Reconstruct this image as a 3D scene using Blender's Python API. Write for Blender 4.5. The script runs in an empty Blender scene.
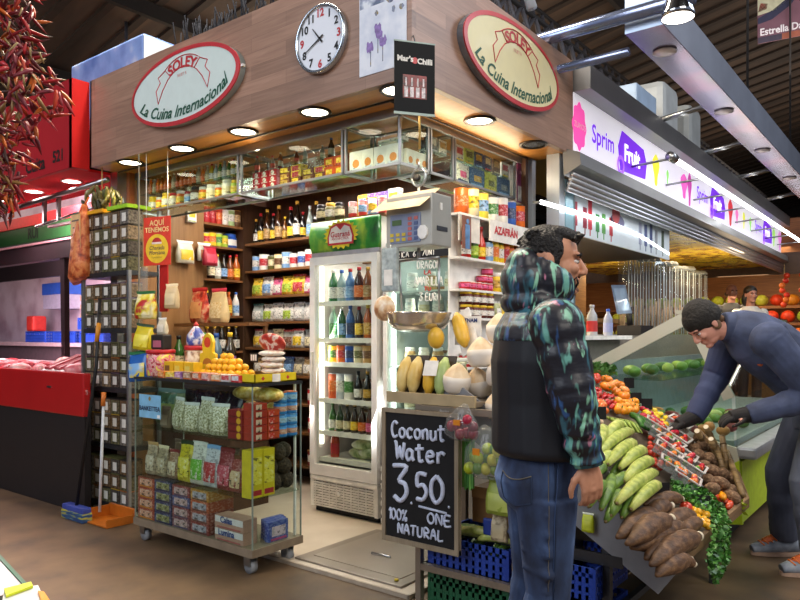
import bpy, bmesh, math, random
from mathutils import Vector as V, Matrix
from math import pi, sin, cos, radians as rad
S = bpy.context.scene
COL = S.collection
random.seed(7)
# ---------------------------------------------------------------- camera
FW = V((.789, .614, 0)).normalized(); RT = V((FW.y, -FW.x, 0)); CAM = V((-2.854, -2.145, 1.35)); FPX = 700.0
cd = bpy.data.cameras.new('camera'); cam = bpy.data.objects.new('camera', cd); COL.objects.link(cam)
cam.location = CAM; cam.rotation_euler = (pi/2, 0, -math.atan2(FW.x, FW.y))
cd.sensor_width = 36; cd.lens = 31.5; cd.shift_y = 35/800; cd.clip_end = 200
S.camera = cam
# ---------------------------------------------------------------- light
S.view_settings.view_transform = 'Standard'; S.view_settings.look = 'None'
S.view_settings.gamma = 1; S.view_settings.use_curve_mapping = False
S.view_settings.exposure = 0.08
w = bpy.data.worlds.new('hall_daylight'); S.world = w; w.use_nodes = True
w.node_tree.nodes['Background'].inputs[0].default_value = (.62, .68, .85, 1)
w.node_tree.nodes['Background'].inputs[1].default_value = .34
def area(name, loc, target, size, power, col, sy=None):
    l = bpy.data.lights.new(name, 'AREA'); l.energy = power; l.color = col; l.size = size
    if sy: l.shape = 'RECTANGLE'; l.size_y = sy
    o = bpy.data.objects.new(name, l); COL.objects.link(o); o.location = loc
    o.rotation_euler = (V(target)-V(loc)).to_track_quat('-Z', 'Y').to_euler(); return o
def spot(name, loc, target, power, col, ang=130, r=.06):
    l = bpy.data.lights.new(name, 'SPOT'); l.energy = power; l.color = col; l.spot_size = rad(ang); l.spot_blend = .6; l.shadow_soft_size = r
    o = bpy.data.objects.new(name, l); COL.objects.link(o); o.location = loc
    o.rotation_euler = (V(target)-V(loc)).to_track_quat('-Z', 'Y').to_euler(); return o
def point(name, loc, power, col, r=.08):
    l = bpy.data.lights.new(name, 'POINT'); l.energy = power; l.color = col; l.shadow_soft_size = r
    o = bpy.data.objects.new(name, l); COL.objects.link(o); o.location = loc; return o
WARM = (1, .78, .5); NEUT = (1, .93, .84); COOL = (.86, .91, 1)
area('hall_fill', (-7, 2.5, 5.5), (0, 1.2, 1.8), 5, 390, COOL)  # unseen cool fill added to light the hall and stall front
area('aisle_fill', (-2.5, -5.5, 5.5), (.6, -.8, 1.0), 4, 310, NEUT)  # unseen fill added from the camera side of the aisle
area('hall_lamp_row', (.5, 2.6, 6.0), (.5, 2.6, 0), .4, 620, (1, .86, .68), 6)
area('aisle_fill', (4.5, -4.5, 5.5), (2, -.8, 1.0), 3, 170, COOL)  # second added aisle fill, no fixture modelled
area('stall_fill', (1.0, 1.9, 2.62), (1.0, 1.9, 0), .25, 34, NEUT, 1.8)  # added fill without a fixture, brightens the stall shelves
area('stall_fill', (1.3, .75, 2.62), (1.2, .6, 0), .8, 16, NEUT, .25)
area('soffit_fill', (.33, 1.6, 2.56), (.12, 1.6, 2.67), .03, 9, WARM, 2.7)  # unseen warm fill added to brighten the soffit wood
area('soffit_fill', (1.1, .33, 2.56), (1.1, .12, 2.67), 1.3, 4, WARM, .03)
area('butcher_light', (.75, 5.2, 2.45), (.5, 5.2, 0), .5, 90, (1, .72, .74), 3)
area('butcher_light', (1.0, 6.4, 2.3), (2.2, 6.8, 1.5), .5, 120, (1, .76, .84), 3)
area('roof_fill', (7, 6, 4.3), (7, 5, 9), 6, 260, (1, .8, .6))  # unseen up-lights added to lift the dark roof boards
area('roof_fill', (9, -3, 4.6), (9, -3, 9), 6, 260, (1, .82, .66))
area('roof_fill', (17, 1, 4.6), (17, 1, 9), 6, 190, (1, .82, .66))
area('roof_fill', (-1, 10, 4.0), (1, 9, 9), 5, 110, (1, .8, .6))
# ---------------------------------------------------------------- helpers
def lin(h):
    h = h.lstrip('#'); c = [int(h[i:i+2], 16)/255 for i in (0, 2, 4)]
    return tuple(x/12.92 if x <= .04045 else ((x+.055)/1.055)**2.4 for x in c)
_m = {}
def mat(h, rough=.55, metal=0, var=.10, scale=14, bump=0, emit=0, spec=.4, coat=0, name=None):
    k = (h, rough, metal, var, scale, bump, emit, spec, coat)
    if k in _m: return _m[k]
    m = bpy.data.materials.new(name or 'mat_'+h.lstrip('#')); m.use_nodes = True; nt = m.node_tree; b = nt.nodes['Principled BSDF']
    c = lin(h); b.inputs['Roughness'].default_value = rough; b.inputs['Metallic'].default_value = metal
    b.inputs['Specular IOR Level'].default_value = spec; b.inputs['Coat Weight'].default_value = coat
    b.inputs['Base Color'].default_value = (*c, 1)
    if var or bump:
        tc = nt.nodes.new('ShaderNodeTexCoord'); n = nt.nodes.new('ShaderNodeTexNoise'); n.inputs['Scale'].default_value = scale; n.inputs['Detail'].default_value = 4
        nt.links.new(tc.outputs['Object'], n.inputs['Vector'])
        if var:
            r = nt.nodes.new('ShaderNodeValToRGB'); r.color_ramp.elements[0].position = .3; r.color_ramp.elements[1].position = .7
            r.color_ramp.elements[0].color = (*[x*(1-var*1.6) for x in c], 1); r.color_ramp.elements[1].color = (*[min(1, x*(1+var*1.2)) for x in c], 1)
            nt.links.new(n.outputs['Fac'], r.inputs[0]); nt.links.new(r.outputs[0], b.inputs['Base Color'])
        if bump:
            bp = nt.nodes.new('ShaderNodeBump'); bp.inputs['Strength'].default_value = bump; bp.inputs['Distance'].default_value = .02
            nt.links.new(n.outputs['Fac'], bp.inputs['Height']); nt.links.new(bp.outputs[0], b.inputs['Normal'])
    if emit:
        b.inputs['Emission Color'].default_value = (*c, 1); b.inputs['Emission Strength'].default_value = emit
    _m[k] = m; return m
def emis(h, s):
    return mat(h, .6, 0, 0, emit=s)
def speckle(name, cols, scale, rough=.5, stretch=(1, 1, 1), voro=False, bump=0, detail=3, coord='Object'):
    """several colours in patches: cols = [(pos, hex)...]"""
    if name in bpy.data.materials: return bpy.data.materials[name]
    m = bpy.data.materials.new(name); m.use_nodes = True; nt = m.node_tree; b = nt.nodes['Principled BSDF']; b.inputs['Roughness'].default_value = rough
    tc = nt.nodes.new('ShaderNodeTexCoord'); mp = nt.nodes.new('ShaderNodeMapping'); mp.inputs['Scale'].default_value = stretch
    nt.links.new(tc.outputs[coord], mp.inputs[0])
    if voro:
        n = nt.nodes.new('ShaderNodeTexVoronoi'); n.inputs['Scale'].default_value = scale; sep = nt.nodes.new('ShaderNodeSeparateColor')
        nt.links.new(mp.outputs[0], n.inputs['Vector']); nt.links.new(n.outputs['Color'], sep.inputs[0]); f = sep.outputs[0]
    else:
        n = nt.nodes.new('ShaderNodeTexNoise'); n.inputs['Scale'].default_value = scale; n.inputs['Detail'].default_value = detail
        nt.links.new(mp.outputs[0], n.inputs['Vector']); f = n.outputs['Fac']
    r = nt.nodes.new('ShaderNodeValToRGB'); r.color_ramp.interpolation = 'CONSTANT' if voro else 'LINEAR'
    el = r.color_ramp.elements
    while len(el) < len(cols): el.new(.5)
    for e, (p, h) in zip(el, cols): e.position = p; e.color = (*lin(h), 1)
    nt.links.new(f, r.inputs[0]); nt.links.new(r.outputs[0], b.inputs['Base Color'])
    if bump:
        bp = nt.nodes.new('ShaderNodeBump'); bp.inputs['Strength'].default_value = bump; bp.inputs['Distance'].default_value = .02
        nt.links.new(f, bp.inputs['Height']); nt.links.new(bp.outputs[0], b.inputs['Normal'])
    return m
def glassmat(name, tint='#f6fbf8', refl=1.0, rough=.02, ior=1.45, haze=0):
    m = bpy.data.materials.new(name); m.use_nodes = True; nt = m.node_tree; nt.nodes.remove(nt.nodes['Principled BSDF']); out = nt.nodes['Material Output']
    t = nt.nodes.new('ShaderNodeBsdfTransparent'); t.inputs[0].default_value = (*lin(tint), 1)
    g = nt.nodes.new('ShaderNodeBsdfGlossy'); g.inputs['Roughness'].default_value = rough; g.inputs[0].default_value = (.9*refl, .9*refl, .9*refl, 1)
    lw = nt.nodes.new('ShaderNodeLayerWeight'); lw.inputs[0].default_value = .5; pw = nt.nodes.new('ShaderNodeMath'); pw.operation = 'POWER'; pw.inputs[1].default_value = 4
    fr = nt.nodes.new('ShaderNodeMath'); fr.operation = 'MULTIPLY_ADD'; fr.inputs[1].default_value = .4; fr.inputs[2].default_value = .03
    nt.links.new(lw.outputs['Facing'], pw.inputs[0]); nt.links.new(pw.outputs[0], fr.inputs[0])
    mx = nt.nodes.new('ShaderNodeMixShader'); nt.links.new(fr.outputs[0], mx.inputs[0]); nt.links.new(t.outputs[0], mx.inputs[1]); nt.links.new(g.outputs[0], mx.inputs[2])
    last = mx
    if haze:
        d = nt.nodes.new('ShaderNodeBsdfDiffuse'); d.inputs[0].default_value = (.75, .78, .78, 1); m2 = nt.nodes.new('ShaderNodeMixShader'); m2.inputs[0].default_value = haze
        nt.links.new(mx.outputs[0], m2.inputs[1]); nt.links.new(d.outputs[0], m2.inputs[2]); last = m2
    nt.links.new(last.outputs[0], out.inputs[0]); return m
GLASS = glassmat('clear_glass'); GREENGLASS = glassmat('green_edge_glass', '#e2f0e8'); FILM = glassmat('plastic_film', '#f2f4f4', 1, .12, 1.35, .10); GLASSPLAIN = glassmat('shelf_glass', '#ecf6f1', .8, .05)
def wood(name, c1, c2, c3, axis='Y', board=.11, rough=.45, long=.9):
    m = bpy.data.materials.new(name); m.use_nodes = True; nt = m.node_tree; b = nt.nodes['Principled BSDF']; b.inputs['Roughness'].default_value = rough
    tc = nt.nodes.new('ShaderNodeTexCoord'); mp = nt.nodes.new('ShaderNodeMapping'); nt.links.new(tc.outputs['Object'], mp.inputs[0])
    sc = {'Y': (9, 1.0, 16), 'X': (1.0, 9, 16), 'Z': (9, 9, .8)}[axis]; mp.inputs['Scale'].default_value = sc
    n = nt.nodes.new('ShaderNodeTexNoise'); n.inputs['Scale'].default_value = 3; n.inputs['Detail'].default_value = 6; n.inputs['Distortion'].default_value = .6; nt.links.new(mp.outputs[0], n.inputs['Vector'])
    # individual staves
    mp2 = nt.nodes.new('ShaderNodeMapping'); nt.links.new(tc.outputs['Object'], mp2.inputs[0])
    if axis == 'Y': mp2.inputs['Rotation'].default_value = (0, pi/2, pi/2); 
    br = nt.nodes.new('ShaderNodeTexBrick'); br.inputs['Scale'].default_value = 1; br.inputs['Brick Width'].default_value = long; br.inputs['Row Height'].default_value = board
    br.inputs['Mortar Size'].default_value = .0012; br.inputs['Color1'].default_value = (.72, .72, .72, 1); br.inputs['Color2'].default_value = (1.12, 1.12, 1.12, 1); br.inputs['Mortar'].default_value = (.55, .55, .55, 1)
    cx = nt.nodes.new('ShaderNodeSeparateXYZ'); cb = nt.nodes.new('ShaderNodeCombineXYZ'); nt.links.new(tc.outputs['Object'], cx.inputs[0])
    a = {'Y': ('Y', 'Z'), 'X': ('X', 'Z'), 'Z': ('Z', 'X')}[axis]
    nt.links.new(cx.outputs[a[0]], cb.inputs[0]); nt.links.new(cx.outputs[a[1]], cb.inputs[1]); nt.links.new(cb.outputs[0], br.inputs['Vector'])
    r = nt.nodes.new('ShaderNodeValToRGB'); r.color_ramp.elements[0].color = (*lin(c1), 1); r.color_ramp.elements[1].color = (*lin(c3), 1); e = r.color_ramp.elements.new(.5); e.color = (*lin(c2), 1)
    r.color_ramp.elements[0].position = .25; r.color_ramp.elements[2].position = .75
    nt.links.new(n.outputs['Fac'], r.inputs[0])
    mx = nt.nodes.new('ShaderNodeMix'); mx.data_type = 'RGBA'; mx.blend_type = 'MULTIPLY'; mx.inputs[0].default_value = .8
    nt.links.new(r.outputs[0], mx.inputs[6]); nt.links.new(br.outputs['Color'], mx.inputs[7]); nt.links.new(mx.outputs[2], b.inputs['Base Color'])
    return m
# --- pixel helper: where the photo's sight line meets a real plane
def ray(x, y): return FW + RT*((x-400)/FPX) + V((0, 0, (335-y)/FPX))
def at(x, y, ax, v):
    d = ray(x, y); i = 'XYZ'.index(ax); t = (v-CAM[i])/d[i]; return CAM + d*t
def slope(x, y, h=0, k=.6, z0=.43):
    d = ray(x, y); t = (z0+h+(CAM.y+1.29)*k-CAM.z)/(d.z-k*d.y); return CAM + d*t
# --- mesh builder
class MB:
    def __init__(s): s.v = []; s.f = []; s.mi = []; s.sm = []; s.cur = 0; s.smooth = False
    def m(s, i, smooth=None):
        s.cur = i
        if smooth is not None: s.smooth = smooth
        return s
    def add(s, vs, fs, smooth=None):
        o = len(s.v); s.v += [tuple(x) for x in vs]; s.f += [tuple(i+o for i in f) for f in fs]
        s.mi += [s.cur]*len(fs); s.sm += [s.smooth if smooth is None else smooth]*len(fs); return s
    def box(s, c, d, rot=None, bev=0):
        hx, hy, hz = d[0]/2, d[1]/2, d[2]/2
        R_ = Matrix.Rotation(rot, 3, 'Z') if isinstance(rot, (int, float)) else rot
        if bev:
            b = min(bev, hx*.9, hy*.9, hz*.9); bm = bmesh.new(); bmesh.ops.create_cube(bm, size=1)
            for v in bm.verts: v.co = V((v.co.x*d[0], v.co.y*d[1], v.co.z*d[2]))
            bmesh.ops.bevel(bm, geom=list(bm.edges), offset=b, segments=2, affect='EDGES', profile=.6)
            bm.verts.index_update(); vs = [v.co.copy() for v in bm.verts]; fs = [[v.index for v in f.verts] for f in bm.faces]; bm.free()
        else:
            vs = [V((x*hx, y*hy, z*hz)) for z in (-1, 1) for x, y in ((-1, -1), (1, -1), (1, 1), (-1, 1))]
            fs = [(3, 2, 1, 0), (4, 5, 6, 7), (0, 1, 5, 4), (1, 2, 6, 5), (2, 3, 7, 6), (3, 0, 4, 7)]
        vs = [(R_ @ v if R_ else v)+V(c) for v in vs]; return s.add(vs, fs)
    def b2(s, x0, x1, y0, y1, z0, z1, bev=0): return s.box(((x0+x1)/2, (y0+y1)/2, (z0+z1)/2), (abs(x1-x0), abs(y1-y0), abs(z1-z0)), None, bev)
    def loft(s, rings, cap=True, smooth=None, closed=True):
        n = len(rings[0]); vs = [p for r in rings for p in r]; fs = []
        for i in range(len(rings)-1):
            for j in range(n if closed else n-1):
                k = (j+1) % n; fs.append((i*n+j, i*n+k, (i+1)*n+k, (i+1)*n+j))
        if cap: fs.append(tuple(range(n-1, -1, -1))); fs.append(tuple((len(rings)-1)*n+j for j in range(n)))
        return s.add(vs, fs, smooth)
    def tube(s, pts, r, n=8, side=None, rb=None, smooth=True, cap=True):
        pts = [V(p) for p in pts]; rs = r if isinstance(r, (list, tuple)) else [r]*len(pts); rbs = rb if isinstance(rb, (list, tuple)) else (rs if rb is None else [rb]*len(pts)); rings = []
        prev = None
        for i, p in enumerate(pts):
            t = (pts[min(i+1, len(pts)-1)]-pts[max(i-1, 0)])
            t = t.normalized() if t.length > 1e-9 else V((0, 0, 1))
            a = V(side) if side is not None else (prev if prev is not None else (V((0, 0, 1)) if abs(t.z) < .9 else V((1, 0, 0))))
            a = a - t*a.dot(t)
            if a.length < 1e-6: a = t.orthogonal()
            a.normalize(); b = t.cross(a); prev = a
            rings.append([p + a*(rs[i]*cos(2*pi*j/n)) + b*(rbs[i]*sin(2*pi*j/n)) for j in range(n)])
        return s.loft(rings, cap, smooth)
    def lathe(s, prof, c=(0, 0, 0), n=16, smooth=True, axis=None, cap=True):
        M = V((0, 0, 1)).rotation_difference(V(axis)).to_matrix() if axis is not None else Matrix.Identity(3)
        rings = [[M @ V((r*cos(2*pi*j/n), r*sin(2*pi*j/n), z))+V(c) for j in range(n)] for r, z in prof]
        return s.loft(rings, cap, smooth)
    def ell(s, c, r, rot=None, n=14, m_=9):
        rings = []
        for i in range(m_+1):
            a = -pi/2+pi*i/m_; q = max(cos(a), .02)
            rings.append([V((r[0]*q*cos(2*pi*j/n), r[1]*q*sin(2*pi*j/n), r[2]*sin(a))) for j in range(n)])
        rings = [[(rot @ p if rot else p)+V(c) for p in g] for g in rings]
        return s.loft(rings, True, True)
    def prism(s, pts, off, smooth=False):
        a = [V(p) for p in pts]; o = V(off); n = len(a)
        return s.add(a+[p+o for p in a], [tuple(range(n)), tuple(range(2*n-1, n-1, -1))]+[(i, i+n, (i+1) % n+n, (i+1) % n) for i in range(n)], smooth)
    def mesh(s, name, mats):
        me = bpy.data.meshes.new(name); me.from_pydata(s.v, [], s.f)
        for x in (mats if isinstance(mats, (list, tuple)) else [mats]): me.materials.append(x)
        me.polygons.foreach_set('material_index', s.mi); me.polygons.foreach_set('use_smooth', s.sm)
        bm = bmesh.new(); bm.from_mesh(me); bmesh.ops.recalc_face_normals(bm, faces=bm.faces); bm.to_mesh(me); bm.free(); me.update(); return me
    def build(s, name, mats, parent=None, label=None):
        o = bpy.data.objects.new(name, s.mesh(name, mats)); COL.objects.link(o)
        if parent: o.parent = parent
        if label: o['label'] = label
        return o
def tag(o, label, cat, group=None, kind=None):
    if label: o['label'] = label; o['category'] = cat
    if group: o['group'] = group
    if kind: o['kind'] = kind
    return o
def thing(name, label, cat, loc=(0, 0, 0), rz=0, group=None):
    o = bpy.data.objects.new(name, None); COL.objects.link(o); o.location = loc; o.rotation_euler = (0, 0, rz); o.empty_display_size = .05
    return tag(o, label, cat, group)
def struct(name, mb, m, parent=None):
    o = mb.build(name, m, parent); o['kind'] = 'structure'; return o
def over(o, mats):
    for i, mm in enumerate(mats):
        if i < len(o.material_slots): o.material_slots[i].link = 'OBJECT'; o.material_slots[i].material = mm
def put(name, me, loc, rz, label, cat, group=None, mats=None, rot=None, sc=None):
    o = bpy.data.objects.new(name, me); COL.objects.link(o); o.location = loc; o.rotation_euler = rot or (0, 0, rz)
    if sc: o.scale = sc if isinstance(sc, (tuple, list)) else (sc, sc, sc)
    if mats: over(o, mats)
    return tag(o, label, cat, group)
def copytree(o, parent=None):
    c = o.copy(); COL.objects.link(c)
    if parent: c.parent = parent
    for ch in list(o.children): copytree(ch, c)
    return c
ORD = 'first second third fourth fifth sixth seventh eighth ninth tenth eleventh twelfth thirteenth fourteenth fifteenth sixteenth seventeenth eighteenth nineteenth twentieth twenty-first twenty-second twenty-third twenty-fourth twenty-fifth twenty-sixth'.split()
def ordw(i, n): return 'leftmost' if i == 0 else ('rightmost' if i == n-1 and n > 1 else ORD[i])
def pos(i, n): return 'leftmost' if i == 0 else ('rightmost' if i == n-1 else ORD[i]+' from the left')
# text laid on a plane (o origin, ax right, ay up), optional bend function on the 2-D coordinates
def text(name, s, size, o, ax, ay, m, parent, align='CENTER', shear=0, fn=None, bold=0, depth=.0015, sx=1.0):
    cu = bpy.data.curves.new('t', 'FONT'); cu.body = s; cu.size = size; cu.align_x = align; cu.align_y = 'CENTER'; cu.shear = shear; cu.offset = bold; cu.resolution_u = 3
    t = bpy.data.objects.new('t', cu); COL.objects.link(t); dg = bpy.context.evaluated_depsgraph_get(); me = bpy.data.meshes.new_from_object(t.evaluated_get(dg)); bpy.data.objects.remove(t)
    ax, ay, o = V(ax).normalized(), V(ay).normalized(), V(o); nz = ax.cross(ay)
    for v in me.vertices:
        x, y = v.co.x*sx, v.co.y
        if fn: x, y = fn(x, y)
        v.co = o+ax*x+ay*y+nz*depth
    me.materials.clear(); me.materials.append(m); me.name = name
    ob = bpy.data.objects.new(name, me); COL.objects.link(ob); ob.parent = parent; return ob
GL = {  # hand-written strokes in a unit box
 'C': [[(.85, .85), (.5, 1), (.15, .75), (.1, .35), (.4, 0), (.85, .12)]], 'c': [[(.8, .5), (.5, .62), (.2, .45), (.2, .15), (.5, 0), (.8, .12)]],
 'o': [[(.5, .6), (.2, .48), (.15, .2), (.45, 0), (.8, .15), (.82, .45), (.5, .6)]], 'n': [[(.15, .6), (.18, 0)], [(.18, .4), (.5, .62), (.75, .45), (.8, 0)]],
 'u': [[(.15, .6), (.2, .12), (.5, 0), (.8, .2)], [(.8, .6), (.82, 0)]], 't': [[(.4, .95), (.42, .15), (.6, 0), (.8, .08)], [(.05, .65), (.85, .72)]],
 'W': [[(.0, .95), (.12, .9), (.28, .05), (.5, .7), (.72, .05), (.95, .95)]], 'a': [[(.75, .5), (.4, .6), (.15, .3), (.35, 0), (.72, .2)], [(.78, .58), (.75, .2), (.9, 0)]],
 'e': [[(.15, .3), (.78, .38), (.6, .6), (.3, .55), (.15, .25), (.4, 0), (.8, .1)]], 'r': [[(.2, .6), (.22, 0)], [(.22, .35), (.5, .6), (.85, .5)]],
 '3': [[(.05, 1), (.85, 1), (.4, .6), (.75, .5), (.85, .25), (.5, 0), (.1, .12)]], '5': [[(.85, 1), (.25, 1), (.2, .55), (.6, .6), (.85, .35), (.6, .05), (.15, .05)]],
 '0': [[(.5, 1), (.15, .75), (.12, .3), (.45, 0), (.85, .25), (.88, .7), (.5, 1)]], '1': [[(.2, .75), (.5, 1), (.45, 0)]], '.': [[(.3, .02), (.42, .06)]],
 '%': [[(.1, .9), (.3, .95), (.3, .7), (.1, .7), (.1, .9)], [(.9, 1), (.15, 0)], [(.7, .3), (.9, .3), (.88, .05), (.7, .05), (.7, .3)]],
 'O': [[(.5, 1), (.12, .7), (.15, .25), (.5, 0), (.88, .3), (.85, .75), (.5, 1)]], 'N': [[(.12, 0), (.15, 1), (.82, .05), (.85, 1)]],
 'E': [[(.85, 1), (.15, .95), (.15, .02), (.88, .05)], [(.15, .5), (.7, .52)]], 'A': [[(.05, 0), (.45, 1), (.9, 0)], [(.2, .4), (.75, .4)]], 'T': [[(.05, .95), (.95, 1)], [(.5, .97), (.45, 0)]],
 'U': [[(.12, 1), (.15, .2), (.45, 0), (.8, .2), (.85, 1)]], 'R': [[(.15, 0), (.15, 1), (.75, .85), (.7, .55), (.15, .5), (.88, 0)]], 'L': [[(.18, 1), (.15, .03), (.85, .05)]],
 'D': [[(.12, 0), (.15, 1), (.7, .85), (.85, .4), (.6, .08), (.12, 0)]], 'G': [[(.85, .85), (.45, 1), (.12, .55), (.35, .02), (.82, .12), (.85, .45), (.5, .45)]],
 'M': [[(.05, 0), (.15, 1), (.5, .3), (.82, 1), (.92, 0)]], 'I': [[(.5, 1), (.48, 0)]], '6': [[(.7, 1), (.25, .6), (.15, .25), (.5, 0), (.85, .25), (.55, .5), (.2, .3)]], '/': [[(.85, 1), (.1, 0)]], ' ': []}
def chalk(mb, s, o, ax, ay, h, wd, th, gap=1.08):
    o, ax, ay = V(o), V(ax).normalized(), V(ay).normalized(); nz = ax.cross(ay); x = 0
    for ch in s:
        for st in GL[ch]:
            pts = [o+ax*(x+p[0]*wd)+ay*(p[1]*h)+nz*.001 for p in st]
            fine = []
            for i in range(len(pts)-1):   # rounded polyline
                p0, p1, p2, p3 = pts[max(i-1, 0)], pts[i], pts[i+1], pts[min(i+2, len(pts)-1)]
                for k in range(4):
                    t = k/4; fine.append(.5*((2*p1)+(p2-p0)*t+(2*p0-5*p1+4*p2-p3)*t*t+(3*p1-p0-3*p2+p3)*t**3))
            fine.append(pts[-1]); mb.tube(fine, th, 6, side=nz, rb=th)
            for v in range(0): pass
        x += wd*gap*(.55 if ch in '.1I ' else 1)
    return x
def organic(name, mb, voxel, m, parent, it=4, shrink=.5):
    me = mb.mesh(name+'_raw', m); o = bpy.data.objects.new(name, me); COL.objects.link(o)
    r = o.modifiers.new('r', 'REMESH'); r.mode = 'VOXEL'; r.voxel_size = voxel; r.use_smooth_shade = True
    if it: sm = o.modifiers.new('s', 'SMOOTH'); sm.iterations = it; sm.factor = shrink
    dg = bpy.context.evaluated_depsgraph_get(); me2 = bpy.data.meshes.new_from_object(o.evaluated_get(dg)); o.modifiers.clear(); o.data = me2
    me2.name = name; me2.materials.clear(); me2.materials.append(m)
    me2.polygons.foreach_set('use_smooth', [True]*len(me2.polygons)); me2.polygons.foreach_set('material_index', [0]*len(me2.polygons))
    if parent: o.parent = parent
    return o
WHITE = mat('#e9e6e0', .5); OFFW = mat('#d8d4cc', .5); BLACK = mat('#151416', .5); DARK = mat('#262220', .6); STEEL = mat('#a9abad', .28, 1, .06, 9); ALU = mat('#9a9da0', .38, .9, .08, 6); DKSTEEL = mat('#4a4b4e', .4, .8); IRON = mat('#1c1b1d', .6, .3)
# ================================================================ SETTING
fl = speckle('worn_concrete', [(.3, '#43372a'), (.5, '#5e4b36'), (.72, '#6f5b42')], 3.2, .5, detail=9, bump=.04)
struct('floor', MB().b2(-12, 40, -16, 22, -.1, 0), fl)
TILE = speckle('beige_tile', [(.35, '#b9ad9c'), (.65, '#cfc4b4')], 2.5, .35, detail=6)
struct('floor_stall', MB().b2(.0, 1.95, .02, 3.1, 0, .022), TILE)
# roof: dark boarded slope with purlins and lattice girders
RZ = lambda y: 8-.2*y
roofm = speckle('roof_boards', [(.3, '#1d1511'), (.5, '#33261d'), (.7, '#4a392b')], 2.2, .8, (1.0, .05, 1), detail=4)
mb = MB(); mb.prism([(-14, -14, RZ(-14)), (44, -14, RZ(-14)), (44, 22, RZ(22)), (-14, 22, RZ(22))], (0, 0, .1)); struct('ceiling', mb, roofm)
bat = mat('#241b15', .8)
mb = MB()
for i in range(84):
    x = -6+i*.55; mb.prism([(x, -10, RZ(-10)-.002), (x+.12, -10, RZ(-10)-.002), (x+.12, 20, RZ(20)-.002), (x, 20, RZ(20)-.002)], (0, 0, -.05))
struct('trim_1', mb, bat)
mb = MB()
for y in (-6, -3, 0, 2.5, 5, 7.5, 10, 12.5, 15): mb.box((17, y, RZ(y)-.16), (52, .09, .22))
struct('trim_2', mb, mat('#17120f', .8))
def girder(a, b, h, n, label, r=.022):
    a, b = V(a), V(b); mb = MB(); u = V((0, 0, h))
    g = thing('lattice_girder', label, 'roof girder', a)
    MB().tube([V(), b-a], .045, 4).tube([u, b-a+u], .045, 4).build('chord', IRON, g)
    for i in range(n):
        p, q = (b-a)*(i/n), (b-a)*((i+1)/n); mb.tube([p, q+u], r, 4).tube([p+u, q], r, 4)
    mb.build('lattice', mat('#5a5a62', .6, .3), g); return g
girder((4.2, 2.0, 5.0), (20, 2.0, 5.0), .42, 44, 'dark iron lattice roof girder running above the juice stall', .03)
girder((3.6, 2.6, 5.45), (16, 2.6, 5.45), .7, 40, 'lower dark iron lattice girder close above the air units')
girder((3.6, 10, 4.85), (3.6, 1.9, 4.85), .75, 46, 'dark iron cross girder high behind the corner stall roof')
def spikes(lb, x, y0, y1, n, z, ax):
    g = thing('bird_spikes', lb, 'bird spikes', (x, y0, z)); mb = MB(); r = random.Random(n)
    for i in range(n):
        p = V((0, (y1-y0)*i/n, 0)) if ax == 'Y' else V(((y1-y0)*i/n, 0, 0)); mb.tube([p, p+V((r.uniform(-.08, .08), r.uniform(-.08, .08), r.uniform(.22, .34)))], .0045, 5)
    mb.build('spikes', mat('#2c2e34', .95, 0, .1, spec=0), g); MB().box(V((0, (y1-y0)/2, 0)) if ax == 'Y' else V(((y1-y0)/2, 0, 0)), (.04, abs(y1-y0), .03) if ax == 'Y' else (abs(y1-y0), .04, .03)).build('rail', IRON, g)
spikes('row of thin grey upright wires along the long canopy roof edge', .28, 2.4, .75, 100, 3.366, 'Y')
spikes('row of thin grey upright wires along the short canopy roof edge', .7, .35, 1.6, 80, 3.366, 'X'); COL.objects['bird_spikes.001'].location = (.7, .35, 3.366)
for x, y, lb in ((6.5, 9.5, 'thin steel hanger rod from the roof above the blue duct box'), (3.3, 8.2, 'thin dark hanger rod left of the blue duct box'),):
    tag(MB().tube([(x, y, 3.9), (x, y, RZ(y))], .03, 6).build('hanger_rod', mat('#5a5d66', .5, .5)), lb, 'rod')
struct('wall_far', MB().b2(-10, 30, 17, 17.2, 0, 6), mat('#1d1917', .9))
struct('wall_end', MB().b2(34, 34.2, -14, 18, 0, 9), mat('#1a1614', .9))
# ================================================================ CORNER STALL SHELL
FW1 = wood('fascia_wood_long', '#8f6f5e', '#a07d69', '#ad8a75', 'Y', .085, .38, .62)
FW2 = wood('fascia_wood_side', '#8f6f5e', '#a07d69', '#ad8a75', 'X', .085, .38, .62)
st = thing('stall_canopy', 'wood-clad canopy of the corner grocery stall carrying the oval signs', 'stall canopy', (0, 0, 2.67))
mb = MB(); mb.b2(0, .04, 0, 3.17, 0, .68); mb.b2(.0, .04, 3.15, 3.17, 0, .68); mb.build('front_fascia', FW1, st)
MB().b2(.04, 1.96, 0, .04, 0, .68).build('side_fascia', FW2, st)
MB().b2(.04, 1.96, .04, 3.17, .0, .02).build('soffit', wood('soffit_wood', '#b87a36', '#cc8a3e', '#d8984c', 'Y', .3, .4, 2), st)
MB().b2(.04, 1.96, .04, 3.17, .66, .68).build('roof_panel', DARK, st)
MB().b2(.33, .35, .33, 3.1, -.05, 0).b2(.33, 1.93, .33, .35, -.05, 0).build('ceiling_rail', ALU, st)
MB().tube([(.2, 3.1, -.012), (.2, .3, -.012), (.2, .25, -.012)], .007, 6).tube([(.2, .3, -.012), (1.8, .3, -.012)], .007, 6).build('cable', BLACK, st)
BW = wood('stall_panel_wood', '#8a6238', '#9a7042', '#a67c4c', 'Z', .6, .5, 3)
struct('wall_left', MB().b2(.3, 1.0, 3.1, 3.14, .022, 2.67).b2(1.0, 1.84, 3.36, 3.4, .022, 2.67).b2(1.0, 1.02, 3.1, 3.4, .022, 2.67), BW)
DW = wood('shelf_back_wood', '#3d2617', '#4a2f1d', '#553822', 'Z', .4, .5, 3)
struct('wall_back', MB().b2(1.8, 1.84, .3, 3.36, .022, 2.67), DW)
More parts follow.
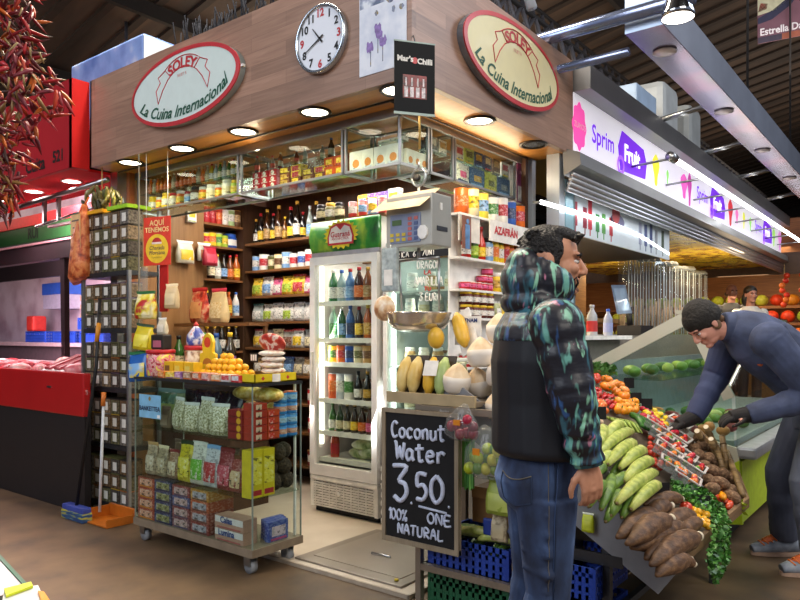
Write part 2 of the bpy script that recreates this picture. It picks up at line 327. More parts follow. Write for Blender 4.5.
struct('trim_3', MB().b2(.28, .33, 3.08, 3.2, 0, 2.67), wood('post_wood', '#8a4a25', '#9b5730', '#a5643a', 'Z'))
struct('trim_4', MB().b2(.2, .28, 3.12, 3.22, 0, 2.67), STEEL)
struct('trim_5', MB().b2(1.86, 1.95, .06, .16, 0, 2.67).b2(1.9, 1.96, .3, .5, 0, 2.67), mat('#b4bcc4', .3, .35, .05, 3))
struct('trim_6', MB().b2(-.012, 1.95, .008, .02, 0, .022).b2(-.012, 0, .008, 3.1, 0, .022), mat('#a89a88', .5))
# hatch plate in the stall floor
t = thing('floor_hatch', 'brushed steel hatch plate with a lift handle in the tiled floor', 'hatch', (.42, .5, .022))
MB().box((0, 0, .006), (.76, .8, .012), bev=.004).build('plate', mat('#9a9084', .35, .6, .06, 3), t)
MB().box((.02, 0, .0135), (.62, .66, .003)).build('lid', mat('#a69c90', .3, .65, .06, 3), t)
MB().tube([(-.06, -.07, .016), (-.06, -.07, .024), (-.06, .07, .024), (-.06, .07, .016)], .006, 8).build('lift_handle', STEEL, t)
MB().lathe([(.012, .014), (.012, .022), (.004, .024)], (-.33, -.33, 0), 10).build('bolt', mat('#d2b52b', .4), t)
# downlights
for i, (x, y, on, lb) in enumerate(((.1, 2.76, 1, 'round recessed downlight at the far red-stall end of the soffit'), (.1, 2.1, 1, 'lit round downlight below the left half of the pale oval sign'), (.1, 1.44, 1, 'lit round downlight below the right tip of the pale oval sign'),
      (.1, .79, 1, 'lit round downlight below the wall clock'), (.11, .18, 1, 'lit round downlight half hidden behind the hanging black placard'), (.84, .11, 1, 'lit round downlight below the cream oval sign'), (1.53, .1, 0, 'unlit round downlight near the steel post at the canopy end'))):
    t = thing('downlight', lb, 'ceiling light', (x, y, 2.67), 0, 'canopy downlights')
    MB().lathe([(.075, 0), (.098, 0), (.1, -.006), (.094, -.012), (.078, -.01)], n=28, cap=False).build('rim', mat('#3a3430', .35, .6), t)
    MB().lathe([(.0, -.002), (.078, -.004)], n=28, cap=False).build('lens', emis('#fff2d8', 9) if on else mat('#8d8f92', .2, .7), t)
    if on: spot('downlight_lamp', (x, y, 2.645), (x, y, 0), 26, WARM, 140, .07)
# oval signs
REDS = mat('#c2383f', .35, 0, .05); PALE = mat('#d9e6e0', .3, 0, .02, coat=.3); CREAM = mat('#ece3b4', .3, 0, .02, coat=.3); GRN = mat('#1d5743', .5, 0, .05)
def oval(o, ax, lb, face, sidem):
    o = V(o); ax = V(ax); ay = V((0, 0, 1)); nz = ax.cross(ay); t = thing('oval_sign', lb, 'sign', o)
    A, B = .60, .25; N = 64
    ring = lambda a, b, d: [ax*(a*cos(2*pi*i/N))+ay*(b*sin(2*pi*i/N))+nz*d for i in range(N)]
    MB().loft([ring(A, B, .0), ring(A, B, .04)], True, False).build('box', sidem, t)
    MB().loft([ring(A, B, .04), ring(A+.002, B+.002, .05), ring(A-.03, B-.026, .053)], False, False).build('rim', REDS, t)
    MB().loft([ring(A-.026, B-.022, .049), ring(A-.03, B-.026, .0495)], True, False).build('panel', face, t)
    d = .0515
    # banner outline in red line
    P2 = lambda x, y: ax*x+ay*y+nz*d
    def arc(r, a0, a1, cy, n=14, xs=1.0): return [(.92*xs*r*sin(a0+(a1-a0)*i/n)+.01, .92*(cy+r*cos(a0+(a1-a0)*i/n))+.03) for i in range(n+1)]
    mb = MB(); ln = lambda pts: mb.tube([P2(*p) for p in pts], .0035, 5, side=nz, rb=.0035)
    up = arc(.40, -.56, .56, -.215); lo = arc(.29, -.52, .52, -.185); ln(up+lo[::-1]+[up[0]])
    for s in (-1, 1):
        ln([(s*.195+.01, .142), (s*.275+.01, .11), (s*.25+.01, .07), (s*.30+.01, .02), (s*.275+.01, -.07), (s*.22+.01, .015), (s*.16+.01, .075), (s*.135+.01, .09)])
    mb.build('banner_outline', REDS, t)
    def bend(x, y): r = .335+y; a = x/.335; return (.92*r*sin(a)+.01, .92*(-.203+r*cos(a))+.03)
    text('wordmark', 'SOLEY', .105, P2(0, 0)+V(), ax, ay, REDS, t, fn=bend, bold=.0035, sx=1.12, depth=.001)
    text('small_wordmark', 'NUET R', .03, P2(.01, .075), ax, ay, mat('#d98a84', .5), t, depth=.001)
    rx, ry = A-.098, B-.085; tab = []; acc = 0; q0 = (0, -ry)   # lettering runs along the lower half of the ellipse
    for i in range(200):
        a_ = i*1.4/199; q = (rx*sin(a_), -ry*cos(a_)); acc += math.hypot(q[0]-q0[0], q[1]-q0[1]); q0 = q; tab.append((acc, a_))
    def bend2(x, y):
        x -= .0; a_ = next((a1 for s1, a1 in tab if s1 >= abs(x)), 1.4)*(1 if x > 0 else -1); th = math.atan2(ry*sin(a_), rx*cos(a_))*.8
        return (rx*sin(a_)-sin(th)*y, -ry*cos(a_)+cos(th)*y)
    text('lettering', 'La Cuina Internacional', .110, P2(0, 0), ax, ay, GRN, t, fn=bend2, shear=.38, sx=1.0, bold=.002, depth=.001)
    MB().box(ax*(A+.012)+nz*.03, (.02, .02, .015)).build('clip', WHITE, t)
    return t
oval((-.001, 1.895, 3.02), (0, -1, 0), 'pale green oval sign with red rim on the long canopy side', PALE, mat('#9aa6a6', .3, .5))
oval((1.015, -.001, 3.03), (1, 0, 0), 'cream oval sign with red rim on the short canopy side', CREAM, mat('#8b98aa', .25, .7))
# clock
t = thing('wall_clock', 'round white wall clock with silver rim on the wooden canopy', 'clock', (-.001, .625, 3.015)); r = .19
MB().lathe([(r, 0), (r+.004, .03), (r-.004, .04), (r-.014, .036), (r-.016, .028)], n=48, axis=(-1, 0, 0), cap=False).build('rim', mat('#b9c2cc', .2, .9, 0), t)
MB().lathe([(0, .024), (r-.012, .024)], n=48, axis=(-1, 0, 0), cap=False).build('dial', mat('#e6eaf2', .4, 0, 0), t)
for h in range(1, 13):
    a = h*pi/6; text('numeral', str(h), .062, (-.0245, -sin(a)*.143, cos(a)*.143), (0, -1, 0), (0, 0, 1), REDS if h % 3 == 0 else BLACK, t, bold=.002)
def hand(a, l, w_, nm):
    d = V((0, -sin(a), cos(a))); q = V((0, cos(a), sin(a))); MB().prism([d*-.03-q*w_+V((-.03, 0, 0)), d*l-q*w_*.4+V((-.03, 0, 0)), d*l+q*w_*.4+V((-.03, 0, 0)), d*-.03+q*w_+V((-.03, 0, 0))], (-.002, 0, 0)).build(nm, BLACK, t)
hand(10.68*pi/6, .085, .006, 'hour_hand'); hand(8.1*pi/6, .135, .005, 'minute_hand')
# poster with crocuses
t = thing('poster', 'tall poster of purple crocuses in snow pinned at the canopy corner', 'poster', (-.002, .19, 2.74))
MB().b2(-.003, 0, -.16, .16, 0, .52).build('sheet', speckle('poster_snow', [(.3, '#c3cbdc'), (.6, '#e3e6ee')], 9, .4), t)
def blob(mb, cx, cz, rx, rz, x=-.0035, n=14, j=.25):
    mb.prism([(x, cx+rx*cos(2*pi*i/n)*(1+random.uniform(-j, j)), cz+rz*sin(2*pi*i/n)*(1+random.uniform(-j, j))) for i in range(n)], (-.0006, 0, 0))
mb = MB()
for (cx, cz, rr) in ((.03, .225, .028), (-.005, .15, .026), (.085, .14, .026), (.02, .19, .018)):
    for k in range(3): blob(mb, cx+(k-1)*.013, cz+abs(k-1)*.006, .011, rr, -.0035-k*.0004)
mb.build('crocus_print', mat('#8a6fae', .4, 0, .25, 40), t)
MB().b2(-.0034, -.003, -.155, .155, .36, .52).build('sky_print', speckle('poster_top', [(.38, '#5a6884'), (.5, '#a9b2c6'), (.6, '#dfe3ea')], 14, .4), t)
VIL = speckle('poster_village', [(.35, '#3d4a66'), (.5, '#7d86a0'), (.65, '#8d7d4b')], 30, .4)
for cx, z0, z1 in ((-.003, .05, .13), (.08, .04, .12), (.03, .1, .2)): MB().b2(-.004, -.0035, cx-.003, cx+.003, z0, z1).build('stem_print', VIL, t)
for i in range(18): mb = MB(); blob(mb, random.uniform(-.14, .14), random.uniform(.3, .5), random.uniform(.008, .03), random.uniform(.01, .03)); mb.build('village_print', VIL, t)
# black placard hung at the corner
pc = V((-.075, -.075, 2.45)); axp = RT*.95+FW*.28; axp.normalize()
t = thing('hanging_placard', 'black placard with bottles hanging at the canopy corner', 'placard', pc); ny = axp.cross(V((0, 0, 1)))
def pb(mb, x0, x1, z0, z1, d0, d1): mb.prism([axp*x0+V((0, 0, z0))+ny*d0, axp*x1+V((0, 0, z0))+ny*d0, axp*x1+V((0, 0, z1))+ny*d0, axp*x0+V((0, 0, z1))+ny*d0], ny*(d1-d0))
mb = MB(); pb(mb, -.105, .105, 0, .345, -.006, 0); mb.build('board', mat('#0c0f13', .6, 0, .1, spec=.2), t)
for z0, z1 in ((-.012, 0), (.345, .352)): mb = MB(); pb(mb, -.107, .107, z0, z1, -.007, .002); mb.build('edge_rail', mat('#9fb3ac', .4), t)
mb = MB(); pb(mb, -.062, .062, .07, .185, .0005, .0012); mb.build('photo_print', speckle('placard_red', [(.3, '#2a0a0c'), (.7, '#a5282c')], 30, .4), t)
for i in range(4):
    x = -.045+i*.03; mb = MB(); pb(mb, x-.004, x+.004, .13, .17, .0015, .002); pb(mb, x-.009, x+.009, .075, .125, .0015, .002); mb.build('printed_bottle', mat('#d9cfd2', .4, 0, .3, 60), t)
text('lettering', 'Mar\u2019s', .038, axp*-.05+V((0, 0, .262))+ny*.001, axp, (0, 0, 1), WHITE, t, bold=.0015); text('lettering', 'Chilli', .038, axp*.052+V((0, 0, .255))+ny*.001, axp, (0, 0, 1), WHITE, t, bold=.0015)
mb = MB(); mb.lathe([(0, 0), (.016, 0)], axp*.0+V((0, 0, .258))+ny*.0012, 16, axis=ny, cap=False); mb.build('red_dot', REDS, t)
MB().tube([(0, 0, .35), (.03, .03, .40), (.078, .078, .42)], .003, 5).build('hook_wire', DKSTEEL, t)
tag(MB().tube([(.15, .06, 2.67), (.15, .06, 2.34)], .006, 6).build('hanging_stick', mat('#c9a65a', .5)), 'thin yellow stick hanging from the soffit below the black placard', 'stick')
# insulated duct box on the roof
def boxthing(name, lb, cat, b, m, extra=None):
    x0, x1, y0, y1, z0, z1 = b; t = thing(name, lb, cat, ((x0+x1)/2, (y0+y1)/2, z0)); MB().b2((x0-x1)/2, (x1-x0)/2, (y0-y1)/2, (y1-y0)/2, 0, z1-z0, .02).build('casing', m, t); return t
BLUEFOIL = speckle('blue_foil', [(.3, '#5877b8'), (.6, '#8aa6dc'), (.75, '#c6d4ea')], 4, .35, detail=8)
t = boxthing('air_duct', 'blue foil-wrapped air duct box on the canopy roof', 'duct', (.42, 1.2, 3.1, 4.3, 3.3, 3.86), BLUEFOIL)
MB().b2(-.385, .385, -.604, -.597, .02, .54).build('end_cap', mat('#bcc6cd', .4, .3, .2, 3), t)
MB().b2(-.41, -.36, -.62, -.3, -.0, .05).build('support', mat('#6b4a2e', .6), t)
t = boxthing('air_duct', 'small pale duct elbow beside the blue duct box', 'duct', (.95, 1.35, 2.75, 3.05, 3.35, 3.83), mat('#aab8ca', .35, .5, .15, 3)); MB().lathe([(.1, 0), (.1, .12)], (0, -.2, .3), 14, axis=(0, -1, 0)).build('flange', ALU, t)
# ================================================================ PRODUCT SHAPES (front is local -y)
def g_bottle(h=.28, r=.036, neck=.35, slim=.38):
    rn = r*slim; hb = h*(1-neck)
    mb = MB(); mb.smooth = True
    mb.m(0).lathe([(r*.92, 0), (r, .006), (r, hb*.8), (r*.93, hb*.92), (rn*1.3, hb+h*neck*.35), (rn, hb+h*neck*.5), (rn, h*.93)], n=14)
    mb.m(1).lathe([(rn*1.15, h*.90), (rn*1.15, h*.995), (rn*.9, h)], n=12)
    mb.m(2).lathe([(r*1.015, hb*.18), (r*1.015, hb*.68)], n=14, cap=False)
    return mb
def g_can(h=.11, r=.037):
    mb = MB(); mb.m(0, True).lathe([(r*.95, 0), (r, .005), (r, h-.005)], n=14); mb.m(1).lathe([(r*.98, h-.006), (r*1.02, h-.003), (r*1.0, h), (r*.9, h-.002)], n=14)
    mb.m(2).lathe([(r*1.012, h*.28), (r*1.012, h*.72)], n=14, cap=False); return mb
def g_jar(h=.12, r=.04):
    mb = MB(); mb.m(0, True).lathe([(r*.9, 0), (r, .008), (r, h*.72), (r*.8, h*.82)], n=14); mb.m(1).lathe([(r*.86, h*.8), (r*.88, h*.81), (r*.88, h*.98), (r*.82, h)], n=14)
    mb.m(2).lathe([(r*1.015, h*.2), (r*1.015, h*.6)], n=14, cap=False); return mb
def g_box(w=.1, d=.05, h=.14, patch=(.15, .85, .3, .8), round_=False):
    mb = MB(); mb.m(0).box((0, 0, h/2), (w, d, h), bev=.002)
    x0, x1, z0, z1 = patch; mb.m(1)
    if round_:
        cx, cz, rr = (x0+x1)/2*w-w/2, (z0+z1)/2*h, (x1-x0)*w/2
        mb.lathe([(0, .0012), (rr, .0012), (rr, -.0)], (cx, -d/2, cz), 16, axis=(0, -1, 0), cap=False, smooth=False)
    else: mb.b2(x0*w-w/2, x1*w-w/2, -d/2-.001, -d/2+.001, z0*h, z1*h)
    mb.m(2).b2(.1*w-w/2, .9*w-w/2, -d/2-.0012, -d/2+.001, .05*h, .16*h); return mb
def g_bag(w=.14, d=.06, h=.2, seed=1, fold=.12):
    rnd = random.Random(seed); mb = MB(); mb.smooth = True; N = 22; rings = []; ph = [rnd.uniform(0, 6.28) for _ in range(6)]
    prof = ((0, .55, .93), (.04, .9, .97), (.2, 1.0, 1.0), (.4, .95, 1.0), (.58, .72, .96), (.72, .45, .9), (.83, .2, .86), (.9, .06, .88), (.91, .04, .93), (1.0, .03, .97))
    for t, q, ww in prof:
        z = h*t; r_ = []
        for j in range(N):
            a = 2*pi*j/N; wr = 1+(.14*sin(5*a+ph[0]+7*t)+.10*sin(9*a+ph[1]-9*t)+rnd.uniform(-.1, .1))*(q > .1)
            r_.append(V((w/2*ww*(abs(cos(a))**.7)*(1 if cos(a) > 0 else -1)*(1+.03*sin(11*t+ph[2])), d/2*q*(abs(sin(a))**.7)*(1 if sin(a) > 0 else -1)*wr, z+.01*h*sin(3*a+ph[3])*(t > .05))))
        rings.append(r_)
    mb.m(0).loft(rings[:8]); mb.m(2).loft(rings[7:])
    fr = []
    for i in range(6):
        t = .14+.46*i/5; q = 1.0 if t < .4 else 1-.6*(t-.4)/.2*.5
        fr.append([V((w*.36*(j/8*2-1), -(d/2)*q*(max(0.05, 1-(abs(j/8*2-1)*.72)**2.6))**.5*1.1-.003+.002*sin(3*j+i), h*t)) for j in range(9)])
    mb.m(1); vs = [p for r_ in fr for p in r_]; mb.add(vs, [(i*9+j, i*9+j+1, (i+1)*9+j+1, (i+1)*9+j) for i in range(5) for j in range(8)], True)
    return mb
def g_stem(h=.2):  # stemmed glass
    return MB().m(0, True).lathe([(.032, 0), (.032, .004), (.005, .008), (.005, h*.45), (.03, h*.6), (.034, h*.8), (.028, h)], n=14, cap=False)
KM = {}
def kmesh(key, fn, mats):
    if key not in KM: KM[key] = fn().mesh(key.split('|')[0], mats)
    return KM[key]
C = lambda h, r=.4: mat(CW.get(h, h), r, 0, .08, 20)
def PRT(h, amt=.55):
    """printed packaging: the base colour with small patches of pale and dark ink"""
    h = CW.get(h, h); c = [int(h[i:i+2], 16) for i in (1, 3, 5)]; lum = sum(c)/3
    f = lambda k, t: '#%02x%02x%02x' % tuple(int(max(0, min(255, x+(t-x)*k))) for x in c)
    ink = f(amt, 25) if lum > 120 else f(amt, 235); ink2 = f(amt*.7, 240) if lum < 200 else f(amt*.8, 150)
    return speckle('print_'+h[1:], [(.36, ink), (.45, h), (.56, h), (.64, ink2)], 34, .38, (1, 1, 1.6), detail=2)
CW = {'red': '#b3202a', 'dark red': '#701a1e', 'orange': '#dd6a1c', 'yellow': '#e6c02a', 'lime': '#a9c43c', 'green': '#3f7a35', 'dark green': '#1f3a22', 'blue': '#2c57a8', 'dark blue': '#1d2c55', 'light blue': '#7fa8d6', 'purple': '#6a3f86', 'pink': '#d8588a', 'white': '#e4e0d8', 'cream': '#dccfa8', 'brown': '#5f3d22', 'dark brown': '#2d1c12', 'amber': '#8a4a14', 'black': '#17161a', 'grey': '#8c8c8c', 'gold': '#c0963a', 'olive': '#5a5a26', 'tan': '#b38f5a', 'silver': '#b7bac0'}
def row(noun, name, cat, key, fn, specs, p0, p1, where, group, rz, jig=.0, rev=False, sc=None):
    """specs: (word, body, cap, label) per item, placed evenly p0 -> p1 (left to right in the photo)"""
    p0, p1 = V(p0), V(p1); n = len(specs); out = []
    for i, (wd, *cols) in enumerate(specs):
        me = kmesh(key, fn, [WHITE, WHITE, WHITE]); p = p0.lerp(p1, (i+.5)/n)+V((random.uniform(-jig, jig), random.uniform(-jig, jig), 0))
        ms = [c if not isinstance(c, str) else C(CW.get(c, c)) for c in cols]
        if isinstance(cols[2], str): ms[2] = PRT(cols[2])
        if key.startswith(('bag', 'packet', 'carton', 'low', 'flat', 'sweet', 'ybox')):
            if isinstance(cols[1], str): ms[1] = PRT(cols[1])
            if isinstance(cols[0], str) and not key.startswith('carton'): ms[0] = PRT(cols[0], .3)
        lb = f"{wd} {noun}, {pos(i, n)} {where}"; s = (sc[i % len(sc)] if sc else random.uniform(.95, 1.05))
        out.append(put(name, me, p, rz+random.uniform(-.08, .08), lb, cat, group, ms, sc=s))
    return out
FACEX, FACEY = -pi/2, 0
def spec(n, choices, seed=0):
    r = random.Random(seed); o = []; last = None
    for i in range(n):
        c = r.choice(choices)
        while c is last and len(choices) > 1: c = r.choice(choices)
        last = c; o.append(c)
    return o
# bottle contents look dark with bright labels
LIQ = lambda h: mat(h, .12, 0, .05, 8, spec=.5, coat=.4)
B_WINE = [('dark green', LIQ('#16240f'), 'black', 'cream'), ('dark', LIQ('#15100c'), 'gold', 'white'), ('amber', LIQ('#6a3a0c'), 'yellow', 'gold'), ('dark', LIQ('#100d10'), 'red', 'yellow'), ('clear', LIQ('#8d9a97'), 'silver', 'light blue'), ('brown', LIQ('#3b200d'), 'gold', 'tan')]
B_SAUCE = [('yellow', LIQ('#b98a1c'), 'green', 'white'), ('red', LIQ('#8e1a12'), 'green', 'yellow'), ('clear', LIQ('#b9b7a8'), 'white', 'white'), ('dark', LIQ('#20120c'), 'yellow', 'white'), ('orange', LIQ('#b3561a'), 'orange', 'yellow'), ('white', WHITE, 'blue', 'light blue')]
C_CAN = [('red', 'red', 'silver', 'red'), ('yellow', 'yellow', 'silver', 'red'), ('green', 'green', 'silver', 'lime'), ('white', 'white', 'silver', 'blue'), ('red-labelled', 'white', 'silver', 'red'), ('blue', 'light blue', 'silver', 'white'), ('olive', 'olive', 'silver', 'yellow')]
# ================================================================ HANGING GLASS CASES UNDER THE CANOPY
SHG = glassmat('case_glass', '#f3f9f6', .8, .02)
def vitrine(lb, x0, x1, y0, y1, open_sides=()):
    """glass case z 2.35-2.64 with a middle shelf at 2.49"""
    t = thing('glass_case', lb, 'glass case', ((x0+x1)/2, (y0+y1)/2, 2.35)); X0, X1, Y0, Y1 = x0-(x0+x1)/2, x1-(x0+x1)/2, y0-(y0+y1)/2, y1-(y0+y1)/2; H = .29
    MB().b2(X0, X1, Y0, Y1, 0, .008).build('bottom_shelf', GLASSPLAIN, t); MB().b2(X0+.01, X1, Y0+.01, Y1-.01, .14, .146).build('middle_shelf', GLASSPLAIN, t)
    mb = MB()
    for x in (X0, X1):
        for y in (Y0, Y1): mb.box((x, y, H/2), (.014, .014, H))
    for z in (0, H-.006):
        mb.box((X0, 0, z), (.014, Y1-Y0, .014)); mb.box((0, Y0, z), (X1-X0, .014, .014)); mb.box((0, Y1, z), (X1-X0, .014, .014)); mb.box((X1, 0, z), (.014, Y1-Y0, .014))
    mb.build('frame', ALU, t); mb = MB()
    mb.b2(X0-.002, X0+.002, Y0, Y1, .01, H-.01); mb.b2(X0, X1, Y0-.002, Y0+.002, .01, H-.01)
    mb.build('pane', SHG, t); return t
vitrine('long hanging glass case of bottles and jars at the far end of the canopy', .35, .63, 1.80, 3.06)
vitrine('hanging glass case of red and orange boxes below the wall clock', .35, .63, .80, 1.76)
vitrine('corner hanging glass case of white picture boxes', .35, .63, .35, .77)
vitrine('short hanging glass case on the side of the corner case', .66, .90, .35, .6)
vitrine('hanging glass case of blue and yellow packets under the short canopy side', .93, 1.72, .35, .6)
zB, zM = 2.359, 2.497
row('small bottle', 'bottle', 'bottle', 'bottle_s', lambda: g_bottle(.13, .022), spec(15, [('orange', LIQ('#c9691d'), 'tan', 'orange'), ('amber', LIQ('#8a4a14'), 'cream', 'orange'), ('pale', LIQ('#a8a081'), 'white', 'cream')], 1), (.41, 3.0, zM), (.41, 2.2, zM), 'on the upper shelf of the far glass case', 'bottles in the far case', FACEX, sc=[1.0, .92, .97])
row('small bottle', 'bottle', 'bottle', 'bottle_s', None, spec(7, [('yellow', LIQ('#c0a42a'), 'red', 'white'), ('green', LIQ('#3d6a2c'), 'yellow', 'cream'), ('clear', LIQ('#9fb0b0'), 'silver', 'white'), ('orange', LIQ('#c9691d'), 'tan', 'yellow')], 2), (.41, 2.2, zM), (.41, 1.85, zM), 'at near end of far case upper shelf', 'bottles in the far case', FACEX, sc=[1.0, .92, .97])
row('jar', 'jar', 'jar', 'jar_s', lambda: g_jar(.11, .038), spec(12, [('white', 'white', 'white', 'cream'), ('yellow', 'yellow', 'yellow', 'white'), ('pale', 'cream', 'red', 'white'), ('red-lidded', 'white', 'red', 'light blue'), ('orange', 'orange', 'white', 'yellow'), ('dark', 'brown', 'black', 'white'), ('lime', 'lime', 'yellow', 'yellow')], 3), (.42, 3.0, zB), (.42, 1.86, zB), 'on the lower shelf of the far glass case', 'jars in the far case', FACEX, sc=[1.05, .9, 1.12, 1.0])
for i in range(11):
    y = 1.7-i*.08
    if i % 3 == 1: put('stemmed_glass', kmesh('stemglass', lambda: g_stem(.12), [GLASS]), (.46, y, zM), 0, f'clear stemmed glass, {pos(i//3, 4)} on the clock case upper shelf', 'glass', 'glasses in the clock case')
    else: put('bottle', kmesh('bottle_s', None, None), (.44, y, zM), 0, f'short bottle, {pos(i-(i+1)//3, 7)} on the clock case upper shelf', 'bottle', 'bottles in the clock case', [LIQ(random.choice(['#5c5548', '#8c8678', '#41301f', '#70402a', '#a3a79d'])), C(random.choice(['#c9c4ba', '#b3202a', '#2c57a8'])), C(random.choice(['#e4e0d8', '#b8ac90', '#c24a30']))], sc=random.uniform(.65, 1.0))
bx = lambda: g_box(.075, .05, .042, (.28, .72, .1, .9), True)
for r_ in range(3):
    row('small carton with white dots', 'carton', 'box', 'carton_s', bx, [('red', 'red', 'white', 'white')]*3, (.42, 1.70, zB+.0425*r_), (.42, 1.45, zB+.0425*r_), ['in the clock case, bottom layer', 'in the clock case, middle layer', 'in the clock case, top layer'][r_], 'red cartons in the clock case', FACEX, sc=[1])
bx2 = lambda: g_box(.10, .06, .04, (.1, .75, .15, .85))
for r_, n in ((0, 4), (1, 4), (2, 2)):
    row('low packet', 'packet', 'box', 'packet_l', bx2, spec(n, [('yellow', 'yellow', 'red', 'red'), ('red-brown', '#6a2618', 'yellow', 'yellow'), ('brown', '#7a3a1c', 'gold', 'yellow')], r_+5), (.42, 1.42, zB+.041*r_), (.42, 1.42-.11*n, zB+.041*r_), ['in the bottom row beside the dotted cartons', 'in the middle row beside the dotted cartons', 'in the top row beside the dotted cartons'][r_], 'packets in the clock case', FACEX, sc=[1])
bx3 = lambda: g_box(.085, .06, .062, (.2, .8, .25, .75))
for r_ in range(2): row('box with a yellow oval', 'carton', 'box', 'carton_o', bx3, [('orange', '#c7501c', 'yellow', '#8a2c18')]*2, (.42, 1.0, zB+.063*r_), (.42, .82, zB+.063*r_), ['low at the clock case near post', 'stacked high at the clock case near post'][r_], 'orange boxes in the clock case', FACEX, sc=[1])
bx4 = lambda: g_box(.094, .04, .118, (.25, .8, .12, .58), True)
row('orange-pictured pasta box', 'pasta_box', 'box', 'pastabox', bx4, [('white', 'white', '#d8883a', '#c8d0dc')]*4, (.39, .76, zB), (.39, .37, zB), 'on the corner case long face', 'white pasta boxes', FACEX, sc=[1])
row('orange-pictured pasta box', 'pasta_box', 'box', 'pastabox', None, [('white', 'white', '#d8883a', '#c8d0dc')]*3, (.43, .375, zB), (.64, .375, zB), 'on the corner case short face', 'white pasta boxes', FACEY, sc=[.8])
row('flat tray box', 'carton', 'box', 'flatbox', lambda: g_box(.16, .1, .035, (.1, .9, .3, .7)), [('white', 'white', 'cream', 'grey')]*2, (.42, .55, zM), (.42, .36, zM), 'on the upper shelf of the corner case', 'white trays in the corner case', FACEX, sc=[.6])
for i, (x, y) in enumerate(((.45, .70), (.47, .62), (.45, .58))): put('stemmed_glass', kmesh('stemglass', None, None), (x, y, zM), 0, f'clear stemmed glass, {ordw(i,3)} on the corner case upper shelf', 'glass', 'glasses in the corner case')
PK = [('blue', 'dark blue', 'gold', 'light blue'), ('white', 'white', 'red', 'yellow'), ('lime', '#b6bd4e', 'olive', 'yellow'), ('brown', 'brown', 'tan', 'cream'), ('dark red', 'dark red', 'yellow', 'white'), ('dark blue', '#16305e', 'cream', 'red')]
row('packet', 'packet', 'packet', 'packet_s', lambda: g_box(.10, .04, .105, (.15, .85, .45, .85)), spec(6, PK, 4), (.97, .40, zM), (1.70, .40, zM), 'on the upper shelf under the short canopy side', 'packets in the side case', FACEY, sc=[1])
row('packet', 'packet', 'packet', 'packet_m', lambda: g_box(.17, .05, .125, (.3, .8, .3, .62)), [('white strawberry-printed', 'white', 'pink', 'dark blue'), ('blue gold-labelled', '#234a78', '#d2a23a', 'light blue'), ('lime yellow', '#c2c04a', 'olive', 'yellow'), ('dark blue', '#1e3c66', 'grey', 'light blue')], (.97, .40, zB), (1.70, .40, zB), 'on the lower shelf under the short canopy side', 'packets in the side case', FACEY, sc=[1])
row('packet', 'packet', 'packet', 'packet_s', None, spec(2, [('grey', 'grey', 'white', 'silver'), ('white', 'white', 'tan', 'grey')], 8), (.68, .40, zM), (.89, .40, zM), 'on the upper shelf of the short side case', 'packets in the short case', FACEY, sc=[.9])
t = thing('poster', 'purple and grey poster hanging between the side case and the steel post', 'poster', (1.82, .34, 2.33))
MB().b2(-.08, .08, -.003, .003, 0, .30).build('sheet', mat('#5a2348', .4, 0, .15, 6), t); MB().b2(-.07, .07, -.005, -.003, .01, .12).build('photo', speckle('poster_grey', [(.35, '#4d524e'), (.6, '#9a9d98')], 25, .4), t)
text('lettering', 'FRESC', .035, (0, -.0045, .22), (1, 0, 0), (0, 0, 1), mat('#d9c9d2', .5), t)
# ================================================================ END-WALL SHELVES (face -Y) and BACK-WALL SHELVES (face -X)
SW = wood('shelf_wood', '#6d4626', '#80552f', '#8f6338', 'Y', .4, .5, 2)
t = thing('wall_shelving', 'brown wooden wall shelving of cans and bottles at the far left inside the stall', 'shelving', (1.25, 3.23, 0))
for z in (2.37, 2.165, 1.865, 1.53, 1.2, .85, .45): MB().b2(-.22, .24, -.12, .128, z-.02, z).build('shelf', SW, t)
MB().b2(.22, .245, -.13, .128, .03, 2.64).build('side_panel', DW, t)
E1 = 3.15
row('tin', 'tin', 'can', 'tin_t', lambda: g_can(.15, .04), [('red', 'red', 'silver', 'red'), ('red', 'red', 'red', 'red'), ('orange-red', '#c8402a', 'silver', 'orange'), ('white', 'white', 'silver', 'white'), ('pale green', '#a9c58a', 'white', 'white'), ('brown', 'brown', 'gold', 'tan')], (1.04, E1, 2.371), (1.46, E1, 2.371), 'on the top shelf of the end-wall shelving', 'tins on the end wall', FACEY)
row('can', 'can', 'can', 'can', lambda: g_can(.115, .036), [('yellow', 'yellow', 'silver', 'red'), ('yellow', 'yellow', 'gold', 'orange'), ('lime', 'lime', 'silver', 'green'), ('lime', 'lime', 'green', 'yellow')], (1.04, E1, 2.166), (1.32, E1, 2.166), 'on the second shelf of the end-wall shelving', 'cans on the end wall', FACEY)
put('tub', kmesh('tub', lambda: g_jar(.14, .07), [WHITE]*3), (1.40, 3.22, 2.166), 0, 'blue plastic tub with white label on the end-wall second shelf', 'tub', None, [C('#2450a8'), C('#2450a8'), WHITE])
row('bottle', 'bottle', 'bottle', 'bottle_m', lambda: g_bottle(.235, .036), [('dark', LIQ('#1b120c'), 'black', 'cream'), ('clear', LIQ('#a9aca0'), 'yellow', 'white'), ('dark', LIQ('#22160f'), 'black', 'light blue'), ('amber', LIQ('#7d3f12'), 'red', 'orange'), ('orange', LIQ('#b3561a'), 'red', 'yellow')], (1.10, E1, 1.866), (1.46, E1, 1.866), 'on the third shelf of the end-wall shelving', 'bottles on the end wall', FACEY)
row('bottle', 'bottle', 'bottle', 'bottle_m', None, spec(5, B_SAUCE, 12), (1.05, E1, 1.531), (1.46, E1, 1.531), 'on the fourth shelf of the end-wall shelving', 'bottles on the end wall', FACEY)
row('bottle', 'bottle', 'bottle', 'bottle_m', None, spec(5, B_WINE, 13), (1.05, E1, 1.201), (1.46, E1, 1.201), 'on the fifth shelf of the end-wall shelving', 'bottles on the end wall', FACEY)
t = thing('wall_shelving', 'long brown wooden shelving along the back wall beside the green-topped fridge', 'shelving', (1.64, 2.0, 0))
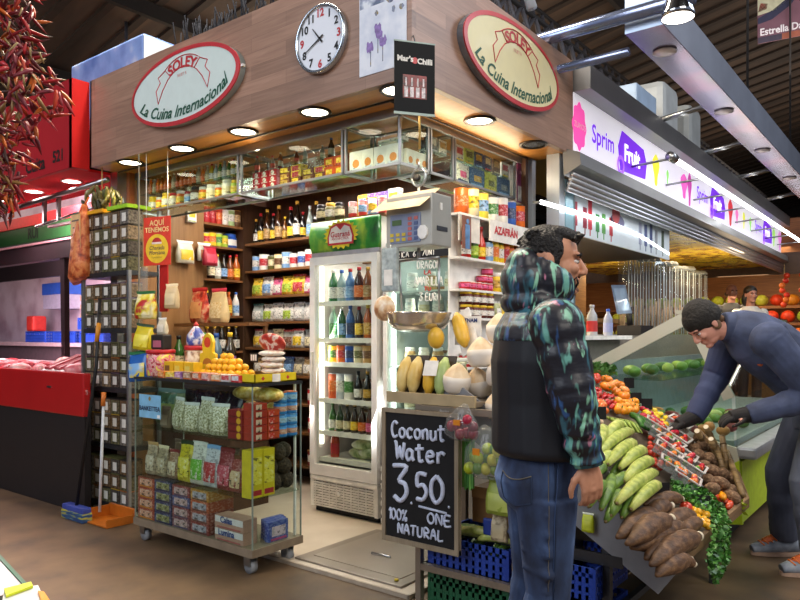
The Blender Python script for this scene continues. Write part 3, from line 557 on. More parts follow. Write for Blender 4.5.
BZ = (2.215, 1.955, 1.715, 1.475, 1.235, .99, .74, .49, .2)
for z in BZ: MB().b2(-.15, .158, -1.6, 1.1, z-.022, z).build('shelf', SW, t)
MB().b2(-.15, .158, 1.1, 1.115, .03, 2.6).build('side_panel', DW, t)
bk = lambda key, fn, noun, nm, cat, specs, k, y0, y1, wh, sc=None, x=1.55: row(noun, nm, cat, key, fn, specs, (x, y0, BZ[k]+.001), (x, y1, BZ[k]+.001), wh, noun+'s on the back wall', FACEX, .006, sc=sc)
bk('bottle_t', lambda: g_bottle(.31, .037, .42), 'tall bottle', 'bottle', 'bottle', spec(13, B_WINE, 21), 0, 3.05, 2.02, 'on the top back-wall shelf', [.75, .9, 1, .85, 1.05, .7, .95, 1.1])
bk('can_w', lambda: g_can(.135, .043), 'can', 'can', 'can', spec(9, [('white and red', 'white', 'silver', 'red'), ('blue', 'light blue', 'silver', 'white'), ('white', 'white', 'silver', 'blue'), ('cream', 'cream', 'gold', 'brown'), ('olive', 'olive', 'silver', 'cream')], 22), 1, 3.05, 2.13, 'on the second back-wall shelf', [1, 1.1, .95])
bk('bag', lambda: g_bag(.15, .07, .17, 3), 'bag', 'snack_bag', 'bag', spec(7, [('white', 'white', 'light blue', 'white'), ('white and blue', 'white', 'blue', 'blue'), ('yellow', 'yellow', 'lime', 'yellow'), ('yellow and red', 'yellow', 'red', 'red'), ('pink', 'pink', 'white', 'red'), ('blue', 'blue', 'white', 'white')], 23), 2, 3.04, 2.08, 'on the third back-wall shelf', [1, 1.05, .95])
bk('bag', None, 'bag', 'snack_bag', 'bag', spec(7, [('white', 'white', 'white', 'silver'), ('white green-marked', 'white', 'lime', 'white'), ('pale grey', '#c4c4c0', 'white', 'silver'), ('teal-edged', '#a9b6b2', 'white', '#2f6a68')], 24), 3, 3.04, 2.08, 'on the fourth back-wall shelf', [1, .95])
bk('bag', None, 'bag', 'snack_bag', 'bag', spec(7, [('grey', '#8f8c86', 'cream', 'grey'), ('cream', 'cream', 'tan', 'cream'), ('brown-labelled', '#a8a29a', '#6a3a24', 'red'), ('white', 'white', 'yellow', 'red')], 25), 4, 3.04, 2.08, 'on the fifth back-wall shelf', [1, .95])
bk('bag', None, 'bag', 'snack_bag', 'bag', spec(7, [('blue', '#3f5f8e', 'light blue', 'blue'), ('grey', '#7d7a74', 'cream', 'grey'), ('tan', 'tan', 'white', 'brown')], 26), 5, 3.04, 2.08, 'on the sixth back-wall shelf', [.95])
for k, cc in ((6, [('dark red', 'dark red', 'white', 'red'), ('red', 'red', 'white', 'white'), ('brown', 'brown', 'cream', 'white')]), (7, [('green', 'green', 'white', 'lime'), ('white', 'white', 'green', 'silver'), ('red', 'red', 'silver', 'white')]), (8, [('orange', 'orange', 'red', 'silver'), ('dark red', 'dark red', 'gold', 'white')])):
    bk('can_w', None, 'can', 'can', 'can', spec(5, cc, 30+k), k, 2.3, 1.85, f'between cart and fridge, {["seventh","eighth","lowest"][k-6]} back shelf', [1])
# inner ledge in front of the wood panel, with bags, jars and bottles behind the cart
t = thing('inner_counter', 'low dark wooden counter behind the glass cart inside the stall', 'counter', (.68, 2.5, .022))
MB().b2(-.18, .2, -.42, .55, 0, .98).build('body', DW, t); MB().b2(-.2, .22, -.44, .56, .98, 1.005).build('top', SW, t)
MB().b2(.0, .2, -.42, .55, 1.40, 1.425).build('raised_shelf', SW, t)
for y in (-.4, .53): MB().b2(.17, .2, y-.012, y+.012, 1.0, 1.40).build('upright', SW, t)
row('bottle', 'bottle', 'bottle', 'bottle_b', lambda: g_bottle(.33, .045, .3), [('green yellow-labelled', LIQ('#2e5a1e'), 'black', 'cream'), ('dark', LIQ('#12140e'), 'black', 'white'), ('bright green', LIQ('#3f8a2a'), 'green', 'green'), ('blue-labelled clear', LIQ('#5d7a8a'), 'blue', 'dark blue'), ('dark oil', LIQ('#2a2210'), 'yellow', 'purple')], (.60, 2.95, 1.028), (.60, 2.12, 1.028), 'behind the cart snacks', 'bottles behind the cart', FACEX)
put('snack_bag', kmesh('bag_big', lambda: g_bag(.22, .1, .30, 5), [WHITE]*3), (.78, 2.83, 1.448), FACEX, 'big red and brown snack bag on the raised inner shelf', 'bag', None, [speckle('bag_redbrown', [(.35, '#7a1c1c'), (.5, '#c9402e'), (.65, '#d8b08a')], 18, .35), C('#d9a06a'), C('#b3202a')])
put('snack_bag', kmesh('bag_big', None, None), (.78, 2.57, 1.448), FACEX, 'beige grain bag with pink and yellow trim on the raised inner shelf', 'bag', None, [C('#cdb98a'), speckle('bag_grain', [(.35, '#c9a86a'), (.6, '#e4d6ae')], 60, .4), C('#c03048')], sc=.95)
# hanging from the wood panel
def hang(nm, px, py, lb, cat, ms, sc=1, key='bag', y=3.05, grp=None):
    p = at(px, py, 'Y', y); me = KM[key]; h = max(v.co.z for v in me.vertices)*sc
    o = put(nm, me, (p.x, p.y, p.z-h/2), FACEY, lb, cat, grp, ms, sc=sc); return o
hang('snack_bag', 185, 252, 'clear bag with yellow label hanging on the wood panel', 'bag', [mat('#cfc9ba', .25), C('#d6b52a'), WHITE], 1.15)
hang('notice', 191, 217, 'white paper with a yellow triangle on the wood panel', 'notice', [WHITE, C('#c9c22e'), C('#8aa04a')], .9, 'packet_s', 3.08)
hang('snack_bag', 204, 252, 'clear packet of coloured sticks hanging by the end shelves', 'bag', [mat('#b9b4a4', .3), C('#b5653a'), WHITE], .95)
hang('snack_bag', 210, 256, 'shiny red packet hanging at the end shelves', 'bag', [C('#a81f34'), C('#c2485a'), C('#8a1428')], 1.0, y=3.0)
# ================================================================ DRINKS FRIDGE (front plane X=.96)
FRW = mat('#dcd9d6', .4, 0, .03)
t = thing('drinks_fridge', 'tall white glass-door drinks fridge with a green printed header', 'fridge', (.96, 1.32, .022))
w2 = .33
MB().b2(.0, .6, -w2, -w2+.025, .25, 1.93).b2(0, .6, w2-.025, w2, .25, 1.93).b2(.57, .6, -w2, w2, .25, 1.93).b2(.0, .6, -w2, w2, .05, .25).b2(0, .6, -w2, w2, 1.93, 2.17).build('cabinet', FRW, t)
mb = MB(); F_ = 32
rings = [[V((-.03-.028*sin(pi*i/10), y, 1.945+.23*i/10)) for i in range(11)]+[V((.0, y, 2.175)), V((.0, y, 1.945))] for y in (-w2, w2)]
hd = speckle('header_green', [(.3, '#0f4a23'), (.5, '#2f8a35'), (.7, '#a9c93a')], 7, .3, (1, 1, .7), detail=6)
MB().loft(rings, True, True).build('header', hd, t)
HX = -.062
def star(n, r0, r1, cz, x, sy=1.0, sz=1.0): return [V((x, sy*(r1 if i % 2 else r0)*cos(pi*i/n), cz+sz*(r1 if i % 2 else r0)*sin(pi*i/n))) for i in range(2*n)]
MB().prism(star(20, .145, .175, 2.06, HX+.001, 1, .62), (-.002, 0, 0)).build('sunburst', mat('#e0d22c', .4, 0, .05), t)
MB().prism([V((HX-.003, y, z)) for y, z in ((-.125, 1.985), (.125, 1.985), (.13, 2.04), (.10, 2.12), (.04, 2.14), (-.04, 2.14), (-.10, 2.12), (-.13, 2.04))], (-.002, 0, 0)).build('badge', REDS, t)
MB().prism([V((HX-.0055, y, z)) for y, z in ((-.11, 2.0), (.11, 2.0), (.114, 2.045), (.088, 2.108), (.04, 2.125), (0, 2.09), (-.04, 2.125), (-.088, 2.108), (-.114, 2.045))], (-.001, 0, 0)).build('badge_face', WHITE, t)
text('lettering', 'Guaran\u00e1', .056, (HX-.007, 0, 2.06), (0, -1, 0), (0, 0, 1), REDS, t, bold=.001); text('small_lettering', 'ANTARCTICA', .027, (HX-.007, 0, 2.028), (0, -1, 0), (0, 0, 1), REDS, t)
MB().b2(-.03, 0, -w2, w2, 1.915, 1.945).build('trim_strip', mat('#a9a6a8', .4, .4), t)
d = bpy.data.objects.new('door', MB().b2(-.05, -.002, w2-.05, w2, .28, 1.91).b2(-.05, -.002, -w2, -w2+.05, .28, 1.91).b2(-.05, -.002, -w2+.05, w2-.05, 1.85, 1.91).b2(-.05, -.002, -w2+.05, w2-.05, .28, .36).mesh('door', FRW)); COL.objects.link(d); d.parent = t
MB().b2(-.028, -.026, -w2+.05, w2-.05, .36, 1.85).build('pane', glassmat('fridge_glass', '#f3f7f4', .5, .02), d)
MB().b2(-.07, -.05, w2-.04, w2-.02, .8, 1.2).build('handle', OFFW, d)
mb = MB()
for k in range(11): mb.b2(-.035, -.015, -w2+.03, w2-.03, .045+k*.019, .055+k*.019)
for k in range(9): mb.b2(-.028, -.012, -w2+.04+k*.072, -w2+.052+k*.072, .045, .245)
mb.b2(-.04, -.0, w2-.03, w2, .04, .27).b2(-.04, 0, -w2, -w2+.03, .04, .27).b2(-.045, 0, -w2, w2, .245, .275).build('grille', WHITE, t)
MB().lathe([(0, .0), (.022, .0), (.018, .012)], (-.035, .05, .16), 14, axis=(-1, 0, 0)).build('badge_knob', WHITE, t)
MB().b2(.0, .55, -w2+.02, w2-.02, .0, .05).build('plinth', BLACK, t)
SH = (.40, .60, .845, 1.12, 1.30, 1.575)
for z in SH: MB().b2(.03, .56, -w2+.03, w2-.03, z-.012, z).b2(.02, .03, -w2+.03, w2-.03, z-.03, z+.006).build('shelf', WHITE, t)
MB().tube([(.045, w2-.04, .5), (.045, w2-.04, 1.85)], .012, 8).build('light_tube', emis('#fff6e6', 6), t)
area('fridge_lamp', (.985, 1.56, 1.25), (1.2, 1.25, 1.1), .04, 5, NEUT, 1.2); area('fridge_lamp', (1.2, 1.32, 1.92), (1.2, 1.32, 0), .4, 3, NEUT)
FY0, FY1, FX = 1.58, 1.06, 1.05
def fr(noun, nm, cat, key, fn, specs, k, wh, sc, x=FX): row(noun, nm, cat, key, fn, specs, (x, FY0, SH[k]+.023), (x, FY1, SH[k]+.023), wh, noun+'s in the fridge', FACEX, sc=sc)
row('big bottle', 'bottle', 'bottle', 'bottle_f', lambda: g_bottle(.27, .04, .33), [('green', LIQ('#2a6a3a'), 'white', 'white'), ('pale', LIQ('#8fa8a8'), 'blue', 'white'), ('blue', LIQ('#4a76b0'), 'red', 'light blue'), ('cola-brown', LIQ('#3a120a'), 'red', 'orange'), ('amber', LIQ('#8a4a1c'), 'gold', 'tan'), ('amber', LIQ('#9a5a20'), 'green', 'orange')], (FX, FY0, 1.598), (FX, FY1, 1.598), 'on the top shelf of the fridge', 'bottles in the fridge', FACEX, sc=[.93, .9, .92, .95])
row('big bottle', 'bottle', 'bottle', 'bottle_b', None, [('clear green-labelled', LIQ('#9fb8a8'), 'white', 'green'), ('green', LIQ('#2a5a35'), 'white', 'light blue'), ('blue', LIQ('#3f6ab0'), 'blue', 'dark blue'), ('dark yellow-labelled', LIQ('#2a130c'), 'red', 'yellow'), ('orange', LIQ('#a8541c'), 'yellow', 'gold'), ('red-brown', LIQ('#6a1c12'), 'red', 'orange')], (FX, FY0, 1.323), (FX, FY1, 1.323), 'on the second shelf of the fridge', 'bottles in the fridge', FACEX, sc=[.75, .72])
fr('can', 'can', 'can', 'can_w', None, [('green and yellow', 'yellow', 'green', 'green'), ('red and yellow', 'orange', 'red', 'red'), ('blue', 'blue', 'silver', 'dark blue'), ('cream', 'cream', 'gold', 'olive'), ('tan', 'tan', 'gold', 'brown'), ('yellow', 'yellow', 'gold', 'gold')], 3, 'on the third shelf of the fridge', [.95])
row('slim can', 'can', 'can', 'can_slim', lambda: g_can(.19, .036), [('orange', '#d4592a', 'silver', 'orange'), ('silver', 'silver', 'silver', 'white'), ('white and green', 'white', 'silver', 'green')], (FX, FY0, SH[2]+.023), (FX, 1.34, SH[2]+.023), 'on the fourth shelf of the fridge', 'slim cans in the fridge', FACEX, sc=[1])
row('beer bottle', 'bottle', 'bottle', 'bottle_beer', lambda: g_bottle(.215, .032, .42), [('dark', LIQ('#120d0a'), 'black', 'white'), ('dark gold-labelled', LIQ('#16100a'), 'gold', 'gold'), ('dark green', LIQ('#14210f'), 'green', 'cream')], (FX, 1.33, SH[2]+.023), (FX, 1.06, SH[2]+.023), 'on the fridge fourth shelf beside the cans', 'beer bottles in the fridge', FACEX, sc=[1])
row('beer bottle', 'bottle', 'bottle', 'bottle_beer', None, [('green', LIQ('#3a6a2a'), 'green', 'white'), ('green', LIQ('#24421a'), 'silver', 'cream'), ('dark gold-capped', LIQ('#1c170c'), 'gold', 'cream'), ('brown', LIQ('#2f1d0c'), 'gold', 'yellow'), ('brown white-capped', LIQ('#3a2010'), 'white', 'orange'), ('pink-labelled', LIQ('#4a2016'), 'white', 'pink'), ('amber', LIQ('#5c2c12'), 'silver', 'red')], (FX, FY0, SH[1]+.023), (FX, FY1, SH[1]+.023), 'on the fifth shelf of the fridge', 'beer bottles in the fridge', FACEX, sc=[1])
put('bottle', kmesh('bottle_f', None, None), (FX, 1.52, SH[0]+.023), 0, 'red sauce bottle standing on the fridge floor', 'bottle', None, [LIQ('#b5402a'), WHITE, C('red')], sc=.85)
LET = speckle('lettuce', [(.35, '#5f7a3a'), (.5, '#c8cf9a'), (.65, '#e4e2cc')], 12, .5, bump=.4)
for i, (y, z) in enumerate(((1.30, .0), (1.18, .01), (1.24, .07))):
    put('salad_pack', MB().ell((0, 0, .042), (.05, .12, .042)).mesh('salad_pack', LET), (1.1, y, SH[0]+.023+z), .3*i, f'pale leafy vegetable pack, {["left one","right one","upper one"][i]} on the fridge floor', 'vegetable', 'salad packs in the fridge')
# goods standing on the fridge
t = thing('fridge_top_board', 'wooden board laid on top of the green-topped fridge', 'board', (1.22, 1.32, 2.1925)); MB().b2(-.26, .24, -.36, .36, .001, .02).build('plank', SW, t)
T0 = 2.2135
row('jar', 'jar', 'jar', 'jar_m', lambda: g_jar(.13, .04), [('dark olive', '#2d2a16', 'black', 'cream'), ('pale olive', '#6f6a42', 'gold', 'white'), ('dark olive', '#39361c', 'black', 'cream')], (1.0, 1.66, T0), (1.0, 1.38, T0), 'on the fridge top board', 'jars on the fridge', FACEX)
row('tin', 'tin', 'tin', 'tin_t', None, [('red', '#c23a32', 'silver', 'white'), ('red', '#c23a32', 'silver', 'light blue'), ('blue and yellow', 'light blue', 'silver', 'yellow'), ('red', '#c23a32', 'silver', 'white')], (1.02, 1.36, T0), (1.02, .98, T0), 'on the fridge top board', 'tins on the fridge', FACEX, sc=[.8])
row('packet', 'packet', 'packet', 'packet_tall', lambda: g_box(.1, .05, .2, (.1, .9, .4, .85)), [('yellow', 'yellow', 'blue', 'red'), ('purple', 'purple', 'yellow', 'dark blue'), ('purple', '#5a3a9a', 'white', 'pink'), ('white', 'white', 'yellow', 'cream')], (1.16, 1.37, T0), (1.16, .97, T0), 'behind the tins on the fridge top', 'packets on the fridge', FACEX)
# ================================================================ LIT GLASS DISPLAY CABINET (front X=.5)
t = thing('display_cabinet', 'white lit glass-fronted chiller cabinet with chalk writing on its glass', 'display cabinet', (.96, .665, .022))
y0, y1 = -.285, .285
MB().b2(.0, .6, y1-.03, y1, .3, 1.95).b2(0, .6, y0, y0+.02, .3, 1.95).b2(.57, .6, y0, y1, .3, 1.95).b2(0, .6, y0, y1, .0, .45).b2(0, .6, y0, y1, 1.93, 1.97).build('cabinet', mat('#b4bdb8', .45, 0, .05), t)
cd_ = bpy.data.objects.new('door', MB().b2(-.03, -.002, y1-.03, y1, .5, 1.92).b2(-.03, -.002, y0, y0+.025, .5, 1.92).b2(-.03, -.002, y0, y1, 1.89, 1.94).b2(-.03, -.002, y0, y1, .45, .52).mesh('door', WHITE)); COL.objects.link(cd_); cd_.parent = t
MB().b2(-.016, -.014, y0+.025, y1-.03, .52, 1.89).build('pane', glassmat('cab_glass', '#f0f6f2', .5), cd_)
for z in (.78, 1.1, 1.45, 1.62): MB().b2(.03, .56, y0+.02, y1-.03, z, z+.012).build('shelf', mat('#d4dedb', .2), t)
MB().tube([(.04, y1-.045, .55), (.04, y1-.045, 1.85)], .012, 8).build('light_tube', emis('#fafffc', 5), t)
for k in range(7): MB().b2(-.055, -.0, .225, .285, .02+.06*k, .055+.06*k).build('vent_rib', WHITE, t)
area('cabinet_lamp', (1.0, .9, 1.15), (1.25, .6, 1.0), .04, 3.2, (.98, 1, .98), 1.2); area('cabinet_lamp', (1.2, .66, 1.93), (1.2, .66, 0), .3, 1.6, (.98, 1, .98))
CH = mat('#e8e6e2', .8, 0, .05); CHR = mat('#c8504a', .8, 0, .05)
MB().b2(-.034, -.031, y0, y1-.02, 1.845, 1.905).build('black_strip', BLACK, cd_)
for k, (wd, o, h_, w_, m_) in enumerate((('CARICA', .22, .034, .028, CH), ('6', .02, .034, .026, CH), ('/UNI', -.06, .034, .024, CH))):
    mb = MB(); chalk(mb, wd, (-.036, o, 1.857), (0, -1, 0), (0, 0, 1), h_, w_, .003, 1.1); mb.build('chalk_price', m_, cd_)
for wd, o, z, h_, w_, m_ in (('DRAGON', .0, 1.775, .05, .03, CH), ('LA', -.06, 1.735, .026, .028, CHR), ('AMARILLA', .02, 1.665, .055, .029, CH), ('TU', -.06, 1.625, .026, .028, CHR), ('3 EURO', -.02, 1.56, .05, .03, CH)):
    mb = MB(); chalk(mb, wd, (-.018, o, z), (0, -1, -.04), (0, 0, 1), h_, w_, .0038); mb.build('chalk_word', m_, cd_)
for k, (z, n) in enumerate(((1.654, 3), (1.484, 4), (1.134, 4), (.814, 4))):
    row('lidded tub', 'tub', 'tub', 'jar_m', None, spec(n, [('white', 'white', 'white', 'cream'), ('pale', '#c9d0c8', 'white', 'white'), ('tan', 'tan', 'white', 'cream')], 40+k), (1.1, .9, z), (1.1, .42, z), f'on the {["top","second","third","lowest"][k]} shelf of the lit cabinet', 'tubs in the lit cabinet', FACEX)
# ================================================================ WHITE SHELVES ON THE SHORT SIDE (front Y ~ .3)
t = thing('spice_shelving', 'white shelving unit of spices and sauces under the short canopy side', 'shelving', (1.36, .45, .022))
x0, x1 = -.48, .46
for z in (.9, 1.12, 1.44, 1.625, 1.83, 2.11): MB().b2(x0, x1, -.17, -.085, z-.015, z).build('shelf', WHITE, t)
MB().b2(x0, x1, -.09, -.082, .0, 2.11).build('back_panel', WHITE, t); MB().b2(x0, x1, -.17, -.085, .0, .88).build('base', OFFW, t)
MB().b2(x0, x0+.25, -.165, -.155, 1.93, 2.095).build('side_panel', OFFW, t)
t2 = thing('shelf_sign', 'white shelf sign with red lettering above the sauce bottles', 'sign', (1.42, .265, 1.985)); MB().b2(-.2, .4, -.004, .004, 0, .145).build('panel', WHITE, t2); text('lettering', 'AZAFR\u00c1N', .072, (.02, -.005, .075), (1, 0, 0), (0, 0, 1), REDS, t2, bold=.003)
t2 = thing('photo_card', 'photo card of a person in blue beside the weighing scale', 'card', (.93, .262, 1.90)); MB().b2(-.05, .05, -.004, .003, 0, .21).build('card', mat('#8a5a48', .4, 0, .3, 8), t2)
MB().b2(-.02, .03, -.006, -.004, .0, .075).b2(-.022, .032, -.006, -.004, .075, .155).lathe([(0, 0), (.017, 0)], (.005, -.006, .175), 12, axis=(0, -1, 0), cap=False).build('printed_figure', mat('#5b84b5', .4, 0, .3, 20), t2)
SF = .322; zz = lambda z: z+.0235
row('tin', 'tin', 'tin', 'tin_big', lambda: g_can(.17, .075), [('orange', '#d0601c', 'orange', 'orange'), ('cream yellow-printed', 'cream', 'gold', 'yellow'), ('yellow', '#e4d04a', 'gold', 'light blue'), ('green and white', 'white', 'silver', 'green'), ('white and red', 'white', 'silver', 'red'), ('blue', 'blue', 'silver', 'dark blue'), ('orange', 'orange', 'black', 'red')], (.90, .325, zz(2.11)), (1.80, .325, zz(2.11)), 'on the top white shelf', 'tins on the white shelf', FACEY, sc=[(.64, .64, .95), (.66, .66, 1.05), (.6, .6, 1)])
row('bottle', 'bottle', 'bottle', 'bottle_hot', lambda: g_bottle(.225, .034, .45), [('red sauce', LIQ('#a81e16'), 'red', 'white'), ('green sauce', LIQ('#4f7a2a'), 'red', 'lime'), ('red yellow-labelled sauce', LIQ('#b02a14'), 'red', 'yellow')], (.97, SF, zz(1.83)), (1.25, SF, zz(1.83)), 'on the second white shelf', 'sauce bottles on the white shelf', FACEY, sc=[1])
row('jar', 'jar', 'jar', 'jar_spice', lambda: g_jar(.16, .036), [('blue', 'light blue', 'black', 'white'), ('yellow', 'yellow', 'black', 'orange'), ('green-topped', 'yellow', 'green', 'white'), ('orange', 'orange', 'yellow', 'red'), ('orange', 'orange', 'yellow', 'yellow'), ('amber', 'amber', 'orange', 'orange'), ('blue', 'blue', 'dark blue', 'light blue')], (1.26, SF, zz(1.83)), (1.78, SF, zz(1.83)), 'beside the sauce bottles on the second white shelf', 'spice jars on the white shelf', FACEY, sc=[1, 1.08])
row('small pot', 'pot', 'pot', 'pot_small', lambda: g_can(.05, .04), [('red', 'red', 'white', 'pink')]*5, (.97, SF, zz(1.625)), (1.32, SF, zz(1.625)), 'on the third white shelf', 'red pots on the white shelf', FACEY, sc=[1])
row('small pot', 'pot', 'pot', 'pot_small', None, [('red', 'red', 'white', 'pink')]*2, (1.18, SF, zz(1.678)), (1.32, SF, zz(1.678)), 'stacked second on the third white shelf', 'red pots on the white shelf', FACEY, sc=[1])
put('pot', KM['pot_small'], (1.285, SF, zz(1.731)), 0, 'red small pot topmost of the stack on the third white shelf', 'pot', 'red pots on the white shelf', [C('red'), C('white'), C('pink')])
row('spice jar', 'jar', 'jar', 'jar_s', None, spec(6, [('yellow', 'yellow', 'white', 'gold'), ('orange', 'orange', 'white', 'yellow'), ('pale', 'cream', 'yellow', 'white')], 51), (1.36, SF, zz(1.625)), (1.80, SF, zz(1.625)), 'on the third white shelf', 'spice jars on the white shelf', FACEY, sc=[1.2])
row('pot', 'pot', 'pot', 'pot_dark', lambda: g_jar(.085, .045), [('yellow-lidded brown', '#5a1f14', 'yellow', 'white')]*4, (.97, SF, zz(1.44)), (1.34, SF, zz(1.44)), 'on the fourth white shelf', 'brown pots on the white shelf', FACEY, sc=[1])
row('pot', 'pot', 'pot', 'pot_dark', None, [('yellow-lidded brown', '#5a1f14', 'yellow', 'white')]*4, (.97, SF, zz(1.526)), (1.34, SF, zz(1.526)), 'stacked on top on the fourth white shelf', 'brown pots on the white shelf', FACEY, sc=[1])
row('spice bag', 'spice_bag', 'bag', 'bag_s', lambda: g_bag(.08, .04, .12, 9), spec(6, [('clear yellow', '#d6c88a', 'yellow', 'white'), ('pale green', '#b9bd8a', 'white', 'white'), ('tan', 'tan', 'cream', 'white')], 52), (1.38, SF, zz(1.44)), (1.82, SF, zz(1.44)), 'on the fourth white shelf', 'spice bags on the white shelf', FACEY, sc=[1])
row('tub', 'tub', 'tub', 'pot_dark', None, spec(8, [('red', 'red', 'white', 'white'), ('yellow', 'yellow', 'gold', 'white')], 53), (.97, SF, zz(1.12)), (1.80, SF, zz(1.12)), 'on the lowest white shelf', 'tubs on the white shelf', FACEY, sc=[1.1])
# ================================================================ HANGING SCALE
SCM = mat('#a9a79e', .38, .35, .06, 5)
t = thing('weighing_scale', 'grey hanging shop scale with keypad and a round steel pan', 'scale', (.345, .21, 1.84))
MB().box((0, 0, .145), (.19, .32, .29), bev=.008).build('housing', SCM, t)
k = bpy.data.objects.new('keypad', MB().b2(-.101, -.095, -.085, .125, .025, .185).mesh('keypad', mat('#7f8aa6', .4, 0, .05))); COL.objects.link(k); k.parent = t
MB().b2(-.104, -.101, .045, .11, .125, .155).build('screen', mat('#4f6a3a', .3), k)
for r_ in range(5):
    for c_ in range(5):
        nm = '#c9b23a' if r_ < 2 and c_ < 3 else ('#b8605a' if c_ == 3 or r_ == 4 else '#4a5a86')
        if r_ > 1 and c_ < 3: continue
        MB().b2(-.105, -.101, .112-c_*.042-.012-(0 if c_ < 3 else .0), .112-c_*.042+.012, .035+r_*.028, .053+r_*.028).build('key', mat(nm, .4), k)
MB().prism([(-.104, -.1+.035*cos(a), .075+.04*sin(a)) for a in [i*pi/4+pi/8 for i in range(8)]], (.01, 0, 0)).build('tag', WHITE, t)
MB().b2(-.02, .0, -.164, -.158, .2, .24).build('switch', WHITE, t); MB().b2(-.05, .05, -.164, -.158, .085, .11).build('slot', DKSTEEL, t)
cb = speckle('cardboard_pale', [(.3, '#b9a283'), (.6, '#d8c6a8')], 6, .8)
MB().prism([(-.03, -.165, .315), (-.03, .17, .315), (-.165, .22, .205), (-.165, -.13, .205)], (.004, 0, .005)).build('cardboard_lid', cb, t)
MB().tube([(0, 0, .29), (0, 0, .35)], .008, 8).tube([(0, .05*cos(a), .405+.05*sin(a)) for a in [i*2*pi/20 for i in range(21)]], .006, 6).tube([(0, 0, .455), (0, 0, .497)], .006, 6).build('hook', STEEL, t)
MB().lathe([(0, 0), (.022, 0), (.022, .015), (0, .015)], (-.01, 0, .40), 14, axis=(-1, 0, 0)).build('dial', BLACK, t)
MB().tube([(0, 0, 0), (0, 0, -.06)], .01, 8).tube([(0, .14, -.06), (0, -.14, -.06)], .009, 8).tube([(0, .14, -.06), (0, .12, -.36)], .006, 6).tube([(0, -.14, -.06), (0, -.14, -.36)], .006, 6).build('yoke', STEEL, t)
MB().lathe([(.0, -.475), (.09, -.472), (.145, -.455), (.172, -.42), (.18, -.378), (.186, -.368), (.186, -.362), (.176, -.372), (.166, -.415), (.14, -.445), (.0, -.462)], (0, .0, 0), 32, cap=False).build('pan', mat('#cfcac2', .2, .8, .03, 4), t)
t = thing('plastic_bag', 'clear plastic bag of papers hanging under the left side of the scale', 'bag', (.25, .34, 1.60))
MB().box((0, 0, .12), (.035, .11, .25), bev=.012).build('pouch', mat('#a9b4b4', .25, 0, .25, 25), t); MB().b2(-.0205, -.018, -.03, .03, .03, .12).build('paper', WHITE, t); MB().tube([(0, 0, .245), (.0, -.005, .262)], .004, 6).build('tie', WHITE, t)
t = thing('bread_bag', 'clear bag of rusks hanging beside the scale pan', 'bag', (.31, .43, 1.43)); me = MB().ell((0, 0, .075), (.045, .075, .075)).build('pouch', speckle('rusk', [(.35, '#a8724a'), (.5, '#d8b48a'), (.65, '#e8d8c0')], 18, .3, bump=.3), t)
MB().tube([(0, 0, .148), (0, .0, .20)], .006, 6).build('tie', WHITE, t)
# ================================================================ SPICE RACK AT THE LEFT (front X=0)
RY0, RY1 = 3.26, 2.62
RKZ = (.07, .52, .95, 1.40, 1.83)
t = thing('spice_rack', 'tall steel and glass rack of spice jars at the left end of the stall', 'rack', (.12, 2.94, 0))
mb = MB()
for z in RKZ: MB().b2(-.13, .13, -.34, .33, z-.035, z).build('shelf', DKSTEEL, t)
for x in (-.125, .125):
    for y in (-.335, .325): MB().b2(x-.012, x+.012, y-.012, y+.012, 0, 1.83 if x < 0 else 2.3).build('post', ALU, t)
SPC = [('dark', '#4f4840', '#2a2622', '#d8d4ca'), ('brown', '#64503a', '#2a2622', '#cfcabd'), ('grey', '#6f685f', '#2a2622', '#dedad0'), ('olive', '#5f5b42', '#2a2622', '#d4d0c2'), ('tan', '#7d6a52', '#2a2622', '#d9d2c6')]
LID = {'yellow': '#a88a2e', 'dark': '#2f2a26', 'grey': '#6f6a64', 'purple': '#5a4658', 'orange': '#9a5f2a', 'black': '#1d1b1a', 'olive': '#5a5a34'}
def spice(sz):
    w_, d_, h_ = sz; mb = MB(); mb.m(0).box((0, 0, h_*.465), (w_*.93, d_, h_*.92), bev=.006); mb.m(1).box((0, 0, h_*.965), (w_*.96, d_, h_*.06), bev=.003); mb.m(2).b2(-w_*.22, w_*.2, -d_/2-.0015, -d_/2+.001, h_*.2, h_*.74); return mb
jar_sizes = {}
def spice_rows(z, nrow, ncol, h, tier, y0=RY0-.01, y1=RY1+.0, x=.06, seed=0):
    r = random.Random(seed); w_ = (y0-y1)/ncol; key = f'spice{ncol}_{h:.3f}'
    for k in range(nrow):
        lidw = r.choice(list(LID))
        for i in range(ncol):
            wd, a, b, c = r.choice(SPC); me = kmesh(key, lambda: spice((w_, .12, h)), [WHITE]*3)
            lw = lidw if r.random() < .7 else r.choice(list(LID))
            lb = f'{wd} spice jar with {lw} lid, {pos(i, ncol)}, {["bottom","second","third","top"][k if k < nrow-1 else 3]} row on rack\u2019s {tier}'
            put('spice_jar', me, (x, y0-w_*(i+.5), z+.0005+k*(h+.0006)), FACEX, lb, 'jar', 'spice jars in the left rack', [mat(a, .22, 0, .45, 55), C(LID[lw]), C(c)], sc=1)
spice_rows(RKZ[4], 4, 5, .115, 'top', seed=1)
spice_rows(RKZ[3], 3, 5, .115, 'second tier', seed=2)
spice_rows(RKZ[2], 3, 5, .115, 'third tier', seed=3)
spice_rows(RKZ[1], 3, 5, .115, 'fourth tier', seed=4)
spice_rows(RKZ[0], 3, 5, .115, 'lowest tier', seed=5)
for i, (y, c, w_) in enumerate(((3.1, '#e0a21e', 'orange-yellow'), (2.75, '#9ccf2a', 'lime green'))):
    put('box', MB().box((0, 0, .015), (.2, .28, .03), bev=.004).mesh('flat_lid', C(c)), (.08, y, RKZ[4]+.464), 0, f'{w_} flat lid on top of the spice rack', 'lid')
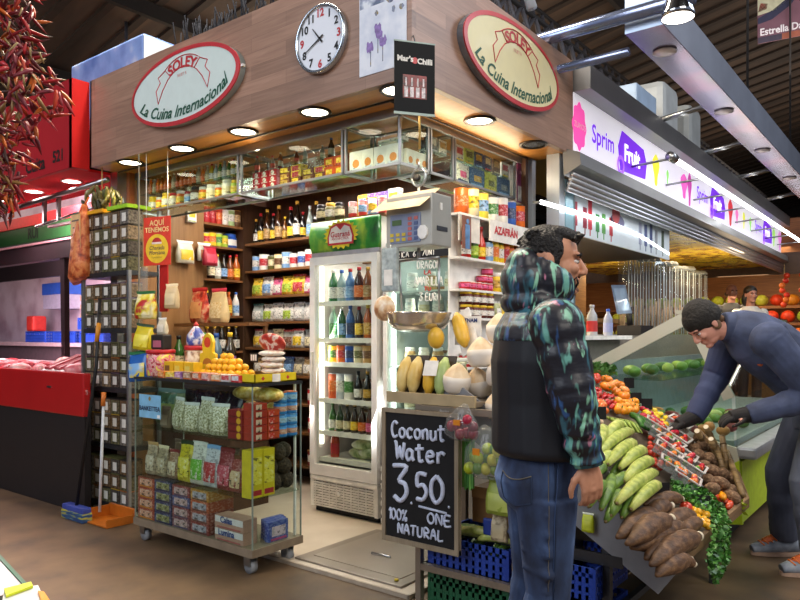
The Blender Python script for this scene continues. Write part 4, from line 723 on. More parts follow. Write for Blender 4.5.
# dried bundle, mesh bag and notice at the rack's left end
t = thing('dried_bundle', 'hanging bundle of dried green-brown pods above the orange mesh bag', 'dried plant', (.06, 3.10, 2.40)); r = random.Random(3)
for i in range(34):
    a = r.uniform(0, 6.28); x, y, z = .09*cos(a)*r.random(), r.uniform(-.2, .16), r.uniform(-.04, .09); q = Matrix.Rotation(r.uniform(-.6, .6), 3, 'X') @ Matrix.Rotation(r.uniform(-.5, .5), 3, 'Y')
    MB().ell((x, y, z), (.018, .018, .055), q, 8, 6).build('pod', C(r.choice(['#4a4a26', '#6a6236', '#7d7448', '#33331c', '#8a7a4a'])), t)
MB().tube([(0, .0, .05), (0, 0, .27)], .006, 6).build('string', C('tan'), t)
t = thing('mesh_bag', 'orange mesh bag of dried peppers hanging at the rack', 'bag', (-.03, 3.27, 1.78)); mb = MB()
mb.tube([(0, 0, .0), (0, .01, .03), (0, .0, .16), (0, -.02, .34), (0, -.05, .5), (0, -.07, .6)], [.10, .125, .11, .085, .05, .02], 18, side=(0, 1, 0), rb=[.04, .07, .07, .06, .04, .02])
me = mb.build('net', speckle('mesh_orange', [(.32, '#6a2c18'), (.45, '#c4582a'), (.56, '#e08a50'), (.7, '#d0703a')], 15, .5, bump=.5), t); MB().tube([(0, -.07, .59), (.03, -.08, .66)], .008, 6).build('tie', C('orange'), t)
t = thing('paper_notice', 'pale orange paper notice with written lines hung by the spice rack', 'notice', (-.07, 3.26, 2.03)); MB().b2(-.002, .0, -.075, .075, 0, .27).build('sheet', C('#e3b376'), t)
for k in range(4): MB().b2(-.004, -.002, -.05, .04+(k % 2)*.015, .05+k*.055, .062+k*.055).build('written_line', C('#5a4a3a'), t)
# AQUI TENEMOS sign hung in front of the stall
p = at(157, 241, 'X', .06); ah = (RT*.93+FW*.0+V((0, 0, 0))); ah = V((.25, -1, 0)).normalized(); nh = ah.cross(V((0, 0, 1)))
t = thing('hanging_sign', 'red hanging sign with a yellow disc at the right of the spice rack', 'sign', (p.x, p.y, p.z))
def hb(nm, x0, x1, z0, z1, d0, d1, m):
    mb = MB(); mb.prism([ah*x0+V((0, 0, z0))+nh*d0, ah*x1+V((0, 0, z0))+nh*d0, ah*x1+V((0, 0, z1))+nh*d0, ah*x0+V((0, 0, z1))+nh*d0], nh*(d1-d0)); return mb.build(nm, m, t)
hb('card', -.125, .125, -.175, .175, -.004, 0, C('#d93a22', .3)); MB().lathe([(0, 0), (.105, 0)], nh*.001+V((0, 0, -.055)), 32, axis=nh, cap=False).build('yellow_disc', C('#eec52c', .3), t)
MB().prism([ah*(.045*cos(a))+V((0, 0, -.015+.04*sin(a)))+nh*.0015 for a in [i*pi/10 for i in range(11)]], nh*.001).build('red_emblem', C('#b8281e'), t); hb('emblem_band', -.045, .045, -.022, -.008, .0026, .0034, C('#f0d8d0'))
text('lettering', 'AQU\u00cd', .055, V((0, 0, .13))+nh*.001, ah, (0, 0, 1), C('#f0cf8a'), t, bold=.001); text('lettering', 'TENEMOS', .05, V((0, 0, .08))+nh*.001, ah, (0, 0, 1), C('#f0cf8a'), t, bold=.001)
text('script_lettering', 'Charada', .042, V((0, 0, -.05))+nh*.0018, ah, (0, 0, 1), C('#3a2a4a'), t, shear=.2); text('script_lettering', 'Morcana', .042, V((0, 0, -.085))+nh*.0018, ah, (0, 0, 1), C('#3a2a4a'), t, shear=.2); text('small_lettering', 'Especialidad', .02, V((0, 0, -.118))+nh*.0018, ah, (0, 0, 1), C('#a8842a'), t)
for s_ in (-.1, .1): MB().tube([ah*s_+V((0, 0, .175)), ah*s_+V((0, 0, 2.67-p.z))], .0025, 5).build('cord', WHITE, t)
# things hung on the rack's side
t = thing('clip_strip', 'narrow hanging strip holding the snack bags on the rack side', 'clip strip', (.0, at(139, 305, 'X', .0).y, 1.0)); MB().b2(-.003, .003, -.006, .006, -.05, 1.67).build('strip', C('#8a8578'), t)
def bagx(nm, px, py, X, lb, ms, sc, key='bag', cat='bag', tilt=0):
    p = at(px, py, 'X', X); h = max(v.co.z for v in KM[key].vertices)*sc
    return put(nm, KM[key], (p.x, p.y, p.z-h/2), 0, lb, cat, None, ms, rot=(0, tilt, FACEX+.3), sc=sc)
SK1 = speckle('bag_red_yellow', [(.38, '#b01e1e'), (.5, '#d8c832'), (.62, '#e8e0b0')], 14, .3)
bagx('snack_bag', 146, 305, -.06, 'green-topped snack bag with red and yellow print hung on the rack side', [SK1, SK1, C('#1c5a2c')], 1.15)
bagx('snack_bag', 143, 337, -.06, 'yellow snack bag with dark green top hung on the rack side', [C('#d6c01e', .25), C('#e6d84a', .25), C('#173d22')], 1.1, tilt=.12)
bagx('snack_bag', 141, 366, -.07, 'blue and yellow crisp bag hung lowest on the rack side', [C('#2a62b0', .25), speckle('bag_blueyellow', [(.4, '#7fb0e0'), (.55, '#e0c82a')], 12, .3), C('#1f6a3a')], 1.25, tilt=-.1)
bagx('snack_bag', 172, 296, .05, 'bag of thin beige sticks hanging below the red hanging sign', [C('#c9b28a', .3), C('#d8c49a'), C('#d8c8a8')], 1.45, 'bag_s')
p = at(164, 273, 'X', .1); tag(MB().b2(-.004, .004, -.05, .05, -.28, .2).build('red_banner', C('#c0201c')), 'narrow red banner strip hanging behind the red hanging sign', 'banner'); COL.objects['red_banner'].location = p
p = at(144, 281, 'X', -.05); tag(MB().box((0, 0, 0), (.03, .06, .2), bev=.01).build('clear_packet', FILM), 'small clear packet hanging under the red hanging sign corner', 'packet'); COL.objects['clear_packet'].location = p
# broom and mop
t = thing('broom', 'black-handled broom with blue and yellow head leaning on the spice rack', 'broom', (-.27, 2.86, 0)); MB().tube([(0, 0, .1), (.135, -.03, 1.12), (.16, -.035, 1.62)], .013, 8).build('handle', BLACK, t); MB().tube([(.137, -.03, 1.30), (.152, -.034, 1.44)], .017, 8).build('grip', C('#c8862a'), t)
MB().box((0, 0, .085), (.07, .3, .045), bev=.012).build('head', C('#3a4a9a'), t); MB().box((0, 0, .035), (.08, .31, .068), bev=.01).build('bristles', speckle('bristles', [(.4, '#23386a'), (.52, '#2f5a7a'), (.62, '#a9a02a')], 9, .7, (1, 1, 6)), t)
t = thing('dustpan', 'orange long-handled dustpan with white pole in front of the spice rack', 'dustpan', (-.17, 2.62, 0)); MB().tube([(0, .1, .06), (.03, .1, .84)], .011, 8).build('pole', C('#c9ccd0'), t); MB().tube([(.026, .1, .83), (.032, .1, .93)], .017, 8).build('grip', C('#c8702a'), t)
MB().prism([(-.1, -.17, .004), (.12, -.17, .004), (.12, .15, .004), (-.1, .15, .004)], (0, 0, .01)).b2(.1, .12, -.17, .15, .004, .1).b2(-.1, .12, .14, .155, .004, .09).b2(-.1, .12, -.175, -.165, .004, .06).build('pan', C('#b8641c'), t)
# ================================================================ GLASS CART
CX0, CX1, CY0, CY1 = -.28, .09, .90, 2.07
t = thing('glass_cart', 'wheeled glass display cart of groceries in front of the stall', 'cart', (-.095, 1.485, 0))
X0, X1, Y0, Y1 = CX0+.095, CX1+.095, CY0-1.485, CY1-1.485
MB().b2(X0-.01, X1+.01, Y0-.01, Y1+.01, .105, .15).build('base', mat('#8d7f6c', .45, .3), t)
for z in (.43, .75): MB().b2(X0+.006, X1-.006, Y0+.006, Y1-.006, z-.008, z).build('glass_shelf', GLASSPLAIN, t)
MB().b2(X0-.006, X1+.006, Y0-.006, Y1+.006, 1.062, 1.075).build('glass_top', GLASSPLAIN, t)
mb = MB(); mb.b2(X0-.008, X1+.008, Y0-.008, Y0-.004, 1.06, 1.077).b2(X0-.008, X0-.004, Y0-.008, Y1+.008, 1.06, 1.077); mb.build('top_edge', DKSTEEL, t)
MB().b2(X0-.002, X0+.002, Y0, Y1, .15, 1.06).build('front_pane', SHG, t); MB().b2(X0, X1, Y0-.002, Y0+.002, .15, 1.06).build('side_pane', SHG, t); MB().b2(X0, X1, Y1-.002, Y1+.002, .15, 1.06).build('side_pane', SHG, t)
for x in (X0, X1):
    for y in (Y0, Y1): MB().b2(x-.0035, x+.0035, y-.0035, y+.0035, .15, 1.06).build('post', mat('#8a9a92', .3, .3), t)
MB().b2(X1-.02, X1-.008, Y0+.03, Y0+.042, .15, 1.06).build('white_post', WHITE, t)
for x in (X0+.04, X1-.05):
    for y in (Y0+.06, Y1-.06):
        k = MB().b2(x-.028, x-.022, y-.022, y+.03, .045, .1).b2(x+.022, x+.028, y-.022, y+.03, .045, .1).b2(x-.03, x+.03, y-.03, y+.03, .095, .105).build('caster', STEEL, t)
        MB().tube([(x-.018, y, .038), (x+.018, y, .038)], .038, 16).build('wheel', mat('#8f9296', .5), k)
# --- goods inside the cart: (front faces X=-.28; facing -X) plus the end face (facing -Y)
ZT, ZM, ZB = .7505, .4305, .1505
def cart(nm, me, loc, lb, cat, ms, grp=None, rz=FACEX, sc=1): return put(nm, me, loc, rz, lb, cat, grp, ms, sc=sc)
kmesh('beanbag', lambda: g_bag(.15, .07, .20, 11), [WHITE]*3)
SEED = speckle('seed_bag', [(.40, '#8a8a5e'), (.52, '#c9c7a4'), (.62, '#e8e6d4')], 90, .35)
for i in range(4): cart('bean_bag', KM['beanbag'], (-.2-.012*(i % 2), 1.69-i*.142, ZT), f'clear bag of pale green seeds, {pos(i,4)} on the cart\u2019s top tier', 'bag', [SEED, SEED, C('#d3d8d3')], 'seed bags in the cart', FACEX+(-.22, .18, -.1, .24)[i], (1.02, .9, 1.1, .95)[i])
cart('bean_bag', KM['beanbag'], (-.2, 1.84, ZT), 'small pale packet at the left of the seed bags in the cart', 'bag', [C('#8a7a66'), C('#a89a86'), C('#8a7a66')], None, FACEX, .7)
for i in range(5): cart('dried_berry_bag', KM['beanbag'], (-.03, 1.80-i*.11, ZT), f'dark purple bag behind the seed bags, {pos(i,5)} on the cart\u2019s top tier', 'bag', [mat('#2a1a2e', .25, 0, .4, 30), C('#3d2a3a'), C('#5a4a56')], 'dark bags in the cart', FACEX, 1.35)
PASTA = speckle('pasta', [(.35, '#a8842a'), (.5, '#d8bf5a'), (.65, '#ecdf9c')], 30, .35, bump=.3)
for i in range(2): put('pasta_bag', MB().ell((0, 0, .04), (.07, .12, .045)).mesh('pasta_bag', PASTA), (-.06-.02*i, 1.2-.2*i, ZT+.208), 0, f'clear bag of yellow pasta, {["left","right"][i]} one on the red cartons in the cart', 'bag', 'pasta bags in the cart')
for i in range(2): put('pasta_bag', MB().ell((0, 0, .1), (.05, .09, .1)).mesh('pasta_bag', PASTA), (-.02, 1.22-.2*i, ZT), 0, f'upright clear pasta bag behind the red cartons, {["left","right"][i]} one', 'bag', 'pasta bags in the cart')
kmesh('redbox', lambda: g_box(.125, .075, .042, (.62, .92, .1, .9), True), [WHITE]*3); kmesh('redbox_end', lambda: g_box(.09, .1, .042, (.1, .55, .15, .85)), [WHITE]*3)
for r_ in range(5):
    if r_ < 4: cart('red_carton', KM['redbox'], (-.225, 1.075, ZT+r_*.0425), f'red carton with a yellow sun, {["lowest","second","third","topmost"][r_]} of the stack at the cart front', 'carton', [C('#8a2424'), C('#e0a82a'), C('#6a1a1a')], 'red cartons in the cart')
    w_ = ["lowest", "second", "third", "fourth", "topmost"][r_]
    cart('red_carton', KM['redbox_end'], (-.205, .965, ZT+r_*.0425), f'red and pink carton, {w_} of the stack at the cart corner', 'carton', [C('#b03a2a'), PRT('#e0c0a8', .7), C('#8a2424')], 'red cartons in the cart', FACEY)
    if r_ < 4: cart('red_carton', KM['redbox_end'], (-.11, .965, ZT+r_*.0425), f'red-orange carton, {w_} of the stack beside the corner stack', 'carton', [C('#c24a2a'), PRT('#d8382a', .7), C('#8a2424')], 'red cartons in the cart', FACEY)
kmesh('bluetin', lambda: g_can(.066, .041), [WHITE]*3)
for c_ in range(2):
    for r_ in range(4):
        cart('blue_tin', KM['bluetin'], (-.022+c_*.083-.0, .957, ZT+r_*.0665), f'light blue tin, {["lowest","second","third","topmost"][r_]} of the {["left","right"][c_]} stack in the cart end', 'tin', [C('#3f8ad0'), C('#5a9ad8') if r_ < 3 else C('#d8642a'), PRT('#a9cdea', .6) if r_ % 2 else PRT('#d8a08a', .6)], 'blue tins in the cart', FACEY, .97)
for i, (y, c) in enumerate(((2.0, '#3f5a3a'), (1.93, '#5a7a6a'), (1.86, '#7a8a6a'))): cart('herb_bag', KM['beanbag'], (-.1, y, ZT), f'dull green packet, {pos(i,3)} behind the blue notice in the cart', 'bag', [mat(c, .35, 0, .3, 30), C('#8fa05a'), C('#6a8a8a')], 'herb packets in the cart', FACEX, 1.2)
t2 = thing('blue_notice', 'light blue notice taped to the front glass of the cart', 'notice', (-.284, 1.895, .89)); MB().b2(-.003, 0, -.12, .12, -.075, .075).build('card', C('#7fb6d6'), t2); text('lettering', 'BANKETTEA', .042, (-.004, 0, -.015), (0, -1, 0), (0, 0, 1), C('#2a3550'), t2, bold=.001); MB().lathe([(0, 0), (.014, 0)], (-.0035, 0, .05), 10, axis=(-1, 0, 0), cap=False).build('emblem', C('#8a7a4a'), t2); MB().b2(-.004, -.003, -.115, -.085, -.07, -.05).build('sticker', WHITE, t2)
# middle tier
kmesh('packbag', lambda: g_bag(.15, .08, .25, 14), [WHITE]*3)
M_ = [('pale tan', '#a8987c', '#c9bca2', 'tan', 1.99, .85), ('beige', '#9d8f70', '#b8ab8c', 'cream', 1.87, .8), ('brown and beige', '#8a6a4a', '#c9bb9c', 'dark red', 1.75, .75), ('yellow-green', '#c9bc22', '#d8cf4a', 'dark green', 1.61, 1.03), ('green and white', '#d6d8cc', '#5fae2a', 'white', 1.48, 1.05), ('white and red', '#c9cfd4', '#a82a30', 'light blue', 1.35, 1.02), ('dark red', '#7a1a20', '#b8485a', 'dark red', 1.22, 1.0), ('red and cream', '#8a3a30', '#d0b48a', 'brown', 1.12, .85)]
for i, (wd, a, b, c, y, s) in enumerate(M_): cart('grocery_bag', KM['packbag'], (-.2, y, ZM), f'{wd} bag, {pos(i,8)} on the cart\u2019s middle tier', 'bag', [PRT(a, .35), PRT(b, .7), C(c)], 'bags on the cart middle tier', FACEX, s)
for i in range(6): cart('grocery_bag', KM['packbag'], (-.02, 1.95-i*.14, ZM), f'dull brown packet, {pos(i,6)} in the back row of the cart\u2019s middle tier', 'bag', [C(['#6a5a46', '#84745c', '#5a4c3c'][i % 3]), C('#9a8a70'), C('#6a5a46')], 'bags at the back of the cart', FACEX, .85)
kmesh('yellowbox', lambda: g_box(.085, .08, .27, (.1, .9, .28, .85)), [WHITE]*3)
for i in range(2): cart('yellow_carton', KM['yellowbox'], (-.235+.0, .955+.0, ZM) if i == 0 else (-.145, .955, ZM), f'tall yellow carton with red and blue foot, {["left","right"][i]} one at the cart corner', 'carton', [C('#d6c42a'), PRT('#e6d84a'), C('#b0303a')], 'yellow cartons in the cart', FACEY)
FUR = mat('#4a3d30', .9, 0, .35, 60, .8)
for i in range(8):
    z = ZM+.055+(i//3)*.085; x = -.055+.075*(i % 3 if i < 6 else (i-6)+.5); put('dried_fruit', MB().ell((0, 0, 0), (.042, .05, .052), None, 12, 8).mesh('dried_fruit', FUR), (min(x, .045)-.0, .975+.03*(i % 2), z), i, f'dark hairy round fruit, {pos(i % 3 if i < 6 else i-6, 3 if i < 6 else 2)} in {["bottom","middle","top"][i//3]} layer at the cart end', 'fruit', 'dark fruits in the cart')
# bottom tier
kmesh('longpack', lambda: g_box(.19, .2, .07, (.12, .88, .2, .8)), [WHITE]*3); kmesh('cookiepack', lambda: g_box(.12, .16, .065, (.1, .6, .2, .8)), [WHITE]*3)
for r_ in range(4):
    w_ = ["lowest", "second", "third", "topmost"][r_]
    cart('biscuit_pack', KM['longpack'], (-.17, 1.97, ZB+r_*.068), f'red biscuit pack, {w_} of the leftmost stack on the cart floor', 'biscuits', [PRT('#9a3a2a', .35), PRT('#d8a088', .7), C('#c9822a')], 'red biscuit packs', sc=.96)
    if r_ < 4: cart('biscuit_pack', KM['longpack'], (-.17, 1.782, ZB+r_*.068), f'dark blue biscuit pack, {w_} of the second stack on the cart floor', 'biscuits', [PRT('#2c3560', .35), PRT('#8a8a5a', .7), C('#2a2a4a')], 'blue biscuit packs', sc=.96)
    if r_ < 4: cart('biscuit_pack', KM['longpack'], (-.17, 1.594, ZB+r_*.066), f'purple and red biscuit pack, {w_} of the third stack on the cart floor', 'biscuits', [PRT(['#6a3a4a', '#7a3038', '#4a4a7a', '#8a3a3a'][r_], .4), PRT('#b89a9a', .7), C('#4a4a6a')], 'purple biscuit packs', sc=.93)
    if r_ < 4: cart('biscuit_pack', KM['longpack'], (-.17, 1.406, ZB+r_*.066), f'red and orange biscuit pack, {w_} of the fourth stack on the cart floor', 'biscuits', [PRT(['#7a2a2a', '#8a4038', '#a84a2a', '#b07a2a'][r_], .4), PRT('#9a9aa8', .7), C('#5a3a3a')], 'orange biscuit packs', sc=.93)
for r_ in range(2):
    o = cart('cracker_box', kmesh('crackbox', lambda: g_box(.26, .1, .072, (.02, .98, .45, .95)), [WHITE]*3), (-.22, 1.12, ZB+r_*.0735), f'white and red-brown cracker box, {["lower","upper"][r_]} one at the cart floor corner', 'carton', [C('#b08a7a'), C('#dcd8d8'), C('#a85a5a')], 'cracker boxes', FACEX, 1)
    text('lettering', ['Lumina', 'Calas'][r_], .05, (-.02, -.052, .05), (1, 0, 0), (0, 0, 1), C('#2a4a8a'), o, bold=.0015)
for i in range(3): cart('chocolate_pack', kmesh('chocpack', lambda: g_box(.15, .035, .115, (.15, .85, .25, .75)), [WHITE]*3), (-.06+.018*i, .945+.038*i, ZB), f'shiny blue and purple biscuit pack, {["front","middle","back"][i]} one at the cart floor end', 'biscuits', [PRT('#34489a', .4), PRT('#d8c0d0', .7), C('#b04a7a')], 'blue chocolate packs', FACEY, 1)
# --- goods on top of the cart
ZC = 1.0775
t = thing('sweet_tray', 'yellow cardboard tray with white panel on the cart\u2019s right end', 'tray', (-.09, .98, ZC))
mb = MB(); mb.b2(-.16, .16, -.065, .075, 0, .006).b2(-.16, .16, -.065, -.06, 0, .05).b2(-.16, -.155, -.065, .075, 0, .05).b2(.155, .16, -.065, .075, 0, .05); mb.build('tray', C('#dcc422'), t); MB().b2(-.03, .03, -.0665, -.065, .002, .048).build('white_panel', WHITE, t)
for x in (-.1, .09): MB().lathe([(0, 0), (.013, 0)], (x, -.0655, .025), 4, axis=(0, -1, 0), cap=False).build('red_diamond', REDS, t)
SLC = speckle('cured_slices', [(.32, '#b8705a'), (.44, '#e0c4ae'), (.56, '#f0e8da')], 26, .35)
for i in range(5): put('cured_pack', kmesh('slicepack', lambda: MB().ell((0, 0, .02), (.09, .07, .02), None, 16, 6), SLC), (-.05+.015*(i % 2), 1.0, ZC+.008+i*.034), .4*i, f'pale cured slices pack, {["lowest","second","third","fourth","topmost"][i]} of the pile in the yellow tray', 'packet', 'cured slice packs')
put('round_pack', MB().m(0, True).ell((0, 0, 0), (.026, .098, .066), Matrix.Rotation(-.5, 3, 'Y'), 22, 12).mesh('round_pack', speckle('roundpack', [(.38, '#a82a22'), (.48, '#cc4a34'), (.56, '#e4d2c0'), (.66, '#c23a2c')], 22, .3)), (-.045, 1.0, ZC+.225), .15, 'red and white rounded pack on top of the pale slices pile', 'packet')
# mound of tangerines
ORG = mat('#e8a818', .35, 0, .12, 20, .15); r = random.Random(4); n = 0
mesh_t = MB().m(0, True).ell((0, 0, 0), (.026, .026, .023), None, 12, 8).m(1).lathe([(.004, .021), (.003, .026)], n=6).mesh('tangerine', [ORG, C('#5f7a2a')])
for k, (nx, ny, z) in enumerate(((4, 6, .024), (3, 5, .06), (2, 4, .094), (1, 2, .126))):
    for i in range(nx):
        for j in range(ny):
            n += 1; put('tangerine', mesh_t, (-.085+(i-(nx-1)/2)*.052, 1.37+(j-(ny-1)/2)*.053, ZC+z+.012), r.uniform(0, 6), f'small orange-yellow tangerine in the mound, {ORD[i]} file, {ORD[j]} from its right, {["bottom","second","third","top"][k]} layer', 'tangerine', 'tangerines on the cart')
t = thing('fruit_tray', 'shallow tray under the tangerine mound on the cart', 'tray', (-.085, 1.37, ZC)); MB().b2(-.11, .11, -.17, .17, 0, .008).b2(-.115, -.11, -.17, .17, 0, .03).build('tray', C('#c9772a'), t)
t = thing('price_tag', 'small black price tag with white marks behind the tangerines', 'price tag', (.045, 1.27, ZC)); MB().b2(-.003, .003, -.035, .035, .1, .16).build('card', BLACK, t); MB().tube([(0, 0, 0), (0, 0, .1)], .003, 5).build('stick', BLACK, t)
for k in range(3): MB().b2(-.0045, -.003, -.028+.02*k, -.014+.02*k, .112, .15).build('digit', WHITE, t)
# sweets boxes along the front edge
kmesh('sweetbox', lambda: g_box(.09, .07, .045, (.1, .9, .25, .9)), [WHITE]*3)
SB = [('orange', '#d87a2a', '#e8a05a', 'red'), ('yellow', '#d8a82a', '#e8c84a', 'purple'), ('purple and yellow', '#8a5a9a', '#d8a0c0', 'yellow'), ('brown', '#8a5a3a', '#c9a888', 'orange'), ('orange and white', '#d06a3a', '#e8c8b0', 'red'), ('pink', '#c88a80', '#e0b8a8', 'red'), ('pale orange', '#d89a6a', '#e8c8a0', 'orange'), ('white', '#d8d0c4', '#c23a3a', 'silver'), ('red', '#c0242a', '#e0e0e0', 'red')]
for i, (wd, a, b, c) in enumerate(SB): cart('sweet_box', KM['sweetbox'], (-.235, 1.80-i*.092, ZC), f'{wd} small open sweet box, {pos(i, len(SB))} along the cart top front', 'carton', [PRT(a, .4), PRT(b, .7), C(c)], 'sweet boxes on the cart', FACEX+random.uniform(-.2, .2), random.uniform(.9, 1.0))
for i in range(3): cart('sweet_box', kmesh('ybox', lambda: g_box(.1, .07, .1, (.1, .6, .2, .75)), [WHITE]*3), (-.15, 1.84-.0-i*.108, ZC), f'bright yellow upright sweet box, {pos(i,3)} behind the front boxes', 'carton', [C('#e0b422'), C('#8a5a2a') if i == 0 else C('#e8d060'), C('#c23a5a')], 'yellow sweet boxes', FACEX, 1)
t = thing('yellow_stand', 'yellow display stand with a red round badge on the cart', 'display stand', (-.06, 1.60, ZC))
MB().prism([(0, y, z) for y, z in ((-.075, 0), (.075, 0), (.08, .15), (.05, .16), (.055, .23), (.035, .27), (0, .285), (-.035, .27), (-.055, .23), (-.05, .16), (-.08, .15))], (.02, 0, 0)).build('board', C('#e8c028'), t); MB().lathe([(0, 0), (.034, 0)], (-.001, 0, .225), 20, axis=(-1, 0, 0), cap=False).build('red_badge', C('#d8482a'), t)
MB().prism([(-.001, .048*cos(a), .085+.04*sin(a)) for a in [pi*i/10 for i in range(11)]], (-.001, 0, 0)).build('arch', C('#b8702a'), t)
# tubs with red lids and pots above
t = thing('sweet_tub', 'clear tub of mixed sweets with a red lid at the cart top\u2019s left end', 'tub', (-.14, 1.995, ZC))
MB().m(0, True).lathe([(.085, 0), (.092, .01), (.092, .14), (.085, .15)], n=24).build('body', speckle('sweets', [(.38, '#a8283a'), (.46, '#d8b0a0'), (.54, '#d84a7a'), (.62, '#e0d060')], 30, .25, bump=.2), t); MB().lathe([(.092, .15), (.095, .152), (.095, .172), (.09, .175)], n=24).build('lid', C('#b8242a'), t)
c2 = copytree(t); c2.location = (-.09, 1.80+.0, ZC+.101); c2['label'] = 'clear tub of pale pretzels with red lid behind the yellow boxes'; over(c2.children[0], [speckle('pretzels', [(.38, '#7a4a2e'), (.5, '#d0b090'), (.62, '#e8d8c4')], 24, .3, bump=.2)]); c2.location = (.02, 1.83, ZC); c2.scale = (.8, .8, 1.15)
t = thing('dark_pack', 'dark packet with a pink picture stacked on the sweet tub', 'packet', (-.14, 1.99, ZC+.176)); MB().box((0, 0, .05), (.07, .14, .1), bev=.01).build('pack', C('#2a2622'), t); MB().b2(-.037, -.035, -.05, .04, .015, .06).build('picture', C('#b8687a'), t)
put('rice_bag', kmesh('bag', None, None), (-.13, 1.99, ZC+.277), FACEX, 'white rice-coloured bag on top of the dark packet', 'bag', None, [C('#d8ccb0'), C('#e6dcc8'), WHITE], sc=.65)
t = thing('cone_tub', 'blue and white cone-topped sweets tub on the pretzel tub', 'tub', (.02, 1.83, ZC+.2025)); MB().m(0, True).lathe([(.06, 0), (.065, .01), (.06, .07), (.03, .11), (.014, .13)], n=18).build('body', speckle('tubprint', [(.4, '#3a4a9a'), (.5, '#d8d4d8'), (.6, '#c23a3a')], 14, .3), t); MB().lathe([(.014, .13), (.018, .14), (.0, .16)], n=12).build('cap', C('#c23a3a'), t)
# ================================================================ CORNER PRODUCE STAND
STL = mat('#8f8374', .4, .6, .08, 6)
t = thing('produce_stand', 'steel tube stand carrying the chalkboard, fruit tray and crates at the stall corner', 'stand', (0, 0, 0))
for x, y in ((.0, -.05), (.0, -.6), (.42, -.05), (.42, -.6)): MB().b2(x-.016, x+.016, y-.016, y+.016, 0, 1.0).build('post', STL, t)
for z in (.19, .985): MB().b2(-.015, .015, -.6, -.05, z-.02, z+.012).b2(.405, .435, -.6, -.05, z-.02, z+.012).b2(0, .42, -.065, -.035, z-.02, z+.012).build('rail', STL, t)
MB().b2(.0, .42, -.6, -.06, .172, .18).build('crate_shelf', DKSTEEL, t)
t2 = thing('fruit_shelf', 'shallow wooden-edged steel tray of packed fruit above the chalkboard', 'tray', (.0, -.1, 1.0))
MB().b2(.02, .44, -.27, .26, .0, .025).build('tray', STL, t2); MB().b2(.005, .025, -.27, .27, .0, .055).build('front_lip', mat('#b09c78', .5, .1, .1, 10), t2); MB().b2(.02, .44, .255, .27, .0, .045).build('side_lip', STL, t2)
# chalkboard
t = thing('chalkboard', 'black chalkboard with white price lettering in a pale wooden frame', 'chalkboard', (-.045, -.085, .295)); H_, W_ = .68, .235
FRM = wood('frame_wood', '#8f7f68', '#a3937a', '#b0a088', 'Z', .5, .5, 2)
MB().b2(-.006, .012, -W_, W_, 0, H_).build('slate', mat('#141416', .75, 0, .25, 12), t)
mb = MB()
for a, b, c, d in ((-W_, W_, 0, .025), (-W_, W_, H_-.02, H_), (-W_, -W_+.022, .025, H_-.02), (W_-.022, W_, .025, H_-.02)): mb.b2(-.014, .014, a, b, c, d)
mb.build('frame', FRM, t)
CK = mat('#cfd8ee', .85, 0, .08, 60)
for wd, y, z, h, w_, th, g in (('Coconut', .175, .535, .08, .047, .0072, 1.02), ('Water', .150, .425, .09, .062, .0088, 1.02)):
    mb = MB(); chalk(mb, wd, (-.008, y, z), (0, -1, .02), (0, 0, 1), h, w_, th, g); mb.build('chalk_word', CK, t)
for wd, y, z, h, w_, th in (('3', .165, .215, .175, .105, .0125), ('.', .06, .212, .05, .04, .008), ('50', .025, .235, .13, .085, .0112), ('.', -.165, .225, .05, .04, .007), ('100%', .195, .115, .055, .032, .0048), ('ONE', -.05, .13, .052, .046, .0055), ('NATURAL', .135, .05, .05, .038, .0054)):
    mb = MB(); chalk(mb, wd, (-.008, y, z), (0, -1, .02), (0, 0, 1), h, w_, th); mb.build('chalk_word', CK, t)
MB().tube([(-.009, .0, .205), (-.009, -.165, .195)], .006, 6).build('chalk_underline', CK, t)
# fruit packs leaning in the tray
TR = mat('#3a3026', .5); ZT2 = 1.0255
def pack(px, py, X, lb, cols, tilt=.35, label=True, n=2, L=.24):
    p = at(px, py, 'X', X); o = thing('fruit_pack', lb, 'fruit pack', (p.x, p.y, ZT2))
    R_ = Matrix.Rotation(tilt, 3, 'Y'); tr = lambda v: R_ @ V(v)
    mb = MB(); mb.prism([tr((.045, -.075, 0)), tr((.045, .075, 0)), tr((.045, .075, L)), tr((.045, -.075, L))], tr((.008, 0, 0))); mb.build('foam_tray', TR, o)
    for i in range(n):
        y = .036-.072*i; f = MB().tube([tr((.01, y, .02)), tr((.005, y, .06)), tr((.0, y, L*.5)), tr((.005, y, L-.06)), tr((.01, y, L-.02))], [.012, .032, .038, .032, .012], 12).build('fruit', cols[i], o)
    if label: MB().prism([tr((-.040, -.03, .11)), tr((-.040, .055, .11)), tr((-.040, .055, .19)), tr((-.040, -.03, .19))], tr((-.001, 0, 0))).build('price_label', WHITE, o)
    return o
YEL = speckle('fruit_yellow', [(.35, '#c9aa5a'), (.6, '#dcc889')], 9, .35); MAN = mat('#dcae3a', .35, 0, .15, 8); GRE = mat('#a9bf7a', .35, 0, .15, 8)
pack(405, 383, .06, 'dark tray of two pale yellow fruits at the left of the fruit shelf', [YEL, YEL], .3, False)
pack(432, 383, .06, 'dark tray of one yellow and one green fruit with a white label', [MAN, GRE], .3, True)
p = at(459, 335, 'X', .3); 
t3 = thing('mango_pack', 'pale tray with one long yellow fruit leaning behind the coconuts', 'fruit pack', (.34, p.y-.02, 1.27)); R_ = Matrix.Rotation(-.5, 3, 'X') @ Matrix.Rotation(.3, 3, 'Y')
MB().prism([R_ @ V(v) for v in ((.04, -.06, 0), (.04, .06, 0), (.04, .06, .26), (.04, -.06, .26))], R_ @ V((.01, 0, 0))).build('foam_tray', WHITE, t3); MB().tube([R_ @ V((.0, 0, z)) for z in (.02, .06, .13, .2, .24)], [.012, .036, .042, .036, .012], 12).build('fruit', MAN, t3)
